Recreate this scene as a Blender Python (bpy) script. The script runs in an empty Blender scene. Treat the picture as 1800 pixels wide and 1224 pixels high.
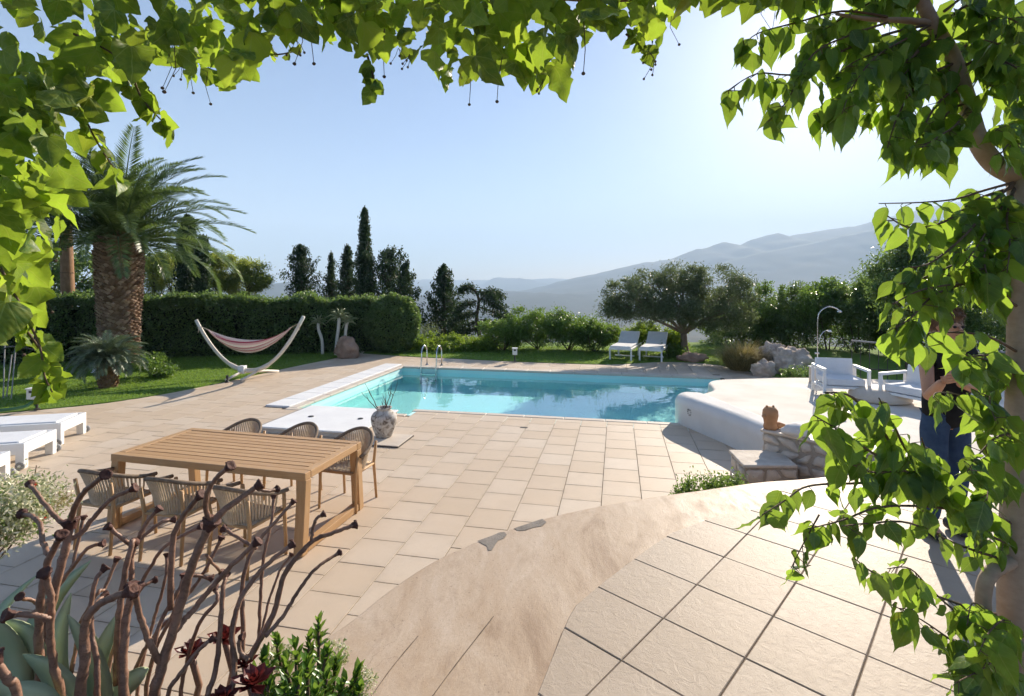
import bpy, bmesh, math, random
import numpy as np
from mathutils import Vector, Matrix, Euler, noise

random.seed(7)
RNG = np.random.default_rng(7)
scene = bpy.context.scene
COL = scene.collection
R = math.radians

# ------------------------------------------------------------------ camera
EYE = 2.5                      # eye height over the pool deck (deck = z 0)
FOC = 900.0                    # focal length in photo pixels (photo is 1800 wide)
HZN = 498.0                    # photo row of the horizon
cam_d = bpy.data.cameras.new('camera')
cam_d.lens = 18.0
cam_d.sensor_width = 36.0
cam_d.shift_y = -(612.0 - HZN) / 1800.0
cam_d.clip_start = 0.05
cam_d.clip_end = 60000
cam = bpy.data.objects.new('camera', cam_d)
cam.location = (0, 0, EYE)
cam.rotation_euler = (R(90), 0, 0)
COL.objects.link(cam)
scene.camera = cam

# ------------------------------------------------------------------ sky, sun, exposure
SUN = Vector((0.624, 1.0, 0.531)).normalized()      # towards the sun
SUN_EL = math.asin(SUN.z)
SUN_AZ = math.atan2(SUN.x, SUN.y)
world = bpy.data.worlds.new('World')
scene.world = world
world.use_nodes = True
wn = world.node_tree.nodes
wl = world.node_tree.links
for n in list(wn):
    wn.remove(n)
w_out = wn.new('ShaderNodeOutputWorld')
w_bg = wn.new('ShaderNodeBackground')
w_sky = wn.new('ShaderNodeTexSky')
w_sky.sky_type = 'NISHITA'
w_sky.sun_disc = False
w_sky.sun_elevation = SUN_EL
w_sky.sun_rotation = SUN_AZ
w_sky.altitude = 200
w_sky.air_density = 1.0
w_sky.dust_density = 0.6
w_sky.ozone_density = 5.0
w_bg.inputs['Strength'].default_value = 0.058
w_tint = wn.new('ShaderNodeMix')
w_tint.data_type = 'RGBA'
w_tint.blend_type = 'MULTIPLY'
w_tint.inputs[0].default_value = 1.0
w_tint.inputs[7].default_value = (1.0, 0.945, 0.97, 1)          # tint over the whole sky: a little less green and blue
wl.new(w_sky.outputs[0], w_tint.inputs[6])
wl.new(w_tint.outputs[2], w_bg.inputs[0])
wl.new(w_bg.outputs[0], w_out.inputs[0])

sun_d = bpy.data.lights.new('sun', 'SUN')
sun_d.energy = 5.0
sun_d.angle = R(0.55)
sun_d.color = (1.0, 0.88, 0.72)
sun = bpy.data.objects.new('sun', sun_d)
sun.rotation_euler = (-SUN).to_track_quat('-Z', 'Y').to_euler()
sun.location = (20, 30, 40)
COL.objects.link(sun)

scene.view_settings.view_transform = 'Standard'
scene.view_settings.look = 'None'
scene.view_settings.gamma = 1.0
scene.view_settings.use_curve_mapping = False
scene.view_settings.exposure = 1.38
scene.render.engine = 'CYCLES'
cy = scene.cycles
cy.use_denoising = True
cy.max_bounces = 8
cy.diffuse_bounces = 4
cy.glossy_bounces = 4
cy.transmission_bounces = 6
cy.transparent_max_bounces = 12
cy.volume_bounces = 2
cy.use_adaptive_sampling = True
cy.adaptive_threshold = 0.03
cy.caustics_reflective = False
cy.caustics_refractive = False

# ------------------------------------------------------------------ places
def gp(x, y, z=0.0):
    """photo pixel on the horizontal plane z -> world point"""
    d = FOC * (EYE - z) / (y - HZN)
    return Vector(((x - 900.0) / FOC * d, d, z))

def at(x, y, d):
    """photo pixel at distance d"""
    return Vector(((x - 900.0) / FOC * d, d, EYE + (HZN - y) / FOC * d))

DA = R(11.6)                                       # the pool and its paving are turned by this
CA, SA = math.cos(DA), math.sin(DA)
def D(u, v, z=0.0):
    return Vector((u * CA + v * SA, -u * SA + v * CA, z))
def UV(p):
    return (p[0] * CA - p[1] * SA, p[0] * SA + p[1] * CA)

# ------------------------------------------------------------------ materials
def _nt(name):
    m = bpy.data.materials.new(name)
    m.use_nodes = True
    nt = m.node_tree
    for n in list(nt.nodes):
        nt.nodes.remove(n)
    out = nt.nodes.new('ShaderNodeOutputMaterial')
    return m, nt, out

def nd(nt, typ, **kw):
    n = nt.nodes.new(typ)
    for k, v in kw.items():
        if k in ('blend_type', 'operation', 'data_type', 'attribute_name', 'noise_dimensions', 'distance', 'feature', 'wave_type', 'bands_direction', 'interpolation'):
            setattr(n, k, v)
        else:
            n.inputs[k].default_value = v
    return n

def ramp(nt, stops, fac=None):
    n = nt.nodes.new('ShaderNodeValToRGB')
    e = n.color_ramp.elements
    while len(e) < len(stops):
        e.new(0.5)
    for i, (p, c) in enumerate(stops):
        e[i].position = p
        e[i].color = (c[0], c[1], c[2], 1) if not isinstance(c, (int, float)) else (c, c, c, 1)
    if fac is not None:
        nt.links.new(fac, n.inputs[0])
    return n

def mixc(nt, fac, a, b, mode='MIX'):
    n = nt.nodes.new('ShaderNodeMix')
    n.data_type = 'RGBA'
    n.blend_type = mode
    for sock, val in ((n.inputs[0], fac), (n.inputs[6], a), (n.inputs[7], b)):
        if hasattr(val, 'is_output'):
            nt.links.new(val, sock)
        else:
            sock.default_value = val if isinstance(val, (int, float)) else (val[0], val[1], val[2], 1)
    return n.outputs[2]

def math_n(nt, op, a, b=None):
    n = nt.nodes.new('ShaderNodeMath')
    n.operation = op
    for i, v in enumerate((a, b)):
        if v is None:
            continue
        if hasattr(v, 'is_output'):
            nt.links.new(v, n.inputs[i])
        else:
            n.inputs[i].default_value = v
    return n.outputs[0]

def coords(nt, kind='Object'):
    return nt.nodes.new('ShaderNodeTexCoord').outputs[kind]

def worldpos(nt):
    return nt.nodes.new('ShaderNodeNewGeometry').outputs['Position']

def noise_n(nt, vec, scale, detail=4, rough=0.55, dist=0.0):
    n = nt.nodes.new('ShaderNodeTexNoise')
    n.inputs['Scale'].default_value = scale
    n.inputs['Detail'].default_value = detail
    n.inputs['Roughness'].default_value = rough
    n.inputs['Distortion'].default_value = dist
    nt.links.new(vec, n.inputs['Vector'])
    return n.outputs['Fac']

def mapping(nt, vec, scale=(1, 1, 1), rot=(0, 0, 0)):
    n = nt.nodes.new('ShaderNodeMapping')
    n.inputs['Scale'].default_value = scale
    n.inputs['Rotation'].default_value = rot
    nt.links.new(vec, n.inputs['Vector'])
    return n.outputs[0]

def bump_n(nt, h, strength=0.3, dist=0.01):
    n = nt.nodes.new('ShaderNodeBump')
    n.inputs['Strength'].default_value = strength
    n.inputs['Distance'].default_value = dist
    nt.links.new(h, n.inputs['Height'])
    return n.outputs[0]

def princ(nt, col, rough=0.6, spec=0.5, metal=0.0, normal=None):
    b = nt.nodes.new('ShaderNodeBsdfPrincipled')
    for k, v in (('Base Color', col), ('Roughness', rough), ('Metallic', metal), ('Specular IOR Level', spec)):
        if hasattr(v, 'is_output'):
            nt.links.new(v, b.inputs[k])
        else:
            b.inputs[k].default_value = v if isinstance(v, (int, float)) else (v[0], v[1], v[2], 1)
    if normal is not None:
        nt.links.new(normal, b.inputs['Normal'])
    return b

def mat_plain(name, c0, c1, scale=6.0, rough=0.6, spec=0.4, metal=0.0, bump=0.15, bscale=None, bdist=0.01, use_world=False, detail=5):
    """two close tones mottled by noise, with fine relief"""
    m, nt, out = _nt(name)
    v = worldpos(nt) if use_world else coords(nt)
    f = noise_n(nt, v, scale, detail)
    r = ramp(nt, [(0.3, c0), (0.7, c1)], f)
    h = noise_n(nt, v, bscale or scale * 6, 4)
    b = princ(nt, r.outputs[0], rough, spec, metal, bump_n(nt, h, bump, bdist))
    nt.links.new(b.outputs[0], out.inputs[0])
    return m

def attr(nt, name):
    n = nt.nodes.new('ShaderNodeAttribute')
    n.attribute_name = name
    return n.outputs['Fac']

def var_value(nt):
    """a random number per object and per piece"""
    o = nt.nodes.new('ShaderNodeObjectInfo')
    s = math_n(nt, 'ADD', o.outputs['Random'], attr(nt, 'var'))
    return math_n(nt, 'FRACT', s)

def mat_leaf(name, stops, trans=0.35, tcol=(0.30, 0.42, 0.04), rough=0.45, spec=0.35, veins=False, palmate=False):
    m, nt, out = _nt(name)
    v = var_value(nt)
    r = ramp(nt, stops, v)
    col = r.outputs[0]
    tc = mixc(nt, 0.55, col, tcol)
    nrm = None
    if veins:
        lx = math_n(nt, 'ABSOLUTE', attr(nt, 'lx'))
        ly = attr(nt, 'ly')
        mid = math_n(nt, 'LESS_THAN', lx, 0.012)
        ph = math_n(nt, 'SUBTRACT', ly, math_n(nt, 'MULTIPLY', lx, 0.8))
        w = math_n(nt, 'SINE', math_n(nt, 'MULTIPLY', ph, 46.0))
        vein = math_n(nt, 'GREATER_THAN', w, 0.93)
        vv = math_n(nt, 'MAXIMUM', mid, math_n(nt, 'MULTIPLY', vein, 0.45))
        if palmate:
            ang = math_n(nt, 'ARCTAN2', lx, math_n(nt, 'ADD', ly, 0.03))
            rad = math_n(nt, 'ADD', lx, math_n(nt, 'ABSOLUTE', ly))
            vv = math_n(nt, 'MULTIPLY', vein, 0.25)
            for k_ in (0.0, 0.62, 1.3):
                dd_ = math_n(nt, 'MULTIPLY', math_n(nt, 'ABSOLUTE', math_n(nt, 'SUBTRACT', ang, k_)), rad)
                vv = math_n(nt, 'MAXIMUM', vv, math_n(nt, 'LESS_THAN', dd_, 0.014))
        mott = noise_n(nt, coords(nt), 5.0, 4)
        col = mixc(nt, ramp(nt, [(0.4, 0.0), (0.7, 0.5)], mott).outputs[0], col, [min(1, x * 1.6) for x in stops[-1][1]])
        col = mixc(nt, math_n(nt, 'MULTIPLY', vv, 0.5), col, (0.34, 0.42, 0.12))
        pos = coords(nt)
        spot = noise_n(nt, pos, 14.0, 3)
        sp = ramp(nt, [(0.66, 0.0), (0.76, 0.6)], spot)
        tc = mixc(nt, sp.outputs[0], tc, (0.42, 0.40, 0.06))
        tc = mixc(nt, math_n(nt, 'MULTIPLY', vv, 0.4), tc, (0.30, 0.36, 0.05))
        nrm = bump_n(nt, w, 0.12, 0.002)
    b = princ(nt, col, rough, spec, 0.0, nrm)
    t = nt.nodes.new('ShaderNodeBsdfTranslucent')
    nt.links.new(tc, t.inputs[0])
    ms = nt.nodes.new('ShaderNodeMixShader')
    ms.inputs[0].default_value = trans
    if veins:
        v2 = math_n(nt, 'FRACT', math_n(nt, 'MULTIPLY', v, 7.31))
        nt.links.new(ramp(nt, [(0.0, trans * 0.45), (0.45, trans * 0.9), (1.0, min(0.85, trans * 1.35))], v2).outputs[0], ms.inputs[0])
    nt.links.new(b.outputs[0], ms.inputs[1])
    nt.links.new(t.outputs[0], ms.inputs[2])
    nt.links.new(ms.outputs[0], out.inputs[0])
    return m

def mat_bark(name, c0, c1, zscale=0.25, scale=30, bump=0.6, rough=0.85):
    m, nt, out = _nt(name)
    v = mapping(nt, coords(nt), (1, 1, zscale))
    f = noise_n(nt, v, scale, 6, 0.65)
    f2 = noise_n(nt, coords(nt), scale * 0.15, 3)
    r = ramp(nt, [(0.3, c0), (0.7, c1)], f)
    col = mixc(nt, math_n(nt, 'MULTIPLY', f2, 0.5), r.outputs[0], [x * 1.25 for x in c1])
    b = princ(nt, col, rough, 0.2, 0, bump_n(nt, f, bump, 0.01))
    nt.links.new(b.outputs[0], out.inputs[0])
    return m

M = {}
def mk_tile(name, c_lo, c_mid, c_hi, scale, bump, rough, spec=0.35):
    m, nt, out = _nt(name)
    v = var_value(nt)
    p = worldpos(nt)
    r = ramp(nt, [(0.0, c_lo), (0.5, c_mid), (1.0, c_hi)], v)
    n1 = noise_n(nt, p, scale, 6, 0.6, 0.6)
    n2 = noise_n(nt, p, scale * 0.22, 3)
    c = mixc(nt, ramp(nt, [(0.35, 0.0), (0.75, 0.35)], n1).outputs[0], r.outputs[0], [x * 0.80 for x in c_mid])
    c = mixc(nt, ramp(nt, [(0.45, 0.0), (0.8, 0.4)], n2).outputs[0], c, [x * y for x, y in zip(c_mid, (0.88, 0.82, 0.74))])
    g = nt.nodes.new('ShaderNodeSeparateXYZ')
    nt.links.new(coords(nt, 'Generated'), g.inputs[0])
    ex = math_n(nt, 'MINIMUM', g.outputs[0], math_n(nt, 'SUBTRACT', 1.0, g.outputs[0]))
    ey = math_n(nt, 'MINIMUM', g.outputs[1], math_n(nt, 'SUBTRACT', 1.0, g.outputs[1]))
    ed = ramp(nt, [(0.0, 0.75), (0.05, 0.28), (0.16, 0.0)], math_n(nt, 'MINIMUM', ex, ey)).outputs[0]
    dn = ramp(nt, [(0.35, 0.05), (0.65, 1.0)], noise_n(nt, p, 7.0, 5, 0.65)).outputs[0]
    c = mixc(nt, math_n(nt, 'MULTIPLY', math_n(nt, 'MULTIPLY', ed, dn), 0.55), c, [x * 0.50 for x in c_mid])
    sp_ = ramp(nt, [(0.70, 0.0), (0.74, 0.45)], noise_n(nt, p, 55.0, 3, 0.6)).outputs[0]
    c = mixc(nt, sp_, c, [x * 0.55 for x in c_mid])
    h = noise_n(nt, mapping(nt, p, (1, 1, 1)), scale * 3.0, 7, 0.68, 1.2)
    b = princ(nt, c, rough, spec, 0, bump_n(nt, h, bump, 0.012))
    nt.links.new(b.outputs[0], out.inputs[0])
    return m

M['tile'] = mk_tile('deck_tile_sandstone', (0.54, 0.425, 0.31), (0.58, 0.465, 0.35), (0.60, 0.50, 0.395), 3.0, 0.16, 0.62)
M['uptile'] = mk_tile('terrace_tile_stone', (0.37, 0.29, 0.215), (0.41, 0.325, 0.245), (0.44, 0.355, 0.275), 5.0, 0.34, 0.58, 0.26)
M['joint'] = mat_plain('terrace_joint', (0.13, 0.10, 0.075), (0.21, 0.165, 0.125), 9, 0.95, 0.1, bump=0.4, use_world=True)
M['grout'] = mat_plain('grout', (0.10, 0.08, 0.06), (0.17, 0.135, 0.105), 9, 0.95, 0.1, bump=0.4, use_world=True)

def mk_band():
    m, nt, out = _nt('terrace_screed')
    p = worldpos(nt)
    pm = mapping(nt, p, (1.7, 0.75, 1.0), (0, 0, R(-52)))
    big = noise_n(nt, pm, 1.6, 8, 0.66, 0.5)
    mid = noise_n(nt, pm, 6.0, 8, 0.70, 0.3)
    fine = noise_n(nt, p, 70.0, 5, 0.7)
    c = ramp(nt, [(0.32, (0.31, 0.205, 0.125)), (0.44, (0.45, 0.33, 0.225)), (0.58, (0.50, 0.385, 0.28)), (0.72, (0.58, 0.47, 0.37))], big).outputs[0]
    c = mixc(nt, ramp(nt, [(0.50, 0.0), (0.70, 0.5)], mid).outputs[0], c, (0.33, 0.24, 0.17))
    c = mixc(nt, ramp(nt, [(0.30, 0.28), (0.62, 0.0)], fine).outputs[0], c, (0.28, 0.20, 0.14))
    c = mixc(nt, ramp(nt, [(0.70, 0.0), (0.73, 0.6)], noise_n(nt, p, 42.0, 2, 0.5)).outputs[0], c, (0.16, 0.11, 0.08))
    vo = nt.nodes.new('ShaderNodeTexVoronoi')
    vo.feature = 'DISTANCE_TO_EDGE'
    vo.inputs['Scale'].default_value = 1.6
    wv = nt.nodes.new('ShaderNodeVectorMath'); wv.operation = 'ADD'
    nn_ = nt.nodes.new('ShaderNodeTexNoise'); nn_.inputs['Scale'].default_value = 3.0; nn_.inputs['Detail'].default_value = 6
    nt.links.new(p, nn_.inputs['Vector'])
    nt.links.new(p, wv.inputs[0]); nt.links.new(nn_.outputs['Color'], wv.inputs[1])
    nt.links.new(wv.outputs[0], vo.inputs['Vector'])
    cr = ramp(nt, [(0.0, 0.55), (0.006, 0.0)], vo.outputs['Distance']).outputs[0]
    cr = math_n(nt, 'MULTIPLY', cr, ramp(nt, [(0.48, 0.0), (0.6, 1.0)], noise_n(nt, p, 1.1, 2)).outputs[0])
    c = mixc(nt, cr, c, (0.14, 0.10, 0.07))
    h = math_n(nt, 'ADD', mid, math_n(nt, 'MULTIPLY', fine, 0.35))
    b = princ(nt, c, ramp(nt, [(0.3, 0.45), (0.7, 0.70)], mid).outputs[0], 0.35, 0, bump_n(nt, h, 0.35, 0.01))
    nt.links.new(b.outputs[0], out.inputs[0])
    return m
M['screed'] = mk_band()
M['mortar'] = mat_plain('grey_mortar', (0.19, 0.17, 0.15), (0.29, 0.255, 0.22), 9, 0.9, 0.15, bump=0.5, use_world=True)
M['plaster'] = mat_plain('white_plaster', (0.66, 0.64, 0.61), (0.74, 0.72, 0.69), 2.2, 0.85, 0.06, bump=0.22, bscale=14, bdist=0.02, use_world=True)
M['white_slab'] = mat_plain('white_slab', (0.72, 0.72, 0.72), (0.80, 0.80, 0.79), 3.0, 0.6, 0.3, bump=0.08, use_world=True)
M['coping'] = mat_plain('pale_coping', (0.55, 0.47, 0.39), (0.63, 0.55, 0.46), 4.0, 0.6, 0.3, bump=0.15, use_world=True)
M['poolwall'] = mat_plain('pool_lining', (0.57, 0.87, 0.85), (0.63, 0.90, 0.88), 1.5, 0.5, 0.3, bump=0.05, use_world=True)
M['black'] = mat_plain('black_plastic', (0.015, 0.015, 0.017), (0.03, 0.03, 0.03), 8, 0.5, 0.4)
M['dark_metal'] = mat_plain('dark_metal', (0.03, 0.03, 0.03), (0.06, 0.055, 0.05), 10, 0.5, 0.4)
M['steel'] = mat_plain('polished_steel', (0.55, 0.55, 0.55), (0.66, 0.66, 0.66), 10, 0.18, 0.5, metal=1.0, bump=0.02)
M['white_metal'] = mat_plain('white_coated_metal', (0.74, 0.74, 0.73), (0.80, 0.80, 0.79), 4, 0.42, 0.4, bump=0.03)
M['white_fabric'] = mat_plain('white_sling_fabric', (0.66, 0.67, 0.69), (0.73, 0.74, 0.75), 6, 0.85, 0.2, bump=0.35, bscale=180, bdist=0.003)
M['grey_plastic'] = mat_plain('grey_plastic', (0.22, 0.22, 0.22), (0.32, 0.32, 0.31), 8, 0.5, 0.4)
M['soil'] = mat_plain('soil', (0.05, 0.035, 0.025), (0.11, 0.08, 0.055), 12, 0.95, 0.1, bump=1.0, use_world=True)
M['stone'] = mat_plain('wall_stone', (0.50, 0.43, 0.36), (0.66, 0.59, 0.51), 7, 0.8, 0.2, bump=0.7, bscale=18, bdist=0.015)
M['wallmortar'] = mat_plain('wall_mortar', (0.36, 0.31, 0.26), (0.44, 0.39, 0.33), 12, 0.92, 0.1, bump=0.6, use_world=True)
M['rock'] = mat_plain('limestone_rock', (0.38, 0.30, 0.24), (0.66, 0.57, 0.49), 4, 0.9, 0.15, bump=1.0, bscale=11, bdist=0.05)
M['red_rock'] = mat_plain('reddish_rock', (0.26, 0.17, 0.12), (0.40, 0.28, 0.21), 4, 0.9, 0.15, bump=0.9, bscale=10, bdist=0.04)
M['terracotta'] = mat_plain('terracotta', (0.38, 0.19, 0.09), (0.50, 0.28, 0.15), 8, 0.8, 0.2, bump=0.4)
M['rope'] = mat_plain('woven_rope', (0.50, 0.40, 0.28), (0.62, 0.51, 0.38), 30, 0.9, 0.15, bump=0.5, bscale=120, bdist=0.004)
M['rope_dark'] = mat_plain('dark_woven_rope', (0.16, 0.12, 0.085), (0.26, 0.20, 0.15), 30, 0.9, 0.15, bump=0.5, bscale=120, bdist=0.004)
M['skin'] = mat_plain('skin', (0.50, 0.27, 0.17), (0.56, 0.32, 0.21), 8, 0.5, 0.35, bump=0.05)
M['hair'] = mat_plain('brown_hair', (0.07, 0.035, 0.016), (0.20, 0.11, 0.05), 40, 0.55, 0.4, bump=0.8, bscale=60)
M['black_cloth'] = mat_plain('black_cloth', (0.010, 0.010, 0.011), (0.022, 0.022, 0.023), 12, 0.9, 0.2, bump=0.4, bscale=25)
M['denim'] = mat_plain('blue_denim', (0.03, 0.055, 0.11), (0.05, 0.085, 0.15), 20, 0.9, 0.2, bump=0.4, bscale=120, bdist=0.003)
M['green_hose'] = mat_plain('green_hose', (0.04, 0.14, 0.06), (0.07, 0.20, 0.09), 8, 0.5, 0.4)
M['frosted'] = mat_plain('frosted_lamp_glass', (0.55, 0.58, 0.56), (0.65, 0.67, 0.65), 8, 0.35, 0.5, bump=0.05)

def mk_wood(name, c0, c1, axis='X'):
    m, nt, out = _nt(name)
    sc = {'X': (1.2, 22, 22), 'Y': (22, 1.2, 22), 'Z': (22, 22, 1.2)}[axis]
    p = coords(nt)
    o = nt.nodes.new('ShaderNodeObjectInfo')
    add = nt.nodes.new('ShaderNodeVectorMath')
    add.operation = 'ADD'
    nt.links.new(p, add.inputs[0])
    nt.links.new(o.outputs['Random'], add.inputs[1])
    v = mapping(nt, add.outputs[0], sc)
    f = noise_n(nt, v, 2.5, 6, 0.6, 0.8)
    g = noise_n(nt, v, 14.0, 3, 0.6)
    c = ramp(nt, [(0.28, c0), (0.72, c1)], f).outputs[0]
    c = mixc(nt, math_n(nt, 'MULTIPLY', o.outputs['Random'], 0.35), c, [x * 0.80 for x in c0])
    b = princ(nt, c, 0.5, 0.35, 0, bump_n(nt, g, 0.18, 0.004))
    nt.links.new(b.outputs[0], out.inputs[0])
    return m
M['wood_x'] = mk_wood('teak_along', (0.44, 0.255, 0.115), (0.56, 0.36, 0.19), 'X')
M['wood_y'] = mk_wood('teak_across', (0.44, 0.255, 0.115), (0.56, 0.36, 0.19), 'Y')
M['wood_z'] = mk_wood('teak_upright', (0.44, 0.255, 0.115), (0.56, 0.36, 0.19), 'Z')
M['pale_wood'] = mk_wood('bleached_wood', (0.60, 0.55, 0.47), (0.74, 0.70, 0.62), 'X')
M['pole_wood'] = mat_bark('brown_pole_bark', (0.16, 0.085, 0.045), (0.32, 0.19, 0.11), 0.5, 9, 0.5)
M['palm_bark'] = mat_bark('palm_trunk_bark', (0.12, 0.065, 0.038), (0.24, 0.145, 0.085), 1.0, 14, 0.8)
M['bark'] = mat_bark('grey_bark', (0.10, 0.075, 0.055), (0.22, 0.17, 0.13), 0.2, 16, 0.9)
M['dark_bark'] = mat_bark('dark_bark', (0.05, 0.035, 0.025), (0.11, 0.08, 0.06), 0.2, 16, 0.9)
M['ficus_bark'] = mat_bark('fig_bark', (0.27, 0.19, 0.13), (0.40, 0.30, 0.215), 1.6, 22, 0.25)
M['twig'] = mat_bark('twig_bark', (0.07, 0.045, 0.028), (0.16, 0.11, 0.07), 0.5, 40, 0.3)
M['aeonium_stem'] = mat_bark('succulent_stem', (0.10, 0.055, 0.038), (0.27, 0.17, 0.12), 2.4, 34, 0.5, 0.42)

G = lambda a, b, c: (a, b, c)
M['vine'] = mat_leaf('vine_leaf', [(0.0, (0.018, 0.06, 0.010)), (0.35, (0.035, 0.10, 0.014)), (0.65, (0.06, 0.15, 0.020)), (0.88, (0.10, 0.20, 0.025)), (1.0, (0.24, 0.25, 0.03))], 0.56, (0.50, 0.68, 0.05), 0.48, 0.35, True, True)
M['fig'] = mat_leaf('fig_leaf', [(0.0, (0.014, 0.055, 0.014)), (0.35, (0.03, 0.09, 0.018)), (0.7, (0.055, 0.14, 0.022)), (1.0, (0.12, 0.22, 0.03))], 0.58, (0.46, 0.66, 0.06), 0.36, 0.5, True)
M['hedge'] = mat_leaf('hedge_leaf', [(0.0, (0.045, 0.09, 0.028)), (0.6, (0.085, 0.15, 0.042)), (1.0, (0.17, 0.24, 0.08))], 0.45, (0.28, 0.42, 0.08), 0.30, 0.6)
M['olive'] = mat_leaf('olive_leaf', [(0.0, (0.055, 0.08, 0.038)), (0.6, (0.095, 0.125, 0.06)), (1.0, (0.17, 0.20, 0.11))], 0.42, (0.24, 0.31, 0.10), 0.40, 0.5)
M['bush'] = mat_leaf('bush_leaf', [(0.0, (0.045, 0.10, 0.022)), (0.6, (0.085, 0.165, 0.034)), (1.0, (0.15, 0.25, 0.05))], 0.45, (0.30, 0.46, 0.06), 0.35, 0.5)
M['lime'] = mat_leaf('lime_leaf', [(0.0, (0.07, 0.13, 0.018)), (0.6, (0.12, 0.21, 0.025)), (1.0, (0.20, 0.30, 0.04))], 0.45, (0.40, 0.55, 0.05), 0.45, 0.35)
M['pine'] = mat_leaf('pine_needle', [(0.0, (0.12, 0.17, 0.035)), (0.6, (0.18, 0.24, 0.05)), (1.0, (0.26, 0.31, 0.08))], 0.55, (0.52, 0.58, 0.10), 0.5, 0.3)
M['cypress'] = mat_leaf('cypress_leaf', [(0.0, (0.020, 0.042, 0.018)), (0.6, (0.036, 0.068, 0.026)), (1.0, (0.065, 0.105, 0.038))], 0.25, (0.10, 0.17, 0.05), 0.55, 0.3)
M['palm'] = mat_leaf('palm_leaflet', [(0.0, (0.045, 0.085, 0.03)), (0.6, (0.075, 0.125, 0.042)), (1.0, (0.15, 0.20, 0.075))], 0.34, (0.24, 0.36, 0.07), 0.35, 0.5)
M['sago'] = mat_leaf('sago_leaflet', [(0.0, (0.09, 0.13, 0.075)), (0.6, (0.14, 0.185, 0.11)), (1.0, (0.24, 0.28, 0.19))], 0.25, (0.18, 0.26, 0.08), 0.4, 0.5)
M['grass'] = mat_leaf('grass_blade', [(0.0, (0.09, 0.18, 0.025)), (0.6, (0.14, 0.25, 0.035)), (1.0, (0.24, 0.31, 0.07))], 0.48, (0.38, 0.55, 0.06), 0.5, 0.3)
M['straw'] = mat_leaf('dry_grass_blade', [(0.0, (0.18, 0.17, 0.06)), (0.6, (0.34, 0.27, 0.11)), (1.0, (0.48, 0.40, 0.20))], 0.35, (0.40, 0.32, 0.10), 0.6, 0.2)
M['variegated'] = mat_leaf('variegated_leaf', [(0.0, (0.12, 0.19, 0.06)), (0.25, (0.25, 0.30, 0.12)), (0.35, (0.62, 0.60, 0.42)), (1.0, (0.76, 0.72, 0.56))], 0.30, (0.45, 0.50, 0.2), 0.5, 0.3)
M['redleaf'] = mat_leaf('dark_red_leaf', [(0.0, (0.05, 0.010, 0.012)), (0.6, (0.10, 0.020, 0.02)), (1.0, (0.16, 0.035, 0.03))], 0.25, (0.30, 0.04, 0.03), 0.35, 0.45)
M['red'] = mat_leaf('red_petal', [(0.0, (0.50, 0.03, 0.02)), (1.0, (0.65, 0.08, 0.05))], 0.3, (0.7, 0.05, 0.03), 0.5, 0.3)
M['shrub'] = mat_leaf('succulent_shrub_leaf', [(0.0, (0.05, 0.13, 0.02)), (0.6, (0.09, 0.21, 0.03)), (1.0, (0.18, 0.31, 0.05))], 0.40, (0.35, 0.50, 0.06), 0.3, 0.5)
M['aloe'] = mat_leaf('aloe_leaf', [(0.0, (0.22, 0.26, 0.12)), (1.0, (0.32, 0.35, 0.18))], 0.2, (0.3, 0.35, 0.1), 0.45, 0.4)
def mk_stem():
    m, nt, out = _nt('succulent_stem')
    p = coords(nt)
    ly = attr(nt, 'ly')
    f = noise_n(nt, p, 26, 6, 0.68)
    f2 = noise_n(nt, p, 6, 3)
    ring = math_n(nt, 'SINE', math_n(nt, 'ADD', math_n(nt, 'MULTIPLY', ly, 230.0), math_n(nt, 'MULTIPLY', f, 26.0)))
    c = ramp(nt, [(0.3, (0.11, 0.048, 0.028)), (0.7, (0.30, 0.165, 0.105))], f).outputs[0]
    c = mixc(nt, ramp(nt, [(0.4, 0.0), (0.7, 0.6)], f2).outputs[0], c, (0.42, 0.25, 0.175))
    c = mixc(nt, ramp(nt, [(0.80, 0.0), (0.98, 0.4)], ring).outputs[0], c, (0.05, 0.028, 0.02))
    h = math_n(nt, 'ADD', math_n(nt, 'MULTIPLY', ring, -0.14), f)
    b = princ(nt, c, 0.46, 0.45, 0, bump_n(nt, h, 0.5, 0.004))
    nt.links.new(b.outputs[0], out.inputs[0])
    return m
M['aeonium_stem'] = mk_stem()
M['paving'] = mat_plain('pale_platform_paving', (0.56, 0.51, 0.45), (0.72, 0.67, 0.61), 1.6, 0.8, 0.12, bump=0.4, bscale=22, use_world=True, detail=8)
M['agave'] = mat_plain('agave_leaf', (0.32, 0.40, 0.22), (0.48, 0.54, 0.35), 4, 0.4, 0.45, bump=0.08)
M['dried'] = mat_plain('withered_rosette', (0.055, 0.022, 0.018), (0.13, 0.06, 0.045), 25, 0.7, 0.25, bump=0.6, bscale=60)

# ------------------------------------------------------------------ mesh helpers
def tag(o, label=None, cat=None, group=None, kind=None):
    if label: o['label'] = label
    if cat: o['category'] = cat
    if group: o['group'] = group
    if kind: o['kind'] = kind
    return o

def empty(name, loc=(0, 0, 0), rz=0.0):
    o = bpy.data.objects.new(name, None)
    o.empty_display_size = 0.2
    o.location = loc
    o.rotation_euler = (0, 0, rz)
    COL.objects.link(o)
    return o

def link_mesh(name, me, parent=None):
    o = bpy.data.objects.new(name, me)
    COL.objects.link(o)
    if parent is not None:
        o.parent = parent
    return o

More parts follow.
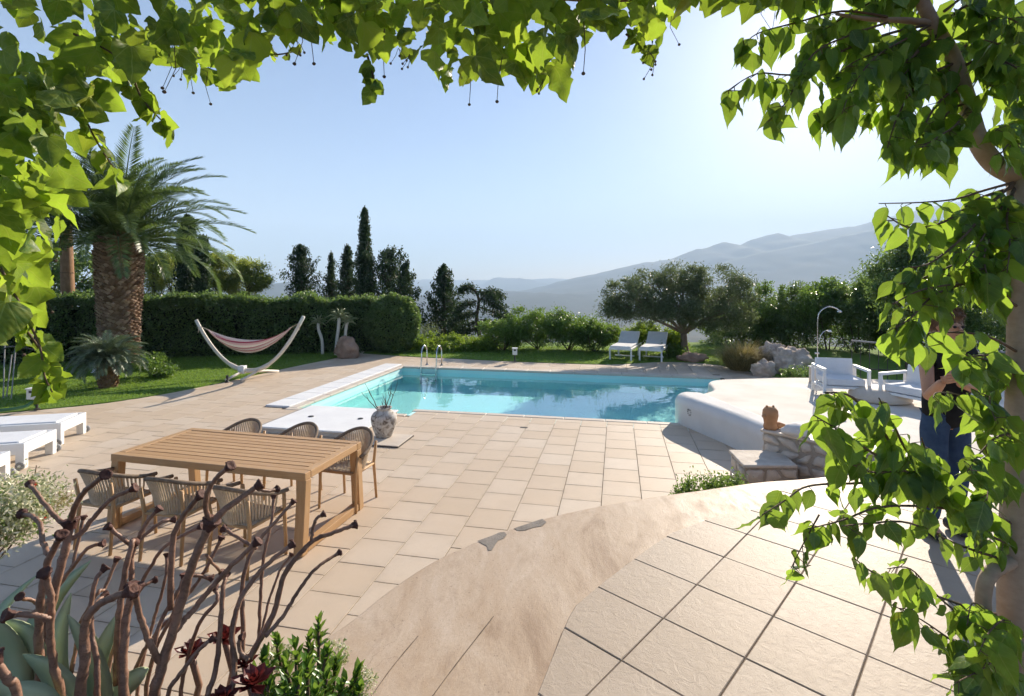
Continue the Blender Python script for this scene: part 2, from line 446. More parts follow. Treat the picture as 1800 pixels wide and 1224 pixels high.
class MB:
    def __init__(s):
        s.v = []; s.f = []
    def add(s, vs, fs):
        b = len(s.v)
        s.v += [tuple(p) for p in vs]
        s.f += [tuple(i + b for i in f) for f in fs]
        return s
    def box(s, c, size, rot=None):
        c = Vector(c)
        hx, hy, hz = size[0] / 2, size[1] / 2, size[2] / 2
        vs = [Vector((x, y, z)) for z in (-hz, hz) for y in (-hy, hy) for x in (-hx, hx)]
        if rot is not None:
            m = rot if isinstance(rot, Matrix) else Euler(rot).to_matrix()
            vs = [m @ p for p in vs]
        return s.add([p + c for p in vs], [(0, 2, 3, 1), (4, 5, 7, 6), (0, 1, 5, 4), (2, 6, 7, 3), (0, 4, 6, 2), (1, 3, 7, 5)])
    def bar(s, a, b, w, h, up=(0, 0, 1)):
        a = Vector(a); b = Vector(b)
        d = (b - a)
        L = d.length
        d.normalize()
        up = Vector(up)
        x = d.cross(up)
        if x.length < 1e-4:
            x = d.cross(Vector((0, 1, 0)))
        x.normalize()
        y = x.cross(d)
        m = Matrix((x, y, d)).transposed()
        return s.box((a + b) / 2, (w, h, L), m)
    def tube(s, pts, rad, n=8, cap=True):
        pts = [Vector(p) for p in pts]
        k = len(pts)
        rs = [rad] * k if isinstance(rad, (int, float)) else list(rad)
        vs = []; fs = []
        prev = None
        for i, p in enumerate(pts):
            t = (pts[min(i + 1, k - 1)] - pts[max(i - 1, 0)])
            if t.length < 1e-9:
                t = Vector((0, 0, 1))
            t.normalize()
            if prev is None:
                ref = Vector((0, 0, 1)) if abs(t.z) < 0.9 else Vector((1, 0, 0))
                x = t.cross(ref).normalized()
            else:
                x = (prev - t * prev.dot(t)).normalized()
            prev = x
            y = t.cross(x)
            for j in range(n):
                a = 2 * math.pi * j / n
                vs.append(p + (x * math.cos(a) + y * math.sin(a)) * rs[i])
        for i in range(k - 1):
            for j in range(n):
                a = i * n + j; b = i * n + (j + 1) % n
                fs.append((a, b, b + n, a + n))
        if cap:
            fs.append(tuple(range(n - 1, -1, -1)))
            fs.append(tuple((k - 1) * n + j for j in range(n)))
        return s.add(vs, fs)
    def lathe(s, prof, n=20, c=(0, 0, 0), cap=True):
        c = Vector(c)
        vs = []; fs = []
        for r, z in prof:
            for j in range(n):
                a = 2 * math.pi * j / n
                vs.append(c + Vector((r * math.cos(a), r * math.sin(a), z)))
        for i in range(len(prof) - 1):
            for j in range(n):
                a = i * n + j; b = i * n + (j + 1) % n
                fs.append((a, b, b + n, a + n))
        if cap:
            fs.append(tuple(range(n - 1, -1, -1)))
            k = len(prof) - 1
            fs.append(tuple(k * n + j for j in range(n)))
        return s.add(vs, fs)
    def prism(s, poly, z0, z1):
        n = len(poly)
        vs = [(p[0], p[1], z0) for p in poly] + [(p[0], p[1], z1) for p in poly]
        fs = [tuple(range(n - 1, -1, -1)), tuple(range(n, 2 * n))]
        fs += [(i, (i + 1) % n, n + (i + 1) % n, n + i) for i in range(n)]
        return s.add(vs, fs)
    def mesh(s, name, mat, smooth=False):
        me = bpy.data.meshes.new(name)
        me.from_pydata(s.v, [], s.f)
        if mat is not None:
            me.materials.append(mat)
        if smooth:
            me.polygons.foreach_set('use_smooth', [True] * len(me.polygons))
        me.update()
        return me
    def build(s, name, mat, parent=None, smooth=False, bevel=0.0, seg=2, world=False, angle=None):
        """world=True: the vertices were given in world space and the (unrotated) parent's place is taken off"""
        if world and parent is not None:
            L = parent.location
            pp = parent.parent
            off = Vector(L)
            while pp is not None:
                off += Vector(pp.location); pp = pp.parent
            s.v = [(p[0] - off[0], p[1] - off[1], p[2] - off[2]) for p in s.v]
        o = link_mesh(name, s.mesh(name, mat, smooth), parent)
        if bevel:
            b = o.modifiers.new('bevel', 'BEVEL')
            b.width = bevel; b.segments = seg; b.limit_method = 'ANGLE'
            b.angle_limit = R(35)
        return o

def np_mesh(name, verts, quads, mat, attrs=None, smooth=False):
    """fast mesh from numpy arrays; quads (M,4)"""
    me = bpy.data.meshes.new(name)
    n = len(verts); m = len(quads)
    me.vertices.add(n)
    me.vertices.foreach_set('co', np.ascontiguousarray(verts, dtype=np.float32).ravel())
    k = quads.shape[1]
    me.loops.add(m * k)
    me.loops.foreach_set('vertex_index', np.ascontiguousarray(quads, dtype=np.int32).ravel())
    me.polygons.add(m)
    me.polygons.foreach_set('loop_start', np.arange(0, m * k, k, dtype=np.int32))
    me.update(calc_edges=True)
    me.polygons.foreach_set('use_smooth', np.full(m, bool(smooth)))
    me.materials.append(mat)
    for an, av in (attrs or {}).items():
        a = me.attributes.new(an, 'FLOAT', 'POINT')
        a.data.foreach_set('value', np.ascontiguousarray(av, dtype=np.float32))
    return me

def unit(a):
    return a / np.maximum(np.linalg.norm(a, axis=1, keepdims=True), 1e-9)

def leaves(P, L, W, bias=(0, 0, 0.3), spread=1.0):
    """rhombic leaves at points P; returns verts, quads, var"""
    n = len(P)
    L = np.broadcast_to(L, n) * RNG.uniform(0.65, 1.3, n)
    W = np.broadcast_to(W, n) * RNG.uniform(0.7, 1.25, n)
    d = unit(RNG.normal(size=(n, 3)) * spread + np.array(bias))
    s = unit(np.cross(d, RNG.normal(size=(n, 3))))
    nn = np.cross(d, s)
    v = np.empty((n, 4, 3))
    v[:, 0] = P - d * (L / 2)[:, None]
    v[:, 1] = P + s * (W / 2)[:, None] + nn * (W * 0.18)[:, None]
    v[:, 2] = P + d * (L / 2)[:, None]
    v[:, 3] = P - s * (W / 2)[:, None] + nn * (W * 0.18)[:, None]
    q = np.arange(n * 4).reshape(n, 4)
    var = np.repeat(RNG.random(n), 4)
    return v.reshape(-1, 3), q, var

def cloud(name, mat, P, L, W, parent=None, bias=(0, 0, 0.3), spread=1.0, off=None, kind=None):
    P = np.asarray(P, dtype=float)
    if parent is not None and off is None:
        off = parent.location
    if off is not None:
        P = P - np.array(off)[None, :]
    v, q, var = leaves(P, L, W, bias, spread)
    o = link_mesh(name, np_mesh(name, v, q, M[mat] if isinstance(mat, str) else mat, {'var': var}), parent)
    if kind: o['kind'] = kind
    return o

def clumps(blobs, n_sub, n_leaf, sub_r, shell=0.55):
    """points in sub-clumps spread through ellipsoid blobs [(c, (rx,ry,rz), weight)]"""
    out = []
    wsum = sum(b[2] for b in blobs)
    for c, r, w in blobs:
        k = max(3, int(n_sub * w / wsum))
        d = unit(RNG.normal(size=(k, 3)))
        rad = shell + (1 - shell) * RNG.random(k) ** 0.6
        cc = np.array(c)[None] + d * rad[:, None] * np.array(r)[None]
        m = max(2, int(n_leaf * w / wsum / k))
        sr = sub_r * RNG.uniform(0.6, 1.5, k)
        pts = cc[:, None, :] + RNG.normal(size=(k, m, 3)) * sr[:, None, None] * np.array([1, 1, 0.75])
        out.append(pts.reshape(-1, 3))
    return np.concatenate(out)

def inside(poly, x, y):
    c = False
    n = len(poly)
    j = n - 1
    for i in range(n):
        xi, yi = poly[i][0], poly[i][1]; xj, yj = poly[j][0], poly[j][1]
        if (yi > y) != (yj > y) and x < (xj - xi) * (y - yi) / (yj - yi) + xi:
            c = not c
        j = i
    return c

def smooth_path(pts, k=4):
    """Catmull-Rom through points"""
    P = [Vector(p) for p in pts]
    if len(P) < 3:
        return P
    out = []
    for i in range(len(P) - 1):
        p0 = P[max(i - 1, 0)]; p1 = P[i]; p2 = P[i + 1]; p3 = P[min(i + 2, len(P) - 1)]
        for j in range(k):
            t = j / k
            out.append(0.5 * ((2 * p1) + (p2 - p0) * t + (2 * p0 - 5 * p1 + 4 * p2 - p3) * t * t + (3 * p1 - p0 - 3 * p2 + p3) * t ** 3))
    out.append(P[-1])
    return out

def copy_tree(o, parent=None):
    c = o.copy()
    COL.objects.link(c)
    c.parent = parent
    for ch in o.children:
        copy_tree(ch, c)
    return c

def rock_mesh(name, mat, size, seed, sub=3, rough=0.35):
    bm = bmesh.new()
    bmesh.ops.create_icosphere(bm, subdivisions=sub, radius=1.0)
    off = Vector((seed * 7.1, seed * 3.3, seed * 1.7))
    for v in bm.verts:
        p = v.co.copy()
        k = 1 + rough * noise.noise(p * 1.1 + off) + rough * 0.6 * noise.noise(p * 2.6 + off) + rough * 0.35 * noise.noise(p * 6 + off)
        v.co = Vector((p.x * k * size[0], p.y * k * size[1], p.z * k * size[2]))
    me = bpy.data.meshes.new(name)
    bm.to_mesh(me); bm.free()
    me.materials.append(mat)
    me.polygons.foreach_set('use_smooth', [True] * len(me.polygons))
    return me
# ================================================================== SETTING
def height(u, v):
    """terrain under and beyond the garden, in the pool's frame"""
    d = max(v - 20.5, 0.0)
    z = -0.05
    if d > 0:
        z -= 118.0 * (1 - math.exp(-d / 330.0)) * min(1.0, d / 4.0)
    far = math.hypot(u, v)
    if far > 60 and v > 20:
        k = min(1.0, (far - 60) / 600.0)
        z += k * (16 * noise.noise(Vector((u / 700, v / 700, 0.3))) + 9 * noise.noise(Vector((u / 240, v / 240, 2.1))))
    return z

POOL = (-6.3, 2.65, 9.12, 14.4)
def lines(fixed, lo, hi, step0, grow):
    out = sorted(fixed)
    x, s = out[-1], step0
    while x < hi:
        x += s; s *= grow; out.append(x)
    x, s = out[0], step0
    while x > lo:
        x -= s; s *= grow; out.insert(0, x)
    return out
def mk_ground():
    us = lines([-14, -10, POOL[0], -3, 0, POOL[1], 6, 10, 14, 18], -8600, 8600, 3.0, 1.11)
    vs = lines([-4, 4, POOL[2], 11.5, POOL[3], 17, 19, 20.5, 21.5, 23, 25], -260, 7300, 2.0, 1.06)
    verts = []; faces = []
    for v in vs:
        for u in us:
            p = D(u, v, height(u, v))
            verts.append(tuple(p))
    n = len(us)
    for j in range(len(vs) - 1):
        for i in range(n - 1):
            if POOL[0] - 1e-6 <= us[i] and us[i + 1] <= POOL[1] + 1e-6 and POOL[2] - 1e-6 <= vs[j] and vs[j + 1] <= POOL[3] + 1e-6:
                continue
            a = j * n + i
            faces.append((a, a + 1, a + 1 + n, a + n))
    m, nt, out = _nt('terrain')
    p = worldpos(nt)
    f1 = noise_n(nt, p, 0.004, 8, 0.65)
    f2 = noise_n(nt, p, 0.03, 6, 0.6)
    f3 = noise_n(nt, p, 1.2, 5, 0.6)
    c = ramp(nt, [(0.36, (0.014, 0.022, 0.012)), (0.50, (0.028, 0.036, 0.020)), (0.60, (0.055, 0.055, 0.035)), (0.70, (0.16, 0.14, 0.10))], f1).outputs[0]
    c = mixc(nt, ramp(nt, [(0.45, 0.0), (0.62, 0.7)], f2).outputs[0], c, (0.018, 0.026, 0.014))
    c = mixc(nt, math_n(nt, 'MULTIPLY', f3, 0.3), c, (0.04, 0.036, 0.022))
    b = princ(nt, c, 0.95, 0.1, 0, bump_n(nt, f3, 0.5, 0.05))
    nt.links.new(b.outputs[0], out.inputs[0])
    mb = MB().add(verts, faces)
    o = mb.build('ground', m, smooth=True)
    tag(o, kind='structure')
mk_ground()

# ---- hills and mountains beyond the valley
def mk_hill_mat():
    m, nt, out = _nt('hill_scrub')
    p = worldpos(nt)
    f = noise_n(nt, p, 0.003, 9, 0.68)
    g = noise_n(nt, p, 0.02, 5, 0.6)
    c = ramp(nt, [(0.38, (0.016, 0.022, 0.016)), (0.52, (0.028, 0.034, 0.025)), (0.70, (0.045, 0.045, 0.042))], f).outputs[0]
    c = mixc(nt, math_n(nt, 'MULTIPLY', g, 0.5), c, (0.06, 0.06, 0.04))
    b = princ(nt, c, 0.95, 0.1)
    nt.links.new(b.outputs[0], out.inputs[0])
    return m
HILL = mk_hill_mat()
def ridge(name, prof, dist, depth, base, seed, rough, cols=110, rows=26):
    xs0 = [p[0] for p in prof]
    ys0 = [p[1] for p in prof]
    verts = []; faces = []
    xs = np.linspace(xs0[0], xs0[-1], cols)
    for x in xs:
        y = float(np.interp(x, xs0, ys0))
        top = EYE + (HZN - y + 1.6 * noise.noise(Vector((x / 17.0, seed, 4.0))) + 0.8 * noise.noise(Vector((x / 6.0, seed, 1.0)))) / FOC * dist
        for r in range(rows + 4):
            t = (r - 3) / rows                        # < 0 is the far side
            yy = dist - t * depth
            X = (x - 900) / FOC * dist
            q = Vector((X / 420.0 + seed, yy / 420.0, seed * 0.7))
            rg = 1 - abs(noise.noise(q)) * 2
            rg2 = 1 - abs(noise.noise(q * 2.7)) * 2
            prof_t = (1 - abs(t)) ** 1.25 if t >= 0 else 1 + t * 2.2
            w = max(0.0, min(1.0, t * 5)) * (1 - t) if t > 0 else 0
            z = base + (top - base) * prof_t + (rg * 0.7 + rg2 * 0.35) * rough * w
            rg3 = 1 - abs(noise.noise(q * 6.5 + Vector((9, 2, 0)))) * 2
            z += rg3 * rough * 0.22 * w + (rg3 * 0.10 + 0.12 * noise.noise(Vector((X / 90.0, seed, 0)))) * rough * 0.45 * (1 - max(0, t)) * (1 if t >= 0 else 0.5)
            verts.append((X, yy, z))
    n = rows + 4
    for i in range(cols - 1):
        for r in range(n - 1):
            a = i * n + r
            faces.append((a, a + 1, a + 1 + n, a + n))
    o = MB().add(verts, faces).build(name, HILL, smooth=True)
    tag(o, kind='structure')
ridge('mountain', [(760, 640), (880, 520), (940, 507), (1000, 491), (1060, 479), (1100, 469), (1130, 463), (1180, 456), (1222, 438), (1240, 438), (1270, 425), (1300, 431), (1330, 419), (1365, 410), (1388, 415), (1412, 411), (1450, 405), (1500, 398), (1530, 391), (1600, 372), (1700, 352), (1800, 346), (2000, 336), (2400, 360), (2900, 420), (3600, 520)], 4200, 2300, -115, 3.1, 34, 300, 40)
ridge('hill', [(1180, 600), (1240, 470), (1330, 446), (1420, 428), (1530, 404), (1640, 392), (1800, 380), (2100, 390), (2600, 470), (3000, 600)], 3500, 1500, -115, 6.6, 24, 170, 34)
ridge('hill', [(560, 560), (700, 512), (740, 502), (800, 506), (845, 502), (866, 489), (915, 489), (935, 492), (955, 497), (990, 512), (1060, 560)], 6200, 1500, -118, 9.2, 30, 110, 22)
ridge('hill', [(-300, 505), (200, 503), (450, 496), (560, 499), (700, 496), (760, 491), (830, 493), (900, 494), (960, 490), (1010, 492), (1200, 500), (1700, 510)], 7000, 1500, -118, 12.4, 30, 110, 14)
ridge('hill', [(300, 600), (480, 500), (520, 495), (620, 507), (720, 522), (800, 514), (900, 512), (960, 516), (1010, 518), (1060, 515), (1130, 520), (1250, 560), (1400, 620)], 2700, 900, -112, 15.5, 22, 130, 20)

# ---- pool deck: dark bedding sheet, then one slab per paving tile
def mk_deck():
    mb = MB()
    U0, U1, V0, V1 = -16.0, 9.0, -2.0, 18.7
    p = POOL
    z = -0.012
    def rect(a, b, c, d):
        mb.add([D(a, c, z), D(b, c, z), D(b, d, z), D(a, d, z)], [(0, 1, 2, 3)])
    rect(U0, U1, V0, p[2]); rect(U0, U1, p[3], V1); rect(U0, p[0], p[2], p[3]); rect(p[1], U1, p[2], p[3])
    o = mb.build('pool_deck', M['grout'])
    tag(o, kind='structure')
    return o
deck = mk_deck()

LAWN_EDGE = [gp(*q) for q in ((-260, 752), (-100, 738), (0, 727), (100, 718), (200, 707), (300, 691), (400, 671), (470, 655), (535, 641), (575, 633), (598, 628))]
LAWN_LEFT = [(p.x, p.y) for p in smooth_path(LAWN_EDGE, 4)] + [(-5.6, 18.8), (-9, 19.6), (-16, 21.0), (-26, 21.0), (-30, 10), (-20, 6)]
FAR_EDGE = [gp(*q) for q in ((672, 624), (740, 628.5), (800, 631), (870, 634.5), (930, 637), (1000, 639.5), (1060, 641))] + [Vector((3.6, 15.85, 0)), Vector((5.0, 16.25, 0)), Vector((6.3, 15.6, 0)), Vector((7.2, 13.2, 0)), Vector((9.5, 11.4, 0))]
LAWN_FAR = [(p.x, p.y) for p in smooth_path(FAR_EDGE, 3)] + [(16, 11), (20, 17), (9, 21.5), (-5.3, 21.5), (-5.3, 18.2)]

TERR_Z = 0.55
T_OUT_PX = ((600, 1100), (680, 1038), (760, 986), (850, 945), (960, 909), (1060, 887), (1150, 872), (1230, 861), (1330, 847), (1400, 842))
T_OUT = [Vector((-1.8, -1.5, 0)), Vector((-1.75, 1.0, 0)), Vector((-1.58, 1.9, 0)), Vector((-1.3, 2.45, 0))] + [gp(x, y, TERR_Z) for x, y in T_OUT_PX] + [Vector((3.4, 5.22, 0)), Vector((4.2, 5.3, 0))]
T_POLY = [(p.x, p.y) for p in smooth_path(T_OUT, 5)] + [(12.0, 5.3), (12.0, -1.5)]

P_OUT = [Vector(q + (0,)) for q in ((3.55, 5.32), (3.62, 6.1), (3.50, 7.0), (3.32, 7.9), (3.10, 8.65), (2.98, 9.05), (2.985, 9.38), (3.16, 9.56), (3.5, 9.62), (3.85, 9.85), (3.98, 10.25), (4.08, 10.65), (4.4, 10.95), (5.2, 11.1), (6.5, 11.2), (8.5, 10.9))]
P_POLY = [(p.x, p.y) for p in smooth_path(P_OUT, 4)] + [(12.5, 10.0), (12.5, 5.32)]

TW, TL, GAP = 0.456, 0.437, 0.0065
U_PH = UV(gp(1061.5, 820))[0]
V_PH = UV(gp(1115, 761.4))[1]
BLOCK = [(-7.02, -6.2, 9.1, 14.7), (-6.5, 2.75, 9.40, 14.72), (-6.5, -3.86, 9.02, 9.45)]

def tile_rects():
    out = []
    k0 = int((-14.5 - U_PH) / TW) - 1
    k1 = int((4.2 - U_PH) / TW) + 1
    for k in range(k0, k1):
        u0 = U_PH + k * TW
        sh = 0.5 * TL if k % 2 else 0.0
        j0 = int((2.2 - V_PH) / TL); j1 = int((18.2 - V_PH) / TL)
        for j in range(j0, j1):
            v0 = V_PH - sh + j * TL
            r = [u0 + GAP / 2, u0 + TW - GAP / 2, v0 + GAP / 2, v0 + TL - GAP / 2]
            ok = True
            for b in BLOCK:
                if r[0] < b[1] and r[1] > b[0] and r[2] < b[3] and r[3] > b[2]:
                    opts = [[r[0], min(r[1], b[0]), r[2], r[3]], [max(r[0], b[1]), r[1], r[2], r[3]], [r[0], r[1], r[2], min(r[3], b[2])], [r[0], r[1], max(r[2], b[3]), r[3]]]
                    opts = [q for q in opts if q[1] - q[0] > 0.04 and q[3] - q[2] > 0.04]
                    if not opts:
                        ok = False; break
                    r = max(opts, key=lambda q: (q[1] - q[0]) * (q[3] - q[2]))
            if not ok:
                continue
            cs = [D(a, b) for a in r[:2] for b in r[2:]]
            if all(inside(LAWN_LEFT, c.x, c.y) for c in cs) or all(inside(LAWN_FAR, c.x, c.y) for c in cs):
                continue
            if all(inside(T_POLY, c.x, c.y) for c in cs) or all(inside(P_POLY, c.x, c.y) for c in cs):
                continue
            c = D((r[0] + r[1]) / 2, (r[2] + r[3]) / 2)
            px = 900 + c.x / c.y * 900
            out.append((r, c, px))
    return out
TB = 0.002
def tile_verts(hx, hy, t=0.012):
    return [(-hx, -hy, -t), (hx, -hy, -t), (hx, hy, -t), (-hx, hy, -t),
            (-hx, -hy, -TB), (hx, -hy, -TB), (hx, hy, -TB), (-hx, hy, -TB),
            (-hx + TB, -hy + TB, 0), (hx - TB, -hy + TB, 0), (hx - TB, hy - TB, 0), (-hx + TB, hy - TB, 0)]
TILE_F = [(0, 1, 5, 4), (1, 2, 6, 5), (2, 3, 7, 6), (3, 0, 4, 7), (4, 5, 9, 8), (5, 6, 10, 9), (6, 7, 11, 10), (7, 4, 8, 11), (8, 9, 10, 11)]
def mk_tiles():
    T = tile_rects()
    vis = [t for t in T if -60 < t[2] < 1860 and (t[1].y > 3.05)]
    vis.sort(key=lambda t: t[1].y)
    near = vis[:298]
    ids = set(id(t) for t in near)
    rest = [t for t in T if id(t) not in ids]
    cache = {}
    for r, c, _ in near:
        hx, hy = (r[1] - r[0]) / 2, (r[3] - r[2]) / 2
        key = (round(hx, 3), round(hy, 3))
        if key not in cache:
            cache[key] = MB().add(tile_verts(hx, hy), TILE_F).mesh('paving_tile', M['tile'])
        o = link_mesh('paving_tile', cache[key], deck)
        o.location = (c.x, c.y, random.uniform(-0.0012, 0.0012))
        o.rotation_euler = (random.uniform(-.0015, .0015), random.uniform(-.0015, .0015), -DA)
    vs = []; qs = []; var = []
    for r, c, _ in rest:
        hx, hy = (r[1] - r[0]) / 2, (r[3] - r[2]) / 2
        b = len(vs)
        dz = random.uniform(-0.0012, 0.0012)
        for x, y, z in tile_verts(hx, hy):
            vs.append((c.x + x * CA + y * SA, c.y - x * SA + y * CA, z + dz))
        qs += [tuple(i + b for i in f) for f in TILE_F]
        var += [random.random()] * 12
    o = link_mesh('far_paving', np_mesh('far_paving', np.array(vs), np.array(qs), M['tile'], {'var': var}), deck)
    o['kind'] = 'stuff'
mk_tiles()

# ---- lawns
def mk_lawn(poly, n, zone, label):
    me = MB().prism(poly, -0.02, 0.018)
    m = mat_plain('lawn_soil', (0.10, 0.18, 0.03), (0.16, 0.25, 0.05), 7, 0.95, 0.1, bump=0.8, use_world=True)
    o = me.build('lawn', m)
    tag(o, kind='structure')
    pts = []
    x0, x1, y0, y1 = zone
    while len(pts) < n:
        x = random.uniform(x0, x1); y = random.uniform(y0, y1)
        if abs(x) / y < 1.08 and inside(poly, x, y):
            k = 0.5 + 0.5 * noise.noise(Vector((x * 1.3, y * 1.3, 0)))
            if random.random() < 0.55 + 0.45 * k:
                pts.append((x, y, 0.030))
    g = cloud('grass', 'grass', pts, 0.052, 0.013, bias=(0, 0, 1.0), spread=0.6)
    tag(g, label, 'grass', kind='stuff')
mk_lawn(LAWN_LEFT, 42000, (-15, -5, 9.3, 18.6), 'short green lawn grass between curved paving edge and tall hedge')
mk_lawn(LAWN_FAR, 30000, (-5, 9, 12, 20), 'short lawn grass along the far side of the pool')

# ---- pool basin, coping and water
def mk_pool():
    a, b, c, d = POOL
    zb, zt = -0.50, -0.02
    root = MB()
    root.add([D(a, c, zb), D(b, c, zb), D(b, d, zb), D(a, d, zb)], [(0, 1, 2, 3)])
    for p, q in (((a, c), (b, c)), ((b, c), (b, d)), ((b, d), (a, d)), ((a, d), (a, c))):
        root.add([D(p[0], p[1], zb), D(q[0], q[1], zb), D(q[0], q[1], zt), D(p[0], p[1], zt)], [(0, 1, 2, 3)])
    pool = root.build('swimming_pool', M['poolwall'])
    tag(pool, 'rectangular swimming pool with turquoise lining and pale coping', 'pool')
    # coping stones
    def slab(name, u0, u1, v0, v1, z0, z1, mat, bev=0.012):
        cu, cv = (u0 + u1) / 2, (v0 + v1) / 2
        o = MB().box((0, 0, 0), (u1 - u0, v1 - v0, z1 - z0)).build(name, mat, pool, bevel=bev, seg=3)
        o.location = D(cu, cv, (z0 + z1) / 2)
        o.rotation_euler = (0, 0, -DA)
        return o
    # near side fills the jog of the basin up to the water
    slab('coping', -3.9, b + 0.05, c - 0.02, c + 0.39, -0.45, -0.006, M['poolwall'], 0.004)
    n = 9
    for i in range(n):
        u0 = -3.93 + (b + 0.10 + 3.93) * i / n
        u1 = -3.93 + (b + 0.10 + 3.93) * (i + 1) / n
        slab('coping', u0 + .003, u1 - .003, 9.405, 9.555, -0.035, 0.008, M['coping'])
    for i in range(14):
        u0 = -6.45 + 9.2 * i / 14
        slab('coping', u0 + .003, u0 + 9.2 / 14 - .003, d - 0.04, d + 0.30, -0.05, 0.008, M['coping'])
    slab('coping', -6.46, -3.92, c - 0.10, c + 0.05, -0.035, 0.008, M['coping'])
    for i in range(9):
        v0 = 9.18 + (d + 0.28 - 9.18) * i / 9
        v1 = 9.18 + (d + 0.28 - 9.18) * (i + 1) / 9
        slab('coping', -6.44, -6.28, v0 + .003, v1 - .003, -0.045, 0.006, M['coping'])
        slab('overflow_slab', -7.0, -6.455, v0 + .002, v1 - .002, -0.02, 0.03, M['white_slab'])
    # water
    m, nt, out = _nt('pool_water')
    p = worldpos(nt)
    w1 = noise_n(nt, mapping(nt, p, (1.0, 1.0, 1.0)), 1.1, 3, 0.5, 0.3)
    w2 = noise_n(nt, p, 5.0, 2, 0.5)
    h = math_n(nt, 'ADD', w1, math_n(nt, 'MULTIPLY', w2, 0.10))
    nm = bump_n(nt, h, 0.16, 0.05)
    lw = nt.nodes.new('ShaderNodeLayerWeight')
    lw.inputs['Blend'].default_value = 0.5
    nt.links.new(nm, lw.inputs['Normal'])
    f5 = math_n(nt, 'POWER', lw.outputs['Facing'], 5.0)
    fac = math_n(nt, 'ADD', math_n(nt, 'MULTIPLY', f5, 0.98), 0.02)
    gl = nt.nodes.new('ShaderNodeBsdfGlossy')
    gl.inputs['Roughness'].default_value = 0.012
    gl.inputs['Color'].default_value = (1, 1, 1, 1)
    nt.links.new(nm, gl.inputs['Normal'])
    tr = nt.nodes.new('ShaderNodeBsdfTransparent')
    tr.inputs['Color'].default_value = (0.74, 0.97, 0.97, 1)
    ms = nt.nodes.new('ShaderNodeMixShader')
    nt.links.new(fac, ms.inputs[0])
    nt.links.new(tr.outputs[0], ms.inputs[1])
    nt.links.new(gl.outputs[0], ms.inputs[2])
    nt.links.new(ms.outputs[0], out.inputs[0])
    e = 0.003
    o = MB().add([D(a + e, c + e, -0.15), D(b - e, c + e, -0.15), D(b - e, d - e, -0.15), D(a + e, d - e, -0.15)], [(0, 1, 2, 3)]).build('water', m)
    tag(o, kind='structure')
    return pool
pool = mk_pool()

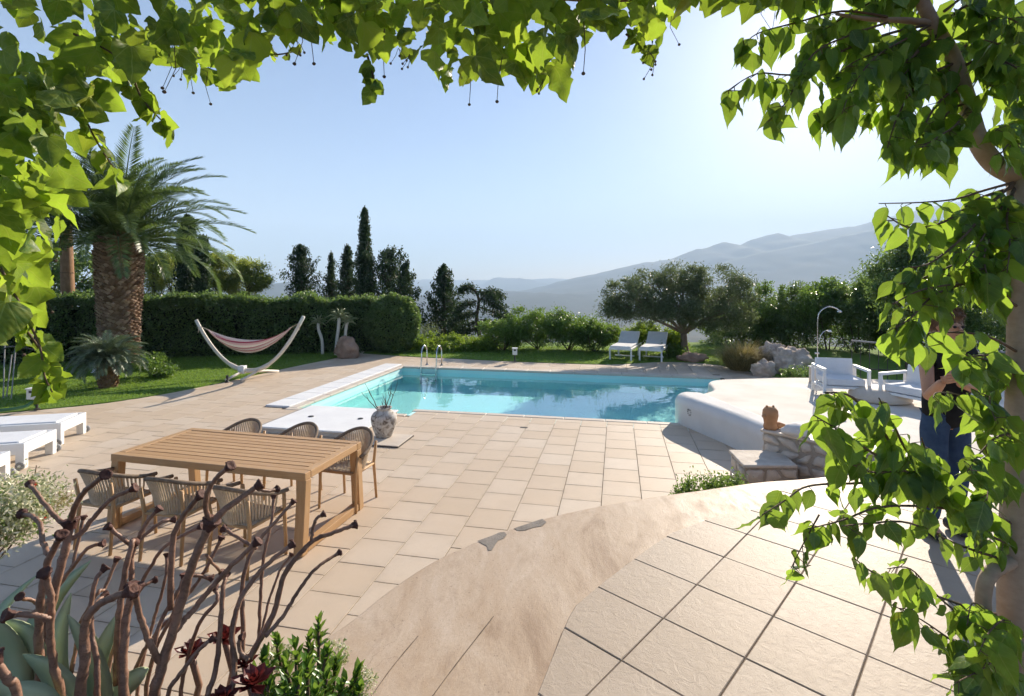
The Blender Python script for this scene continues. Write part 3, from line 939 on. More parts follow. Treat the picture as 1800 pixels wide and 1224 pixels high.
# ---- upper terrace with its curved screed band and square tiles
def mk_terrace():
    ter = MB().prism(T_POLY, -0.1, TERR_Z).build('terrace', M['screed'], bevel=0.03, seg=3)
    tag(ter, kind='structure')
    zt = TERR_Z + 0.010
    inner = [gp(x, y, zt) for x, y in ((900, 1330), (943, 1224), (984, 1112), (1012, 1064), (1100, 990), (1180, 937), (1260, 907), (1340, 893))] + [Vector((3.1, 4.66, 0)), Vector((9, 5.0, 0))]
    e1 = Vector((math.sin(R(43.4)), math.cos(R(43.4)), 0))
    e2 = Vector((-e1.y, e1.x, 0))
    o0 = gp(1166, 1087, zt)
    pitch, gap = 0.456, 0.0045
    def clip(poly, a, b):
        # keep the right-hand side of a->b
        out = []
        nrm = Vector((b.y - a.y, -(b.x - a.x), 0))
        n = len(poly)
        for i in range(n):
            p, q = poly[i], poly[(i + 1) % n]
            dp, dq = (p - a).dot(nrm), (q - a).dot(nrm)
            if dp >= 0: out.append(p)
            if (dp >= 0) != (dq >= 0):
                out.append(p + (q - p) * (dp / (dp - dq)))
        return out
    for i in range(-9, 14):
        for j in range(-12, 12):
            h = gap / 2
            gj = gap * (1.5 if j % 3 == 1 else 1.0) / 2
            cs = [o0 + e1 * (i * pitch + a) + e2 * (j * pitch + b) for a, b in ((h, gj), (pitch - h, gj), (pitch - h, pitch - gj), (h, pitch - gj))]
            c = sum(cs, Vector()) / 4
            if c.y < 1.3 or c.x > 7 or c.x < -0.5:
                continue
            poly = [Vector((p.x, p.y, 0)) for p in cs]
            for a, b in zip(inner[:-1], inner[1:]):
                poly = clip(poly, Vector((a.x, a.y, 0)), Vector((b.x, b.y, 0)))
                if len(poly) < 3: break
            if len(poly) < 3: continue
            area = abs(sum(p.x * q.y - q.x * p.y for p, q in zip(poly, poly[1:] + poly[:1]))) / 2
            if area < 0.004: continue
            c = sum(poly, Vector()) / len(poly)
            top = [c + (p - c) * (1 - 0.006 / max((p - c).length, 0.02)) for p in poly]
            n = len(poly)
            dz = random.uniform(-0.0015, 0.0015)
            mb = MB()
            vs = [(p.x - c.x, p.y - c.y, -0.012) for p in poly] + [(p.x - c.x, p.y - c.y, -0.004) for p in poly] + [(p.x - c.x, p.y - c.y, 0) for p in top]
            fs = [tuple(2 * n + k for k in range(n))]
            for k in range(n):
                kk = (k + 1) % n
                fs += [(k, kk, n + kk, n + k), (n + k, n + kk, 2 * n + kk, 2 * n + k)]
            mb.add(vs, fs)
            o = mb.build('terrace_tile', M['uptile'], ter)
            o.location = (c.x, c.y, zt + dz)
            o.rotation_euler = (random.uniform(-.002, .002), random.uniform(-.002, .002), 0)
    # dark bedding under the tiles shows in the joints
    bed = [(p.x, p.y) for p in inner]
    bed = [(x + 0.006, y - 0.004) for x, y in bed] + [(9, 1.0), (0.0, 1.0)]
    MB().add([(x, y, TERR_Z + 0.004) for x, y in bed], [tuple(range(len(bed) - 1, -1, -1))]).build('tile_bed', M['joint'], ter)
    # thin joints scored along the band
    def strip(px, w, z, mat, name):
        pts = smooth_path([gp(x, y, z) for x, y in px], 5)
        mb = MB()
        L = []
        for i, p in enumerate(pts):
            t = (pts[min(i + 1, len(pts) - 1)] - pts[max(i - 1, 0)]).normalized()
            s = Vector((-t.y, t.x, 0)) * (w * (0.6 + 0.8 * random.random()))
            L += [p + s, p - s]
        fs = [(2 * i, 2 * i + 1, 2 * i + 3, 2 * i + 2) for i in range(len(pts) - 1)]
        mb.add(L, fs).build(name, mat, ter)
    strip(((752, 1235), (800, 1170), (868, 1083)), 0.0022, TERR_Z + 0.0025, M['grout'], 'joint')
    strip(((645, 1235), (690, 1172), (735, 1118)), 0.0020, TERR_Z + 0.0025, M['grout'], 'joint')
    # two thin irregular grey patches on the outer edge
    for px in (((839, 951), (850, 947), (864, 942), (878, 936), (886, 935), (891, 940), (886, 946), (876, 950), (871, 957), (865, 967), (858, 968), (856, 960), (850, 957)), ((903, 929), (918, 924), (936, 918), (953, 912), (961, 918), (952, 925), (938, 927), (924, 932), (911, 933))):
        pts = [gp(x, y, TERR_Z + 0.003) for x, y in px]
        MB().add(pts, [tuple(range(len(pts) - 1, -1, -1))]).build('mortar_patch', M['mortar'], ter)
    return ter
terrace = mk_terrace()

# ---- raised platform to the right of the pool, paved, behind a rounded white plaster bench
bench_front = [p for p in smooth_path(P_OUT, 4)][6:44]
def offset_in(pts, w):
    out = []
    for i, p in enumerate(pts):
        t = (pts[min(i + 1, len(pts) - 1)] - pts[max(i - 1, 0)]).normalized()
        out.append(p + Vector((t.y, -t.x, 0)) * w)
    return out
half = bench_front
bench_poly = [(p.x, p.y) for p in half[:24]] + [(3.55, 9.50), (3.62, 9.2), (3.72, 8.6), (3.86, 7.9), (4.0, 7.2), (4.1, 6.35)]
bench = MB().prism(bench_poly, -0.5, 0.5).build('plaster_bench', M['plaster'], bevel=0.17, seg=7)
for p_ in bench.data.polygons:
    p_.use_smooth = True
bench.modifiers.new('wn', 'WEIGHTED_NORMAL')
tag(bench, 'low rounded white plaster bench curving along the right end of the pool', 'bench')
plat_poly = [(3.75, 5.32), (3.8, 6.0), (3.72, 7.0), (3.56, 7.9), (3.4, 8.7), (3.32, 9.2), (3.45, 9.48)] + [(p.x, p.y) for p in smooth_path(P_OUT, 4)[36:]] + [(12.5, 10.0), (12.5, 5.32)]
plat = MB().prism(plat_poly, -0.45, 0.44).build('paved_platform', M['paving'], bevel=0.06, seg=4)
tag(plat, 'pale raised paved platform under the white armchairs', 'platform')
# ================================================================== OBJECTS ON THE DECK
# ---- white raised cover at the near left corner of the pool
def mk_cover():
    c = D(-4.95, 8.28, 0)
    root = empty('pool_cover_box', c, -DA)
    tag(root, 'low white box cover at the near left pool corner behind the chairs', 'pool cover')
    MB().box((0, 0, 0.095), (1.82, 1.52, 0.03)).build('lid', M['white_slab'], root, bevel=0.008)
    MB().box((0, 0, 0.0395), (1.78, 1.48, 0.079)).build('plinth', M['coping'], root, bevel=0.01)
    for x, y in ((-0.42, -0.02), (0.52, 0.02)):
        MB().lathe([(0.045, 0.0), (0.05, 0.004), (0.045, 0.012), (0.0, 0.014)], 14, (0, 0, 0), cap=False).build('finger_hole', M['black'], root).location = (x, y, 0.108)
    MB().box((-0.95 + 0.03, 0, 0.1115), (0.02, 1.5, 0.003)).build('seam', M['grey_plastic'], root)
mk_cover()

# ---- slab and vase
def mk_vase():
    c = gp(668, 775, 0)
    root = empty('stone_hatch', (c.x + 0.02, c.y + 0.02, 0), -DA)
    tag(root, 'thin grey stone slab with dark rim under the vase', 'slab')
    MB().box((-0.08, 0.0, 0.020), (0.98, 0.60, 0.016)).build('slab', M['coping'], root, bevel=0.004)
    MB().box((-0.08, 0.0, 0.008), (1.0, 0.62, 0.012)).build('rim', M['dark_metal'], root)
    v = gp(675, 767, 0.028)
    vase = empty('vase', (v.x, v.y, 0.0285), 0.4)
    tag(vase, 'weathered whitewashed clay vase holding dry twigs, beside the pool', 'vase')
    prof = [(0.0, 0.0), (0.125, 0.0), (0.135, 0.02), (0.165, 0.10), (0.195, 0.20), (0.208, 0.28), (0.200, 0.335), (0.165, 0.385), (0.118, 0.415), (0.105, 0.432), (0.112, 0.452), (0.128, 0.462), (0.126, 0.470), (0.100, 0.468), (0.088, 0.44), (0.10, 0.40), (0.15, 0.34)]
    m, nt, out = _nt('whitewashed_clay')
    p = coords(nt)
    f = noise_n(nt, p, 7.0, 6, 0.6, 2.2)
    g = noise_n(nt, p, 30, 4)
    c1 = ramp(nt, [(0.36, (0.14, 0.11, 0.09)), (0.45, (0.42, 0.38, 0.33)), (0.60, (0.60, 0.57, 0.52))], f).outputs[0]
    b = princ(nt, c1, 0.85, 0.2, 0, bump_n(nt, g, 0.5, 0.006))
    nt.links.new(b.outputs[0], out.inputs[0])
    MB().lathe(prof, 32, cap=False).build('pot_body', m, vase, smooth=True)
    random.seed(21)
    for i in range(7):
        a = random.uniform(0, 6.28); L = random.choice((0.28, 0.36, 0.42, 0.18, 0.5))
        tilt = random.uniform(0.15, 0.55) * (1 if i < 5 else 1.6)
        pts = [Vector((0.03 * math.cos(a), 0.03 * math.sin(a), 0.36))]
        for k in range(1, 8):
            t = k / 7
            pts.append(pts[-1] + Vector((math.cos(a) * tilt, math.sin(a) * tilt, 1.0)).normalized() * L / 5 + Vector((random.uniform(-.018, .018), random.uniform(-.018, .018), 0)))
        mb = MB().tube(pts, [0.009 * (1 - 0.75 * k / 7) for k in range(8)], 6)
        q = pts[4]
        dv = Vector((random.uniform(-1, 1), random.uniform(-1, 1), 1.2)).normalized()
        mb.tube([q, q + dv * 0.07, q + dv * 0.13 + Vector((0, 0, 0.02))], [0.005, 0.004, 0.002], 5)
        mb.build('twig', M['twig'], vase, smooth=True)
mk_vase()

# ---- small slot drain in the paving
dr = gp(921, 752, 0)
root_ = empty('floor_drain', (dr.x, dr.y, 0.001), -DA)
tag(root_, 'small dark slot drain in the paving near the pool edge', 'drain')
MB().box((0, 0, 0.002), (0.13, 0.05, 0.003)).build('grate', M['dark_metal'], root_)
for k in range(4):
    MB().box((-0.045 + k * 0.03, 0, 0.0045), (0.012, 0.04, 0.002)).build('slot', M['black'], root_)

# ---- teak table
def mk_table():
    n0 = gp(541.5, 834, 0.75); n1 = gp(631, 776, 0.75); n2 = gp(200, 799, 0.75); n3 = gp(333, 752, 0.75)
    c = (n0 + n1 + n2 + n3) / 4
    d = ((n0 - n2) + (n1 - n3)).normalized()
    rz = math.atan2(d.y, d.x)
    L = ((n0 - n2).length + (n1 - n3).length) / 2
    Wd = ((n1 - n0).length + (n3 - n2).length) / 2
    root = empty('dining_table', (c.x, c.y, 0.002), rz)
    tag(root, 'long slatted teak dining table with solid loop legs on the paving', 'table')
    H = 0.75
    fw = 0.085
    # top frame
    for s in (-1, 1):
        MB().box((0, s * (Wd / 2 - fw / 2), H - 0.035), (L, fw, 0.07)).build('side_rail', M['wood_x'], root, bevel=0.006)
        MB().box((s * (L / 2 - fw / 2), 0, H - 0.035), (fw, Wd - 2 * fw - 0.004, 0.07)).build('end_rail', M['wood_y'], root, bevel=0.006)
    ns = 9
    w = (Wd - 2 * fw - 0.012) / ns
    for i in range(ns):
        y = -(Wd / 2 - fw) + 0.006 + w * (i + 0.5)
        MB().box((0, y, H - 0.016 + random.uniform(-.001, .001)), (L - 2 * fw - 0.012, w - 0.009, 0.024)).build('slat', M['wood_x'], root, bevel=0.003)
    MB().box((0, 0, H - 0.050), (0.06, Wd - 2 * fw, 0.03)).build('cross_batten', M['wood_y'], root)
    # loop legs: two posts joined by a foot rail, splayed a little
    for s in (-1, 1):
        for t in (-1, 1):
            top = Vector((s * (L / 2 - 0.045), t * (Wd / 2 - 0.05), H - 0.071))
            bot = Vector((s * (L / 2 - 0.045), t * (Wd / 2 + 0.005), 0.0))
            MB().bar(bot, top, 0.095, 0.085, (0, 1, 0)).build('leg', M['wood_z'], root, bevel=0.006)
        MB().box((s * (L / 2 - 0.045), 0, 0.043), (0.082, Wd - 0.10, 0.075)).build('foot_rail', M['wood_y'], root, bevel=0.006)
    return root, L, Wd, rz
table, TBL, TBW, TRZ = mk_table()

# ---- woven armchairs
def mk_chair():
    """seat centre at origin, faces +y (its back is at -y)"""
    root = empty('dining_chair', (0, 0, 0))
    W, Dp = 0.53, 0.48
    for sx in (-1, 1):
        MB().tube([(sx * 0.235, 0.20, 0.0), (sx * 0.225, 0.19, 0.42), (sx * 0.235, 0.17, 0.60)], [0.014, 0.017, 0.016], 8).build('leg', M['wood_z'], root, smooth=True)
        MB().tube([(sx * 0.215, -0.24, 0.0), (sx * 0.205, -0.20, 0.42), (sx * 0.215, -0.235, 0.66)], [0.014, 0.018, 0.016], 8).build('leg', M['wood_z'], root, smooth=True)
        MB().tube([(sx * 0.225, 0.19, 0.415), (sx * 0.207, -0.20, 0.415)], 0.014, 8).build('seat_rail', M['wood_x'], root, smooth=True)
    MB().tube([(-0.225, 0.19, 0.415), (0.225, 0.19, 0.415)], 0.014, 8).build('seat_rail', M['wood_x'], root, smooth=True)
    MB().tube([(-0.207, -0.20, 0.415), (0.207, -0.20, 0.415)], 0.014, 8).build('seat_rail', M['wood_x'], root, smooth=True)
    # curved back and arm rail
    pts = []
    for k in range(25):
        a = math.pi * (k / 24)
        x = -0.275 * math.cos(a)
        y = 0.17 - 0.47 * math.sin(a) ** 0.8
        z = 0.61 + 0.165 * math.sin(a) ** 1.3
        pts.append(Vector((x, y, z)))
    MB().tube(pts, 0.019, 8).build('back_rail', M['rope_dark'], root, smooth=True)
    # rope wraps between the rail and the seat frame, one strand beside the other
    mb = MB()
    n = 34
    for k in range(n):
        t = 0.06 + 0.88 * k / (n - 1)
        a = math.pi * t
        top = Vector((-0.275 * math.cos(a), 0.17 - 0.47 * math.sin(a) ** 0.8, 0.61 + 0.165 * math.sin(a) ** 1.3))
        bx = -0.21 * math.cos(a); by = 0.17 - 0.375 * math.sin(a) ** 0.8
        bot = Vector((bx, by, 0.425))
        mid = (top + bot) / 2 + Vector((0, 0.012, 0))
        mb.tube([bot, mid, top], [0.0095, 0.008, 0.0105], 5, cap=False)
    mb.build('rope_back', M['rope'], root, smooth=True)
    # woven seat: strips over and under
    mb = MB()
    for k in range(15):
        x = -0.196 + 0.392 * k / 14
        zz = [0.424 + 0.004 * (1 if (k + j) % 2 else -1) - 0.012 * math.sin(math.pi * j / 8) for j in range(9)]
        mb.tube([(x, -0.19 + 0.375 * j / 8, zz[j]) for j in range(9)], 0.012, 4)
    mb.build('woven_seat', M['rope'], root, smooth=True)
    return root
CHAIR_GROUP = 'woven armchairs around the teak table'
proto = mk_chair()
chair_labels = {
    ('near', 0): 'woven rope armchair on the near side of the table, leftmost behind the brown stems',
    ('near', 1): 'woven rope armchair in the middle of the near side of the table',
    ('near', 2): 'woven rope armchair on the near side of the table by its right leg',
    ('far', 0): 'round backed armchair on the far side of the table, leftmost of three',
    ('far', 1): 'round backed armchair on the far side of the table, middle of three',
    ('far', 2): 'round backed armchair on the far side of the table nearest the vase',
}
first = True
for side in ('far', 'near'):
    for i, fx in enumerate((-0.27, 0.07, 0.40) if side == 'far' else (-0.36, -0.02, 0.31)):
        c = proto if first else copy_tree(proto)
        first = False
        s = 1 if side == 'far' else -1
        y = s * (TBW / 2 + (0.12 if side == 'far' else 0.20) + random.uniform(-0.02, 0.02))
        x = fx * TBL
        X = table.location.x + x * math.cos(TRZ) - y * math.sin(TRZ)
        Y = table.location.y + x * math.sin(TRZ) + y * math.cos(TRZ)
        c.location = (X, Y, 0.001)
        c.rotation_euler = (0, 0, TRZ + (math.pi if s > 0 else 0) + random.uniform(-0.07, 0.07))
        tag(c, chair_labels[(side, i)], 'chair', CHAIR_GROUP)

# ---- white sun loungers on the left
def mk_lounger_low():
    """head end at -x, foot end at x=0; length 2.0, width .70"""
    root = empty('sun_lounger', (0, 0, 0))
    for s in (-1, 1):
        MB().box((-1.0, s * 0.325, 0.27), (2.0, 0.05, 0.15)).build('side_rail', M['white_metal'], root, bevel=0.006)
        MB().box((-0.05, s * 0.305, 0.10), (0.10, 0.09, 0.20)).build('leg', M['white_metal'], root, bevel=0.006)
        MB().box((-1.75, s * 0.305, 0.10), (0.10, 0.09, 0.20)).build('leg', M['white_metal'], root, bevel=0.006)
    MB().box((-0.03, 0, 0.27), (0.06, 0.598, 0.15)).build('end_rail', M['white_metal'], root, bevel=0.006)
    MB().box((-1.97, 0, 0.27), (0.06, 0.598, 0.15)).build('end_rail', M['white_metal'], root, bevel=0.006)
    MB().box((-0.68, 0, 0.335), (1.18, 0.585, 0.05)).build('seat_pad', M['white_fabric'], root, bevel=0.015, seg=3)
    MB().box((0, 0, 0), (0.70, 0.585, 0.05), (0, R(8), 0)).build('back_pad', M['white_fabric'], root, bevel=0.015, seg=3).location = (-1.62, 0, 0.385)
    for s in (-1, 1):
        w = empty('wheel', (0, 0, 0))
        COL.objects.unlink(w); bpy.data.objects.remove(w)
        wh = MB().lathe([(0.0, -0.02), (0.045, -0.02), (0.055, -0.012), (0.055, 0.012), (0.045, 0.02), (0.0, 0.02)], 16, cap=False).build('wheel', M['grey_plastic'], root, smooth=False)
        wh.location = (-0.02, s * 0.39, 0.056)
        wh.rotation_euler = (R(90), 0, 0)
        hub = MB().lathe([(0.0, -0.024), (0.018, -0.024), (0.018, 0.024), (0.0, 0.024)], 10, cap=False).build('hub', M['white_metal'], wh)
    return root
LG = 'white sun loungers at the left edge'
lp = mk_lounger_low()
spots = [((-7.03, 8.22), 'white sun lounger on the paving nearest the lawn, farthest of three', ),
         ((-6.64, 7.22), 'white sun lounger in the middle of the three at the left edge', ),
         ((-6.36, 6.24), 'white sun lounger nearest the flowering bush, cut by the left edge', )]
for i, (xy, lab) in enumerate(spots):
    o = lp if i == 0 else copy_tree(lp)
    o.location = (xy[0], xy[1], 0.001)
    o.rotation_euler = (0, 0, R(14) + random.uniform(-0.02, 0.02))
    tag(o, lab, 'sun lounger', LG)

# ---- white loungers beyond the pool
def mk_lounger_high():
    """foot end at y=0, head at +y"""
    root = empty('deck_lounger', (0, 0, 0))
    for s in (-1, 1):
        MB().box((s * 0.34, 0.95, 0.36), (0.045, 1.9, 0.06)).build('side_rail', M['white_metal'], root, bevel=0.006)
        for y in (0.06, 1.35):
            MB().box((s * 0.34, y, 0.165), (0.05, 0.05, 0.33)).build('leg', M['white_metal'], root, bevel=0.006)
    MB().box((0, 0.02, 0.36), (0.635, 0.045, 0.06)).build('end_rail', M['white_metal'], root, bevel=0.006)
    MB().box((0, 0.70, 0.07), (0.64, 0.05, 0.03)).build('stretcher', M['white_metal'], root)
    MB().box((0, 0.62, 0.42), (0.66, 1.2, 0.07)).build('seat_pad', M['white_fabric'], root, bevel=0.02, seg=3)
    o = MB().box((0, 0, 0.31), (0.66, 0.06, 0.64)).build('back_pad', M['white_fabric'], root, bevel=0.02, seg=3)
    o.location = (0, 1.20, 0.43)
    o.rotation_euler = (R(-56), 0, 0)
    MB().tube([(0.25, 1.75, 0.35), (0.25, 1.6, 0.62)], 0.012, 6).build('back_strut', M['white_metal'], root)
    return root
lp = mk_lounger_high()
for i, (x, y, lab) in enumerate(((1090, 635, 'white lounger with raised back beyond the pool, farther from the olive trunk'), (1143, 637, 'white lounger with raised back beyond the pool, beside the olive trunk'))):
    o = lp if i == 0 else copy_tree(lp)
    p = gp(x, y, 0)
    o.location = (p.x, p.y, 0.02)
    o.rotation_euler = (0, 0, R(-24))
    tag(o, lab, 'lounger', 'white loungers beyond the pool')

# ---- pool ladder
def mk_ladder():
    u, v = UV(gp(757, 645, 0))
    root = empty('pool_ladder', D(u, 14.4, 0), -DA)
    tag(root, 'polished steel pool ladder with two arched rails at the far edge', 'pool ladder')
    for s in (-1, 1):
        x = s * 0.235
        pts = [(x, 0.42, 0.0), (x, 0.42, 0.38)]
        for k in range(9):
            a = math.pi * k / 8
            pts.append((x, 0.20 + 0.22 * math.cos(a), 0.42 + 0.20 * math.sin(a)))
        pts += [(x, -0.03, 0.25), (x, -0.07, 0.0), (x, -0.09, -0.48)]
        r = MB().tube(pts, 0.021, 10).build('handrail', M['steel'], root, smooth=True)
        MB().lathe([(0.0, 0.02), (0.045, 0.02), (0.05, 0.008), (0.05, 0.0)], 14, (x, 0.42, 0.004), cap=False).build('floor_flange', M['steel'], root)
    for k in range(2):
        MB().box((0, -0.09, -0.19 - 0.2 * k), (0.46, 0.08, 0.025)).build('rung', M['steel'], root, bevel=0.005)
mk_ladder()

# ---- bollard lamps
def bollard(p, h, label, wide=0.12):
    root = empty('garden_lamp', p)
    tag(root, label, 'garden lamp')
    MB().lathe([(0.05, 0), (0.05, 0.02), (0.022, 0.03), (0.022, h - 0.2)], 12).build('post', M['dark_metal'], root)
    MB().box((0, 0, h - 0.10), (wide, wide, 0.20)).build('lamp_glass', M['frosted'], root, bevel=0.008)
    MB().box((0, 0, h + 0.008), (wide + 0.03, wide + 0.03, 0.018)).build('cap', M['white_metal'], root, bevel=0.004)
    MB().box((0, -wide / 2 - 0.003, h - 0.05), (wide * 0.5, 0.004, 0.05)).build('badge', M['dark_metal'], root)
    return root
p = gp(905, 637, 0)
bollard((p.x, p.y, 0.02), 0.42, 'small white bollard lamp on the grass across the pool', 0.15)
p = gp(65, 722, 0)
bollard((p.x, p.y, 0.02), 0.42, 'square glass bollard lamp on the lawn by the white loungers', 0.22)
p = at(166, 650, 14.2)
root_ = empty('lamp_post', (p.x, p.y, 0.0))
tag(root_, 'slim white post behind the small sago palm', 'post')
MB().lathe([(0.09, 0), (0.09, 0.03), (0.045, 0.05), (0.04, 0.62), (0.06, 0.65)], 12).build('shaft', M['white_metal'], root_)
MB().lathe([(0.08, 0.0), (0.085, 0.02), (0.05, 0.06), (0.0, 0.075)], 12, (0, 0, 0.65), cap=False).build('cap', M['white_metal'], root_)

# ---- hose and leaning white frame at the left edge
o = MB().tube(smooth_path([gp(-60, 735, 0) + Vector((0, 0, 0.09)), gp(0, 731, 0) + Vector((0, 0, 0.10)), gp(40, 727, 0) + Vector((0, 0, 0.12)), gp(58, 722, 0) + Vector((0, 0, 0.16)), gp(66, 719, 0) + Vector((0, 0, 0.03))], 5), 0.03, 8).build('garden_hose', M['green_hose'], smooth=True)
tag(o, 'green garden hose running to the square bollard lamp', 'hose')
fr = gp(18, 702, 0)
root_ = empty('pole_frame', (fr.x, fr.y, 0.02))
tag(root_, 'white leaning poles of a garden frame in the dark corner', 'frame')
for a, b in (((-0.15, 0, 0), (-0.5, 0.4, 1.55)), ((0.12, -0.1, 0), (0.02, 0.1, 1.1)), ((-0.18, 0.1, 0), (-0.26, 0.3, 0.9))):
    MB().tube([a, b], 0.012, 8).build('pole', M['grey_plastic'], root_)
MB().tube(smooth_path([(-0.35, 0.2, 1.02), (-0.1, 0.1, 1.10), (0.3, 0.05, 1.07), (0.7, 0.2, 0.95)], 4), 0.018, 8).build('crossbar', M['dark_metal'], root_, smooth=True)

# ---- hammock on its bent wooden stand
def mk_hammock():
    f = gp(432, 665, 0)
    root = empty('hammock_stand', (f.x, f.y, 0.02), -R(4))
    tag(root, 'curved pale wooden hammock stand on the lawn by the hedge', 'hammock stand')
    L, Hh = 1.47, 1.55
    pts = []
    for k in range(29):
        t = -1 + 2 * k / 28
        x = 0.1 + L * math.copysign(abs(t) ** 0.92, t)
        z = 0.18 + (Hh - 0.18 - 0.02) * abs(t) ** 1.9 * (1.06 if t > 0 else 0.98)
        pts.append(Vector((x, 0, z)))
    MB().tube(pts, [0.045 if abs(i - 14) > 4 else 0.06 for i in range(29)], 10).build('bow', M['pale_wood'], root, smooth=True)
    for x in (-0.08, 0.32):
        b = MB().tube([(x - 0.06, -0.62, 0.05), (x, -0.3, 0.12), (x, 0, 0.17), (x + 0.05, 0.35, 0.12), (x + 0.16, 0.75, 0.04)], 0.035, 8).build('foot_beam', M['pale_wood'], root, smooth=True)
    MB().box((-0.08, -0.02, 0.21), (0.16, 0.16, 0.20)).build('clamp', M['white_metal'], root, bevel=0.01)
    MB().lathe([(0.055, 0), (0.05, 0.02), (0.028, 0.05), (0.028, 0.16), (0.04, 0.18)], 12, (-0.12, -0.60, -0.02)).build('foot', M['black'], root)
    A, B = pts[1], pts[-2]
    # hammock cloth is a thing of its own that hangs from the stand
    ham = empty('hammock', (f.x, f.y, 0.02), -R(4))
    tag(ham, 'pink and white striped hammock cloth hanging from the curved stand', 'hammock')
    m, nt, out = _nt('striped_cloth')
    lx = attr(nt, 'lx')
    w = math_n(nt, 'FRACT', math_n(nt, 'MULTIPLY', lx, 7.0))
    c1 = ramp(nt, [(0.0, (0.42, 0.09, 0.13)), (0.18, (0.42, 0.09, 0.13)), (0.20, (0.62, 0.42, 0.42)), (0.55, (0.66, 0.52, 0.50)), (0.57, (0.70, 0.66, 0.62)), (0.95, (0.70, 0.66, 0.62))], w).outputs[0]
    b = princ(nt, c1, 0.9, 0.15)
    tr = nt.nodes.new('ShaderNodeBsdfTranslucent')
    nt.links.new(c1, tr.inputs[0])
    ms = nt.nodes.new('ShaderNodeMixShader'); ms.inputs[0].default_value = 0.3
    nt.links.new(b.outputs[0], ms.inputs[1]); nt.links.new(tr.outputs[0], ms.inputs[2]); nt.links.new(ms.outputs[0], out.inputs[0])
    NU, NV = 36, 14
    vs = []; qs = []; lxs = []
    s0, s1 = A.lerp(B, 0.09), A.lerp(B, 0.91)
    for i in range(NU + 1):
        t = i / NU
        for j in range(NV + 1):
            q = j / NV
            w = (0.05 + 0.40 * math.sin(math.pi * t) ** 0.7)
            y = (q - 0.5) * w
            sag = 0.62 * 4 * t * (1 - t)
            base = s0.lerp(s1, t)
            z = base.z - 0.10 - sag + (abs(q - 0.5) * 2) ** 2 * 0.30 * math.sin(math.pi * t) + 0.012 * math.sin(q * 19 + t * 5)
            vs.append((base.x, y, z)); lxs.append(q)
    for i in range(NU):
        for j in range(NV):
            a = i * (NV + 1) + j
            qs.append((a, a + 1, a + NV + 2, a + NV + 1))
    o = link_mesh('cloth', np_mesh('cloth', np.array(vs), np.array(qs), m, {'lx': lxs}, True), ham)
    sd = o.modifiers.new('s', 'SOLIDIFY'); sd.thickness = 0.006
    for e, s in ((A, s0), (B, s1)):
        mb = MB()
        for k in range(7):
            q = (k / 6 - 0.5) * 0.06
            mb.tube([e + Vector((0, 0.0, 0.02)), Vector((s.x, q, s.z - 0.10 + 0.006))], 0.006, 4)
        mb.build('rope_end', M['rope'], ham)
        MB().tube([e + Vector((0, 0.05, 0.0)), e + Vector((0, -0.05, -0.01)), e + Vector((0.02, -0.06, -0.08)), e + Vector((0.0, -0.05, -0.16))], 0.012, 6).build('knot', M['rope'], ham)
mk_hammock()

# ---- natural stone walls at the edge of the platform
def stone_face(root, O, X, Z, Nn, w, h, seed, cols, rows):
    """irregular stones on the rectangle O + X*a + Z*b, standing proud along Nn (all in root space)"""
    rnd = random.Random(seed)
    grid = [[None] * (cols + 1) for _ in range(rows + 1)]
    for j in range(rows + 1):
        for i in range(cols + 1):
            a = i / cols * w; b = j / rows * h
            if 0 < i < cols: a += rnd.uniform(-0.30, 0.30) * w / cols
            if 0 < j < rows: b += rnd.uniform(-0.28, 0.28) * h / rows
            if j % 2 and 0 < i < cols: a += 0.25 * w / cols
            grid[j][i] = (a, b)
    for j in range(rows):
        for i in range(cols):
            q = [grid[j][i], grid[j][i + 1], grid[j + 1][i + 1], grid[j + 1][i]]
            c = (sum(p[0] for p in q) / 4, sum(p[1] for p in q) / 4)
            ring = []
            for k in range(4):
                p, r = q[k], q[(k + 1) % 4]
                for t in (0.16, 0.5, 0.84):
                    ring.append((p[0] + (r[0] - p[0]) * t, p[1] + (r[1] - p[1]) * t))
            g = 0.016
            def shrink(p, d):
                L = math.hypot(p[0] - c[0], p[1] - c[1])
                f = max(0.2, 1 - d / max(L, 0.01))
                return (c[0] + (p[0] - c[0]) * f, c[1] + (p[1] - c[1]) * f)
            n = len(ring)
            out_h = rnd.uniform(0.012, 0.03)
            r0 = [shrink(p, g + rnd.uniform(0, 0.012)) for p in ring]
            r1 = [shrink(p, 0.018) for p in r0]
            W3 = lambda p, d: O + X * p[0] + Z * p[1] + Nn * d
            vs = [W3(p, -0.02) for p in r0] + [W3(p, out_h * 0.6) for p in r0] + [W3(p, out_h + rnd.uniform(-.004, .004)) for p in r1] + [W3(c, out_h + 0.006)]
            fs = []
            for k in range(n):
                kk = (k + 1) % n
                fs += [(k, kk, n + kk, n + k), (n + k, n + kk, 2 * n + kk, 2 * n + k), (2 * n + k, 2 * n + kk, 3 * n)]
            MB().add(vs, fs).build('stone', M['stone'], root, smooth=True)
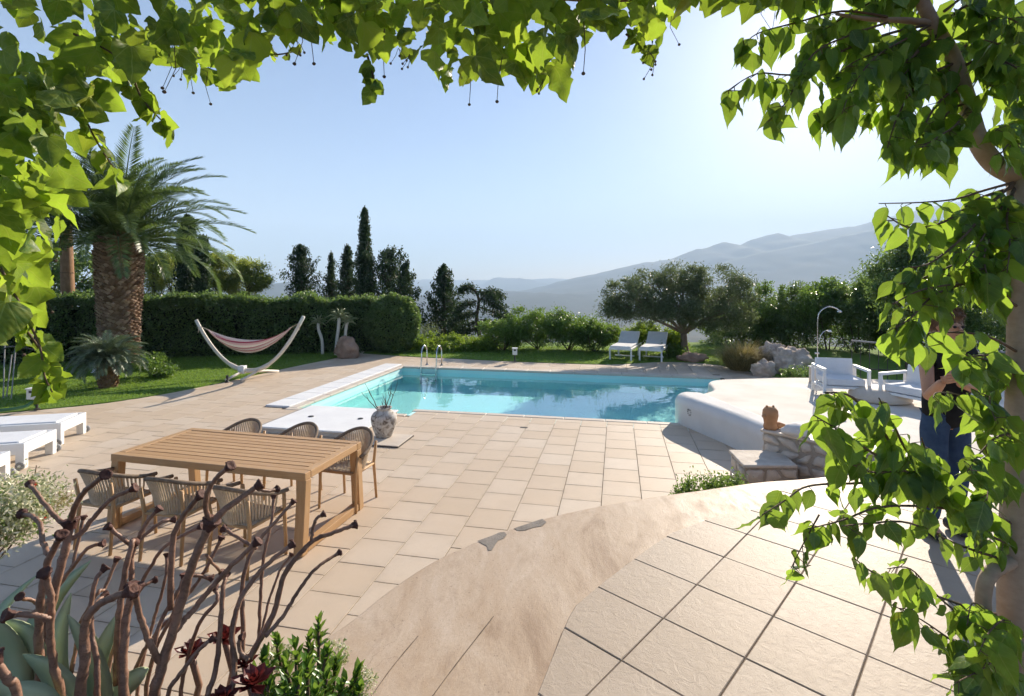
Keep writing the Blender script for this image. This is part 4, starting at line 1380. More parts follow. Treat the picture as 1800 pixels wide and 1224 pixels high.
def mk_stone_walls():
    # stepped block in front
    a = gp(1283, 850, 0)
    root = empty('stone_step', (2.72, 5.98, 0))
    tag(root, 'low rubble stone step block at the foot of the white platform', 'stone step')
    MB().prism([(0, 0), (0.62, 0.0), (0.72, 0.52), (0.06, 0.50)], 0, 0.345).build('mortar_core', M['wallmortar'], root, bevel=0.01)
    MB().prism([(-0.03, -0.03), (0.60, -0.03), (0.66, 0.50), (0.03, 0.53)], 0.347, 0.385).build('cap_stone', M['stone'], root, bevel=0.012)
    stone_face(root, Vector((0.0, 0, 0)), Vector((1, 0, 0)), Vector((0, 0, 1)), Vector((0, -1, 0)), 0.62, 0.34, 4, 3, 2)
    stone_face(root, Vector((0.06, 0.50, 0)), Vector((-0.12, -0.99, 0)), Vector((0, 0, 1)), Vector((-1, 0.12, 0)), 0.5, 0.34, 5, 3, 2)
    # higher wall
    root = empty('stone_wall', (3.20, 6.52, 0))
    tag(root, 'rubble stone wall with pale irregular stones carrying the terracotta figure', 'stone wall')
    d = Vector((0.62, -0.72, 0)).normalized()
    nrm = Vector((-d.y, d.x, 0))
    if nrm.y > 0: nrm = -nrm
    Lw, th = 1.5, 0.34
    p0 = Vector((0, 0, 0)); p1 = d * Lw; p2 = p1 - nrm * th; p3 = -nrm * th
    MB().prism([(q.x, q.y) for q in (p0, p1, p2, p3)], 0, 0.605).build('mortar_core', M['wallmortar'], root, bevel=0.01)
    MB().prism([(q.x, q.y) for q in (p0 + nrm * 0.03 - d * 0.03, p1 + nrm * 0.03, p2 - nrm * 0.02, p3 - nrm * 0.02 - d * 0.03)], 0.607, 0.64).build('cap_stone', M['coping'], root, bevel=0.012)
    stone_face(root, p0, d, Vector((0, 0, 1)), nrm, Lw, 0.60, 8, 8, 4)
    stone_face(root, p3, (p0 - p3).normalized(), Vector((0, 0, 1)), -d, th, 0.60, 9, 2, 4)
mk_stone_walls()

# ---- terracotta figure and white boulder on the wall
def mk_figure():
    p = at(1357, 755, 6.43)
    root = empty('terracotta_figure', (p.x + 0.03, p.y + 0.10, 0.641))
    tag(root, 'rounded terracotta figure standing on the stone wall', 'figurine')
    MB().lathe([(0.0, 0.0), (0.075, 0.0), (0.085, 0.03), (0.075, 0.07), (0.082, 0.12), (0.095, 0.18), (0.09, 0.235), (0.065, 0.272), (0.03, 0.285), (0.0, 0.287)], 20, cap=False).build('body', M['terracotta'], root, smooth=True)
    MB().tube([(-0.07, -0.02, 0.17), (-0.10, -0.03, 0.175), (-0.118, -0.035, 0.165)], [0.03, 0.025, 0.014], 10).build('snout', M['terracotta'], root, smooth=True)
    MB().tube([(0.06, 0, 0.04), (0.12, 0.01, 0.045), (0.17, 0.0, 0.035), (0.21, -0.02, 0.02)], [0.045, 0.042, 0.032, 0.015], 10).build('tail', M['terracotta'], root, smooth=True)
    for x in (-0.04, 0.035):
        MB().tube([(x, 0, 0.265), (x * 1.15, 0, 0.30)], [0.024, 0.010], 8).build('ear', M['terracotta'], root, smooth=True)
    o = link_mesh('boulder', rock_mesh('boulder', M['plaster'], (0.17, 0.12, 0.085), 3, 3, 0.25))
    q = at(1392, 756, 6.30)
    o.location = (q.x + 0.03, q.y - 0.05, 0.71)
    tag(o, 'smooth white boulder on the stone wall beside the terracotta figure', 'boulder')
mk_figure()

# ---- worn flakes on the plaster nose
root_ = empty('plaster_emblem', (3.03, 8.72, 0.30))
tag(root_, 'small flaked dark relief on the white platform nose', 'emblem')
random.seed(5)
for k in range(9):
    a = k / 9 * 6.28
    q = Vector((0.0, 0.07 * math.cos(a), 0.055 * math.sin(a) * 0.9))
    o = MB().box((0, 0, 0), (0.012, random.uniform(.015, .035), random.uniform(.006, .014)), (random.uniform(-.6, .6), 0, 0)).build('flake', M['mortar'], root_)
    o.location = q + Vector((-0.012 + 0.04 * q.y * -1, 0, 0))
    o.rotation_euler = (0, 0, R(16))

# ---- furniture on the platform
def armchair(p, rz, label):
    root = empty('lounge_armchair', p, rz)
    tag(root, label, 'armchair', 'white armchairs on the platform')
    root.scale = (0.88, 0.88, 0.88)
    W, Dp = 0.80, 0.72
    for s in (-1, 1):
        for y in (-Dp / 2, Dp / 2):
            MB().box((s * W / 2, y, 0.27), (0.055, 0.055, 0.54)).build('leg', M['white_metal'], root, bevel=0.006)
        MB().box((s * W / 2, 0, 0.57), (0.062, Dp + 0.055, 0.055)).build('arm', M['white_metal'], root, bevel=0.006)
        MB().box((s * W / 2, 0, 0.19), (0.045, Dp - 0.06, 0.04)).build('side_rail', M['white_metal'], root, bevel=0.004)
    MB().box((0, -0.02, 0.215), (W - 0.075, Dp - 0.05, 0.05)).build('seat_base', M['white_metal'], root, bevel=0.006)
    MB().box((0, -0.02, 0.32), (W - 0.10, Dp - 0.08, 0.14)).build('seat_cushion', M['white_fabric'], root, bevel=0.03, seg=3)
    b = MB().box((0, 0, 0.23), (W - 0.09, 0.06, 0.46)).build('backrest', M['white_fabric'], root, bevel=0.015, seg=3)
    b.location = (0, Dp / 2 - 0.06, 0.27)
    b.rotation_euler = (R(-10), 0, 0)
    return root
p = gp(1492, 700, 0.44)
armchair((p.x, p.y + 0.25, 0.441), R(-14), 'white armchair with square backrest near the thin shower post')
p = gp(1632, 722, 0.44)
armchair((p.x + 0.02, p.y + 0.3, 0.441), R(-70), 'white armchair half hidden behind the person')
p = gp(1450, 676, 0.44)
root_ = empty('side_table', (p.x, p.y + 0.15, 0.441), R(-14))
tag(root_, 'small pale cube side table beside the square backed armchair', 'side table')
MB().box((0, 0, 0.15), (0.34, 0.34, 0.30)).build('body', M['coping'], root_, bevel=0.012)
MB().box((0, 0, 0.315), (0.37, 0.37, 0.028)).build('table_top', M['plaster'], root_, bevel=0.008)
p = gp(1572, 712, 0.44)
o = MB().lathe([(0.0, 0.0), (0.42, 0.0), (0.47, 0.04), (0.46, 0.12), (0.36, 0.20), (0.18, 0.245), (0.0, 0.25)], 28, cap=False).build('floor_pouf', M['coping'], smooth=True)
o.location = (p.x, p.y + 0.35, 0.441)
tag(o, 'flat beige floor pouf between the two white armchairs', 'pouf')

# ---- outdoor shower post with two goosenecks
def mk_shower():
    p = at(1437, 655, 10.5)
    root = empty('garden_shower', (p.x, p.y, 0.441))
    tag(root, 'thin steel shower post with two curved arms before dark shrubs', 'shower post')
    MB().tube(smooth_path([(0, 0, 0), (0, 0, 0.9), (0.01, 0, 1.35), (0.07, -0.02, 1.50), (0.2, -0.05, 1.58), (0.33, -0.07, 1.55), (0.40, -0.08, 1.50)], 5), 0.011, 8).build('riser', M['steel'], root, smooth=True)
    MB().tube(smooth_path([(0.01, 0, 0.80), (0.05, -0.02, 0.98), (0.13, -0.03, 1.08), (0.21, -0.05, 1.09)], 4), 0.007, 8).build('arm', M['steel'], root, smooth=True)
    MB().lathe([(0.012, 0.03), (0.04, 0.0), (0.035, -0.012), (0.0, -0.012)], 12, (0.22, -0.05, 1.075), cap=False).build('shower_head', M['white_metal'], root)
    MB().lathe([(0.012, 0.03), (0.05, 0.0), (0.045, -0.012), (0.0, -0.012)], 12, (0.405, -0.08, 1.48), cap=False).build('shower_head', M['steel'], root)
    MB().tube([(-0.06, 0, 0.62), (0.03, 0, 0.62)], 0.018, 8).build('tap', M['steel'], root)
    MB().lathe([(0.08, 0), (0.08, 0.012), (0.03, 0.03)], 14).build('base_plate', M['steel'], root)
mk_shower()

# ---- railing in the shade
def mk_railing():
    a = Vector((7.7, 11.6, 0)); b = Vector((10.4, 10.3, 0))
    root = empty('railing', a)
    tag(root, 'dark iron railing in the shade behind the white armchairs', 'railing')
    d = b - a
    MB().tube([(0, 0, 1.20), (d.x * 0.45, d.y * 0.45, 1.12), (d.x, d.y, 1.08)], 0.02, 8).build('top_rail', M['grey_plastic'], root)
    MB().tube([(0, 0, 0.58), (d.x, d.y, 0.58)], 0.014, 8).build('bottom_rail', M['dark_metal'], root)
    for k in range(19):
        q = d * (k / 18)
        MB().tube([(q.x, q.y, 0.0), (q.x, q.y, 1.20 - 0.13 * min(1, k / 9))], 0.008, 6).build('baluster', M['dark_metal'], root)
mk_railing()

# ---- rocks
def rock(name, x, y, size, seed, mat, label, cat='rock', z=0.0, rz=0.0, sink=0.55, rough=0.4):
    o = link_mesh(name, rock_mesh(name, M[mat], size, seed, 4, rough))
    p = gp(x, y, z)
    o.location = (p.x, p.y + size[1] * 0.6, z + size[2] * sink)
    o.rotation_euler = (0, 0, rz)
    tag(o, label, cat)
    return o
rock('flat_rock', 1217, 637, (0.44, 0.26, 0.19), 2, 'red_rock', 'reddish flat rock at the foot of the olive tree')
rock('limestone_rock', 1366, 652, (0.34, 0.30, 0.55), 11, 'rock', 'tall pitted pale limestone rock behind the dry grass clump', rough=0.55)
rock('limestone_rock', 1402, 660, (0.52, 0.42, 0.46), 14, 'rock', 'wide pitted pale limestone rock nearest the shower post', rough=0.55)
rock('limestone_rock', 1345, 662, (0.26, 0.22, 0.24), 17, 'rock', 'small pale limestone rock beside the dry grass clump', rough=0.5)

# ---- planter rock by the hedge end
def mk_planter_rock():
    p = gp(604, 631, 0)
    o = link_mesh('planter_stone', rock_mesh('planter_stone', M['red_rock'], (0.40, 0.30, 0.42), 23, 4, 0.25))
    o.location = (p.x + 0.02, p.y + 0.25, 0.28)
    tag(o, 'upright rough pinkish planter stone at the paving edge by the hedge', 'planter')
mk_planter_rock()
# ================================================================== PLANTS IN THE GARDEN
def limb(mb, a, b, r0, r1, seed, bend=0.15, n=6, sides=7):
    rnd = random.Random(seed)
    a = Vector(a); b = Vector(b)
    L = (b - a).length
    pts = []
    o1 = Vector((rnd.uniform(-1, 1), rnd.uniform(-1, 1), rnd.uniform(-.4, .8))) * bend * L
    for k in range(n + 1):
        t = k / n
        pts.append(a.lerp(b, t) + o1 * math.sin(math.pi * t))
    mb.tube(pts, [r0 + (r1 - r0) * k / n for k in range(n + 1)], sides)
    return pts

def tree(name, label, cat, base, blobs, trunk_r, leafmat, n_leaf, n_sub, sub_r, L, W, bark='bark', group=None, fork=0.5, bias=(0, 0, 0.2), spread=1.0, lean=(0, 0), shell=0.55):
    """blobs are in world space: [(centre, radii, weight)]"""
    base = Vector(base)
    root = empty(name, base)
    tag(root, label, cat, group)
    top = Vector((0, 0, 0))
    for c, r, w in blobs:
        top += Vector(c)
    top /= len(blobs)
    fk = base.lerp(top, fork) + Vector((lean[0], lean[1], 0))
    mb = MB()
    tp = limb(mb, base, fk, trunk_r, trunk_r * 0.7, 3, 0.06)
    for i, (c, r, w) in enumerate(blobs):
        c = Vector(c)
        lp_ = limb(mb, fk, c, trunk_r * 0.42, trunk_r * 0.10, i + 5, 0.14)
        for k in range(4):
            d = Vector(unit(RNG.normal(size=(1, 3)))[0])
            e = c + Vector((d.x * r[0], d.y * r[1], abs(d.z) * r[2])) * 0.8
            limb(mb, lp_[3], e, trunk_r * 0.25, trunk_r * 0.05, i * 7 + k, 0.12, 4, 5)
    mb.build('trunk', M[bark], root, smooth=True, world=True)
    P = clumps(blobs, n_sub, n_leaf, sub_r, shell)
    cloud('crown', leafmat, P, L, W, root, bias, spread)
    return root

# ---- long clipped hedge
def mk_hedge():
    a = Vector((-19.5, 14.5, 0)); m_ = Vector((-9.5, 17.6, 0)); b = Vector((-4.35, 18.9, 0))
    root = empty('hedge', m_)
    tag(root, 'long clipped dark green hedge behind the hammock and palm', 'hedge')
    segs = [(a, m_), (m_, b)]
    pts = []
    mb = MB()
    for p, q in segs:
        d = (q - p).normalized()
        nrm = Vector((d.y, -d.x, 0))          # towards the camera
        L = (q - p).length
        th = 1.3
        for i in range(int(L * 4200)):
            s = random.uniform(0, L)
            h0 = 2.00 + 0.24 * noise.noise(Vector((p.x + s * 0.9, 1, p.y))) + 0.12 * noise.noise(Vector((p.x + s * 3.1, 4, p.y)))
            k_ = random.random()
            if k_ < 0.48:           # front face
                z = random.uniform(0.0, h0)
                o = nrm * (0.38 * noise.noise(Vector((p.x + s * 1.3, z * 1.3, 3.0))) + 0.12 * noise.noise(Vector((p.x + s * 4.5, z * 4.5, 7.0))) + random.gauss(0, 0.07) + 0.05 - 0.35 * max(0, z - (h0 - 0.45)))
                r = p + d * s + o
            else:                   # loose new growth on top, thin enough for the sun to come through
                w = random.uniform(-0.02, th) ** 1.0 if k_ > 0.7 else random.uniform(0.0, 0.45)
                z = h0 + 0.10 * noise.noise(Vector((s * 3, w * 3, p.x))) - abs(random.gauss(0, 0.16)) + (random.uniform(0, 0.18) if random.random() < 0.2 else 0)
                r = p + d * s - nrm * w
            pts.append((r.x, r.y, z))
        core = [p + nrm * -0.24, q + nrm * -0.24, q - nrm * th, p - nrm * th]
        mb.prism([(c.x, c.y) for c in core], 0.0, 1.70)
    # rounded bushy end towards the pool
    for i in range(15000):
        v = Vector(unit(RNG.normal(size=(1, 3)))[0])
        k = 1 + 0.16 * noise.noise(v * 2.4 + Vector((3, 1, 2)))
        k *= random.uniform(0.90, 1.04)
        pts.append((b.x + 0.05 + v.x * 0.98 * k, b.y - 0.35 + v.y * 0.85 * k, max(0.02, 1.0 + v.z * 1.06 * k)))
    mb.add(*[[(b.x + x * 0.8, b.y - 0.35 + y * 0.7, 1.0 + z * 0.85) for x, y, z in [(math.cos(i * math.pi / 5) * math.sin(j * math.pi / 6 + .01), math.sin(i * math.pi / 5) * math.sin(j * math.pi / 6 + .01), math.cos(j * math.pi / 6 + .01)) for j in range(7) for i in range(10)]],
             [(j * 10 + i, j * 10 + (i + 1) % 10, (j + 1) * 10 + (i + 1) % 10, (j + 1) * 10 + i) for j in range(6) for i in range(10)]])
    core_m = mat_plain('hedge_twigs', (0.010, 0.016, 0.008), (0.022, 0.03, 0.014), 8, 0.95, 0.05, bump=0.8)  # solid filler behind the leaves, dark so the hedge is not see-through
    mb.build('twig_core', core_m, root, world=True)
    cloud('foliage', 'hedge', pts, 0.10, 0.058, root)
mk_hedge()

# ---- big date palm
def frond_mesh(name, L, droop, n, ll, lw, mat, vee=0.6, seed=1, rach=0.02):
    """frond along +x, arching; returns mesh"""
    rnd = random.Random(seed)
    spine = []
    x = z = 0.0
    ang = 0.0
    K = 16
    for k in range(K + 1):
        t = k / K
        spine.append(Vector((x, 0, z)))
        ang = -droop * (t ** 1.5)
        x += math.cos(ang) * L / K; z += math.sin(ang) * L / K
    vs = []; qs = []; var = []
    # rachis as a flat three sided strip
    for k, p in enumerate(spine):
        r = rach * (1 - 0.85 * k / K)
        vs += [p + Vector((0, r, 0)), p + Vector((0, 0, -r)), p + Vector((0, -r, 0)), p + Vector((0, 0, r * 0.6))]
        var += [0.98] * 4
    for k in range(K):
        for j in range(4):
            a = k * 4 + j; b = k * 4 + (j + 1) % 4
            qs.append((a, b, b + 4, a + 4))
    for i in range(n):
        t = 0.10 + 0.90 * (i + rnd.uniform(-.3, .3)) / n
        t = min(max(t, 0.05), 0.999)
        f = t * K; k = min(int(f), K - 1)
        p = spine[k].lerp(spine[k + 1], f - k)
        tan = (spine[k + 1] - spine[k]).normalized()
        up = Vector((-tan.z, 0, tan.x))
        l = ll * math.sin(math.pi * min(1, 0.15 + t * 0.80)) ** 0.6 * rnd.uniform(0.85, 1.1)
        for s in (-1, 1):
            fwd = 0.55 + 0.5 * t
            d = (tan * fwd + Vector((0, s, 0)) + up * vee * rnd.uniform(0.3, 1.0)).normalized()
            m_ = p + d * l * 0.5
            e = p + d * l + Vector((0, 0, -0.12 * l))
            w = tan * lw * 0.5
            b = len(vs)
            vs += [p - w * 0.5, m_ - w, e, m_ + w]
            qs.append((b, b + 1, b + 2, b + 3))
            var += [rnd.random()] * 4
    return np_mesh(name, np.array([tuple(v) for v in vs]), np.array(qs), mat, {'var': var})

def mk_palm():
    base = Vector((-11.2, 14.6, 0))
    root = empty('date_palm', base)
    tag(root, 'big date palm with thick scaly trunk and arching fronds above the hedge', 'palm tree')
    Ht = 3.95
    prof = [(0.46, -0.05), (0.44, 0.3), (0.43, 0.8), (0.46, 1.5), (0.50, 2.2), (0.53, 2.9), (0.54, 3.4), (0.48, 3.75), (0.32, 4.0)]
    MB().lathe(prof, 26).build('trunk', M['palm_bark'], root, smooth=True)
    # stubs of old fronds, in a spiral
    vs = []; qs = []; var = []
    rnd = random.Random(3)
    n = 1150
    zs = [p[1] for p in prof]; rs = [p[0] for p in prof]
    for i in range(n):
        z = 0.05 + (Ht - 0.2) * i / n
        a = i * 2.39996 + rnd.uniform(-.06, .06)
        r = float(np.interp(z, zs, rs))
        out = Vector((math.cos(a), math.sin(a), 0)); tn = Vector((-math.sin(a), math.cos(a), 0))
        c = out * (r - 0.01) + Vector((0, 0, z))
        w = rnd.uniform(0.06, 0.085); h = rnd.uniform(0.05, 0.07)
        tip = out * rnd.uniform(0.05, 0.10) + Vector((0, 0, rnd.uniform(0.02, 0.06)))
        b = len(vs)
        vs += [c - tn * w, c - Vector((0, 0, h)), c + tn * w, c + Vector((0, 0, h)),
               c + tip - tn * w * 0.7, c + tip - Vector((0, 0, h * 0.35)), c + tip + tn * w * 0.7, c + tip + Vector((0, 0, h * 0.25))]
        qs += [(b, b + 1, b + 5, b + 4), (b + 1, b + 2, b + 6, b + 5), (b + 2, b + 3, b + 7, b + 6), (b + 3, b, b + 4, b + 7), (b + 4, b + 5, b + 6, b + 7)]
        var += [rnd.random()] * 8
    m, nt, out_ = _nt('frond_stub')
    c1 = ramp(nt, [(0.0, (0.15, 0.095, 0.06)), (0.6, (0.28, 0.185, 0.125)), (1.0, (0.44, 0.32, 0.23))], var_value(nt)).outputs[0]
    b_ = princ(nt, c1, 0.85, 0.15)
    nt.links.new(b_.outputs[0], out_.inputs[0])
    o = link_mesh('frond_stubs', np_mesh('frond_stubs', np.array([tuple(v) for v in vs]), np.array(qs), m, {'var': var}), root)
    o['kind'] = 'stuff'
    meshes = [frond_mesh('frond', L, dr, 92, 0.46, 0.040, M['palm'], 0.55, s, 0.028) for L, dr, s in ((3.1, 1.45, 1), (3.3, 1.15, 2), (2.9, 1.65, 3), (3.2, 0.95, 4))]
    for i in range(96):
        a = i * 2.39996
        t = i / 96                                   # 0 inner, 1 outer
        el = R(80 - 82 * t + rnd.uniform(-7, 7))
        o = link_mesh('frond', meshes[i % 4], root)
        o.location = (0.30 * math.cos(a) * (0.3 + t), 0.30 * math.sin(a) * (0.3 + t), 3.98 - 0.35 * t)
        o.rotation_euler = Euler((rnd.uniform(-.3, .3), -el, a), 'XYZ')
        s = rnd.uniform(0.82, 1.05)
        o.scale = (s, s, s)
mk_palm()

def mk_sago():
    b = gp(190, 682, 0)
    root = empty('sago_palm', (b.x, b.y, 0))
    tag(root, 'small grey green sago palm on the lawn before the big palm', 'palm')
    MB().lathe([(0.20, 0), (0.17, 0.1), (0.155, 0.35), (0.17, 0.55), (0.12, 0.68)], 16).build('trunk', M['palm_bark'], root, smooth=True)
    mb = MB()
    rnd = random.Random(8)
    for i in range(90):
        a = i * 2.39996; z = 0.03 + 0.58 * i / 90
        out = Vector((math.cos(a), math.sin(a), 0))
        c = out * 0.15 + Vector((0, 0, z))
        mb.tube([c, c + out * 0.07 + Vector((0, 0, 0.05))], [0.035, 0.012], 5)
    mb.build('leaf_bases', M['palm_bark'], root)
    me = [frond_mesh('frond', L, dr, 60, 0.17, 0.021, M['sago'], 0.7, s, 0.012) for L, dr, s in ((0.78, 1.5, 11), (0.86, 1.2, 12), (0.74, 1.8, 13))]
    for i in range(84):
        a = i * 2.39996; t = i / 84
        o = link_mesh('frond', me[i % 3], root)
        o.location = (0.05 * math.cos(a), 0.05 * math.sin(a), 0.66)
        o.rotation_euler = Euler((rnd.uniform(-.3, .3), -R(80 - 85 * t + rnd.uniform(-6, 6)), a), 'XYZ')
mk_sago()

def bush(name, label, c, r, leafmat, n, L, W, sub_r=0.10, group=None, cat='bush', n_sub=None, bias=(0, 0, 0.3), spread=1.0, core=True, shell=0.6):
    """shrub: many short stems from the base, leaves in clumps"""
    c = Vector(c)
    base = Vector((c.x, c.y, max(c.z - r[2], min(0.0, c.z - r[2]))))
    root = empty(name, base)
    tag(root, label, cat, group)
    blobs = []
    mb2 = MB()
    k = 7
    rnd = random.Random(int(abs(c.x * 131 + c.y * 17)))
    mb = MB()
    for i in range(k):
        a = i / k * 6.28 + rnd.uniform(-.4, .4)
        kk = rnd.uniform(0.35, 0.95)
        q = Vector((c.x + math.cos(a) * r[0] * kk, c.y + math.sin(a) * r[1] * kk, c.z + rnd.uniform(-0.4, 0.6) * r[2]))
        blobs.append((tuple(q), (r[0] * rnd.uniform(0.3, 0.55), r[1] * rnd.uniform(0.3, 0.55), r[2] * rnd.uniform(0.35, 0.65)), 1.0))
        limb(mb, base + Vector((rnd.uniform(-.05, .05), rnd.uniform(-.05, .05), 0)), q, 0.025, 0.006, i, 0.12, 5, 5)
    blobs.append((tuple(c), (r[0] * 0.8, r[1] * 0.8, r[2] * 0.85), 1.5))
    mb.build('stems', M['dark_bark'], root, smooth=True, world=True)
    P = clumps(blobs, n_sub or max(40, n // 70), n, sub_r, shell)
    if r[2] > 1.0:
        sh = []
        for i in range(16):
            a = rnd.uniform(0, 6.28); q = rnd.uniform(0.1, 0.85)
            f0 = Vector((c.x + math.cos(a) * r[0] * q, c.y + math.sin(a) * r[1] * q, c.z + r[2] * (0.75 - 0.25 * q)))
            hgt = rnd.uniform(0.25, 0.6)
            limb(mb2, f0 - Vector((0, 0, 0.3)), f0 + Vector((rnd.uniform(-.08, .08), 0, hgt)), 0.008, 0.003, i, 0.05, 4, 4)
            t_ = RNG.random(70)
            sh.append(np.array(f0)[None] + np.stack([RNG.normal(size=70) * 0.06, RNG.normal(size=70) * 0.06, t_ * hgt], 1))
        P = np.concatenate([P] + sh)
        mb2.build('shoots', M['dark_bark'], root, world=True)['kind'] = 'stuff'
    P = P[P[:, 2] > base.z + 0.01]
    cloud('foliage', leafmat, P, L, W, root, bias, spread)
    return root

p = at(275, 640, 13.6)
bush('low_shrub', 'low round green shrub at the foot of the big palm', (p.x, p.y, 0.28), (0.48, 0.4, 0.30), 'bush', 2600, 0.07, 0.035, 0.08)

# ---- trees behind the hedge on the left
def T(x, y, d): return tuple(at(x, y, d))
tree('dark_tree', 'dense dark evergreen tree behind the hedge by the brown pole', 'tree', (-20.5, 22, -0.3),
     [(T(70, 480, 23), (1.5, 1.3, 1.5), 1.4), (T(150, 490, 23), (1.1, 1.2, 1.2), 1), (T(10, 500, 22), (1.4, 1.2, 1.4), 1)], 0.16, 'hedge', 14000, 160, 0.20, 0.15, 0.08)
tree('feathery_tree', 'yellow green feathery tree between the palm trunk and cypresses', 'tree', (-17.2, 25, -0.8),
     [(T(258, 490, 25), (1.1, 1.0, 1.1), 1), (T(300, 482, 26), (1.0, 1.0, 1.1), 1), (T(280, 466, 26), (0.6, 0.6, 0.5), .5)], 0.10, 'pine', 15000, 150, 0.17, 0.16, 0.035, 'dark_bark')
tree('pine_tree', 'bright green bushy pine rising over the hedge right of the cypresses', 'tree', (-14.2, 27, -1.6),
     [(T(398, 480, 27), (1.15, 1.0, 0.85), 1.3), (T(438, 474, 27), (0.85, 0.8, 0.5), 0.8), (T(452, 494, 27), (0.65, 0.8, 0.40), 0.6), (T(385, 458, 27), (0.7, 0.7, 0.4), 0.6), (T(420, 505, 27), (1.2, 0.9, 0.5), 0.9), (T(365, 500, 27), (1.0, 0.9, 0.8), 0.8)], 0.12, 'pine', 26000, 230, 0.13, 0.16, 0.034, 'dark_bark')

def cypress(name, label, x, ytop, ybase, d, rad, n, group=None, wob=0.15, taper=1.0, ragged=0.0, power=0.6, leafmat='cypress', L=0.16, W=0.07):
    top = at(x, ytop, d)
    zb = at(x, ybase, d).z - 1.0
    base = Vector((top.x, d, zb))
    root = empty(name, base)
    tag(root, label, 'tree', group)
    H = top.z - zb
    mb = MB()
    mb.tube([base, base + Vector((0.03, 0, H * 0.5)), top], [0.14, 0.08, 0.01], 7)
    rnd = random.Random(int(x * 7 + ytop))
    pts = []
    m_ = 150 if ragged < 0.3 else 84
    for i in range(m_):
        t = (i + rnd.random()) / m_
        z = zb + H * t
        prof = (1 - t) ** power * (0.55 + 0.45 * min(1, t * 6)) * taper
        a = i * 2.39996
        rr = rad * prof * max(0.25, (1 + wob * rnd.uniform(-1, 1) + ragged * rnd.gauss(0, 0.45)))
        e = Vector((top.x + math.cos(a) * rr, d + math.sin(a) * rr, z + rr * (0.25 + ragged * 0.4) + rnd.uniform(0, 0.12 + 0.25 * ragged)))
        s = Vector((top.x, d, z - rr * 0.25))
        limb(mb, s, e, 0.018, 0.004, i, 0.08, 3, 4)
        k = int(n / m_)
        u = RNG.random(k) ** (0.55 if ragged < 0.3 else 0.42)
        seg = np.array(s)[None] + (np.array(e) - np.array(s))[None] * u[:, None]
        sp = (0.055 + 0.11 * rad * prof) if ragged < 0.3 else (0.05 + 0.065 * rad * prof)
        seg += RNG.normal(size=(k, 3)) * np.array([sp, sp, sp * 1.3])
        pts.append(seg)
    k = n // 14
    zz = RNG.random(k) * H * 0.97
    lead = np.stack([top.x + RNG.normal(size=k) * 0.05, d + RNG.normal(size=k) * 0.05, zb + zz], 1)
    pts.append(lead)
    mb.build('trunk', M['dark_bark'], root, world=True)
    cloud('crown', leafmat, np.concatenate(pts), L, W, root, (0, 0, 1.1), 0.8)
cypress('cypress_tree', 'tall dark columnar cypress behind the hedge, left one of the pair', 330, 385, 520, 24, 0.46, 11000, None, 0.10, 1.0, power=0.25)
cypress('cypress_tree', 'slimmer columnar cypress touching the right side of the tall one', 356, 420, 520, 23.6, 0.30, 6000, None, 0.10, 1.0, power=0.25)
CG = 'dark conifers beyond the hedge end'
cypress('conifer_tree', 'shaggy dark conifer, leftmost of the group beyond the hedge', 529, 436, 525, 29, 0.98, 6200, CG, 0.5, 1.0, 0.7)
cypress('conifer_tree', 'small thin dark conifer second in the group beyond the hedge', 582, 452, 525, 30, 0.65, 3200, CG, 0.5, 1.0, 0.5, 0.9)
cypress('conifer_tree', 'pointed dark conifer just left of the tallest spire', 611, 438, 525, 29, 0.80, 5200, CG, 0.4, 1.0, 0.5, 0.75)
cypress('conifer_tree', 'tallest slender dark conifer spire beyond the hedge end', 641, 371, 540, 27, 0.62, 11000, CG, 0.3, 1.0, 0.2, 0.7)
cypress('conifer_tree', 'broad ragged dark conifer right of the tallest spire', 683, 448, 560, 27, 1.25, 7800, CG, 0.5, 1.0, 0.8, 0.45)
cypress('conifer_tree', 'ragged dark conifer at the right end of the group by the hedge', 712, 470, 575, 25, 0.75, 4600, CG, 0.5, 1.0, 0.8, 0.5)
cypress('conifer_tree', 'dark conifer standing alone left of the drooping one', 780, 473, 580, 26, 1.15, 7200, None, 0.45, 1.0, 0.6, 0.62)

def mk_drooping():
    base = at(845, 600, 24)
    root = empty('drooping_conifer', base)
    tag(root, 'dark drooping conifer leaning right above the bushes beyond the pool', 'tree')
    mb = MB()
    path = smooth_path([base, at(838, 560, 24), at(842, 530, 24), at(835, 512, 24), at(822, 503, 24), at(812, 508, 24)], 4)
    mb.tube(path, [0.10 * (1 - 0.85 * i / (len(path) - 1)) for i in range(len(path))], 7)
    rnd = random.Random(4)
    pts = []
    for i, (x0, y0, x1, y1, x2, y2) in enumerate(((838, 512, 862, 520, 880, 540), (840, 525, 872, 535, 895, 560), (842, 540, 875, 552, 902, 575), (838, 530, 815, 535, 800, 552), (842, 550, 812, 556, 790, 570), (845, 562, 880, 570, 905, 585), (845, 565, 812, 572, 795, 585), (832, 510, 820, 503, 810, 512), (850, 515, 868, 512, 880, 522), (845, 575, 870, 580, 890, 592), (845, 575, 820, 582, 805, 592))):
        dd = rnd.uniform(-0.7, 0.7)
        q = smooth_path([at(x0, y0, 24), at(x1, y1, 24 + dd * 0.5), at(x2, y2, 24 + dd)], 6)
        mb.tube(q, [0.035 * (1 - 0.8 * k / (len(q) - 1)) for k in range(len(q))], 5)
        for v in q[2:]:
            pts.append(np.array(v)[None] + RNG.normal(size=(58, 3)) * np.array([0.15, 0.15, 0.10]) + np.array([0, 0, -0.04]))
    mb.build('trunk', M['dark_bark'], root, smooth=True, world=True)
    cloud('crown', 'cypress', np.concatenate(pts), 0.15, 0.06, root, (0.2, 0, -0.3), 0.8)
mk_drooping()

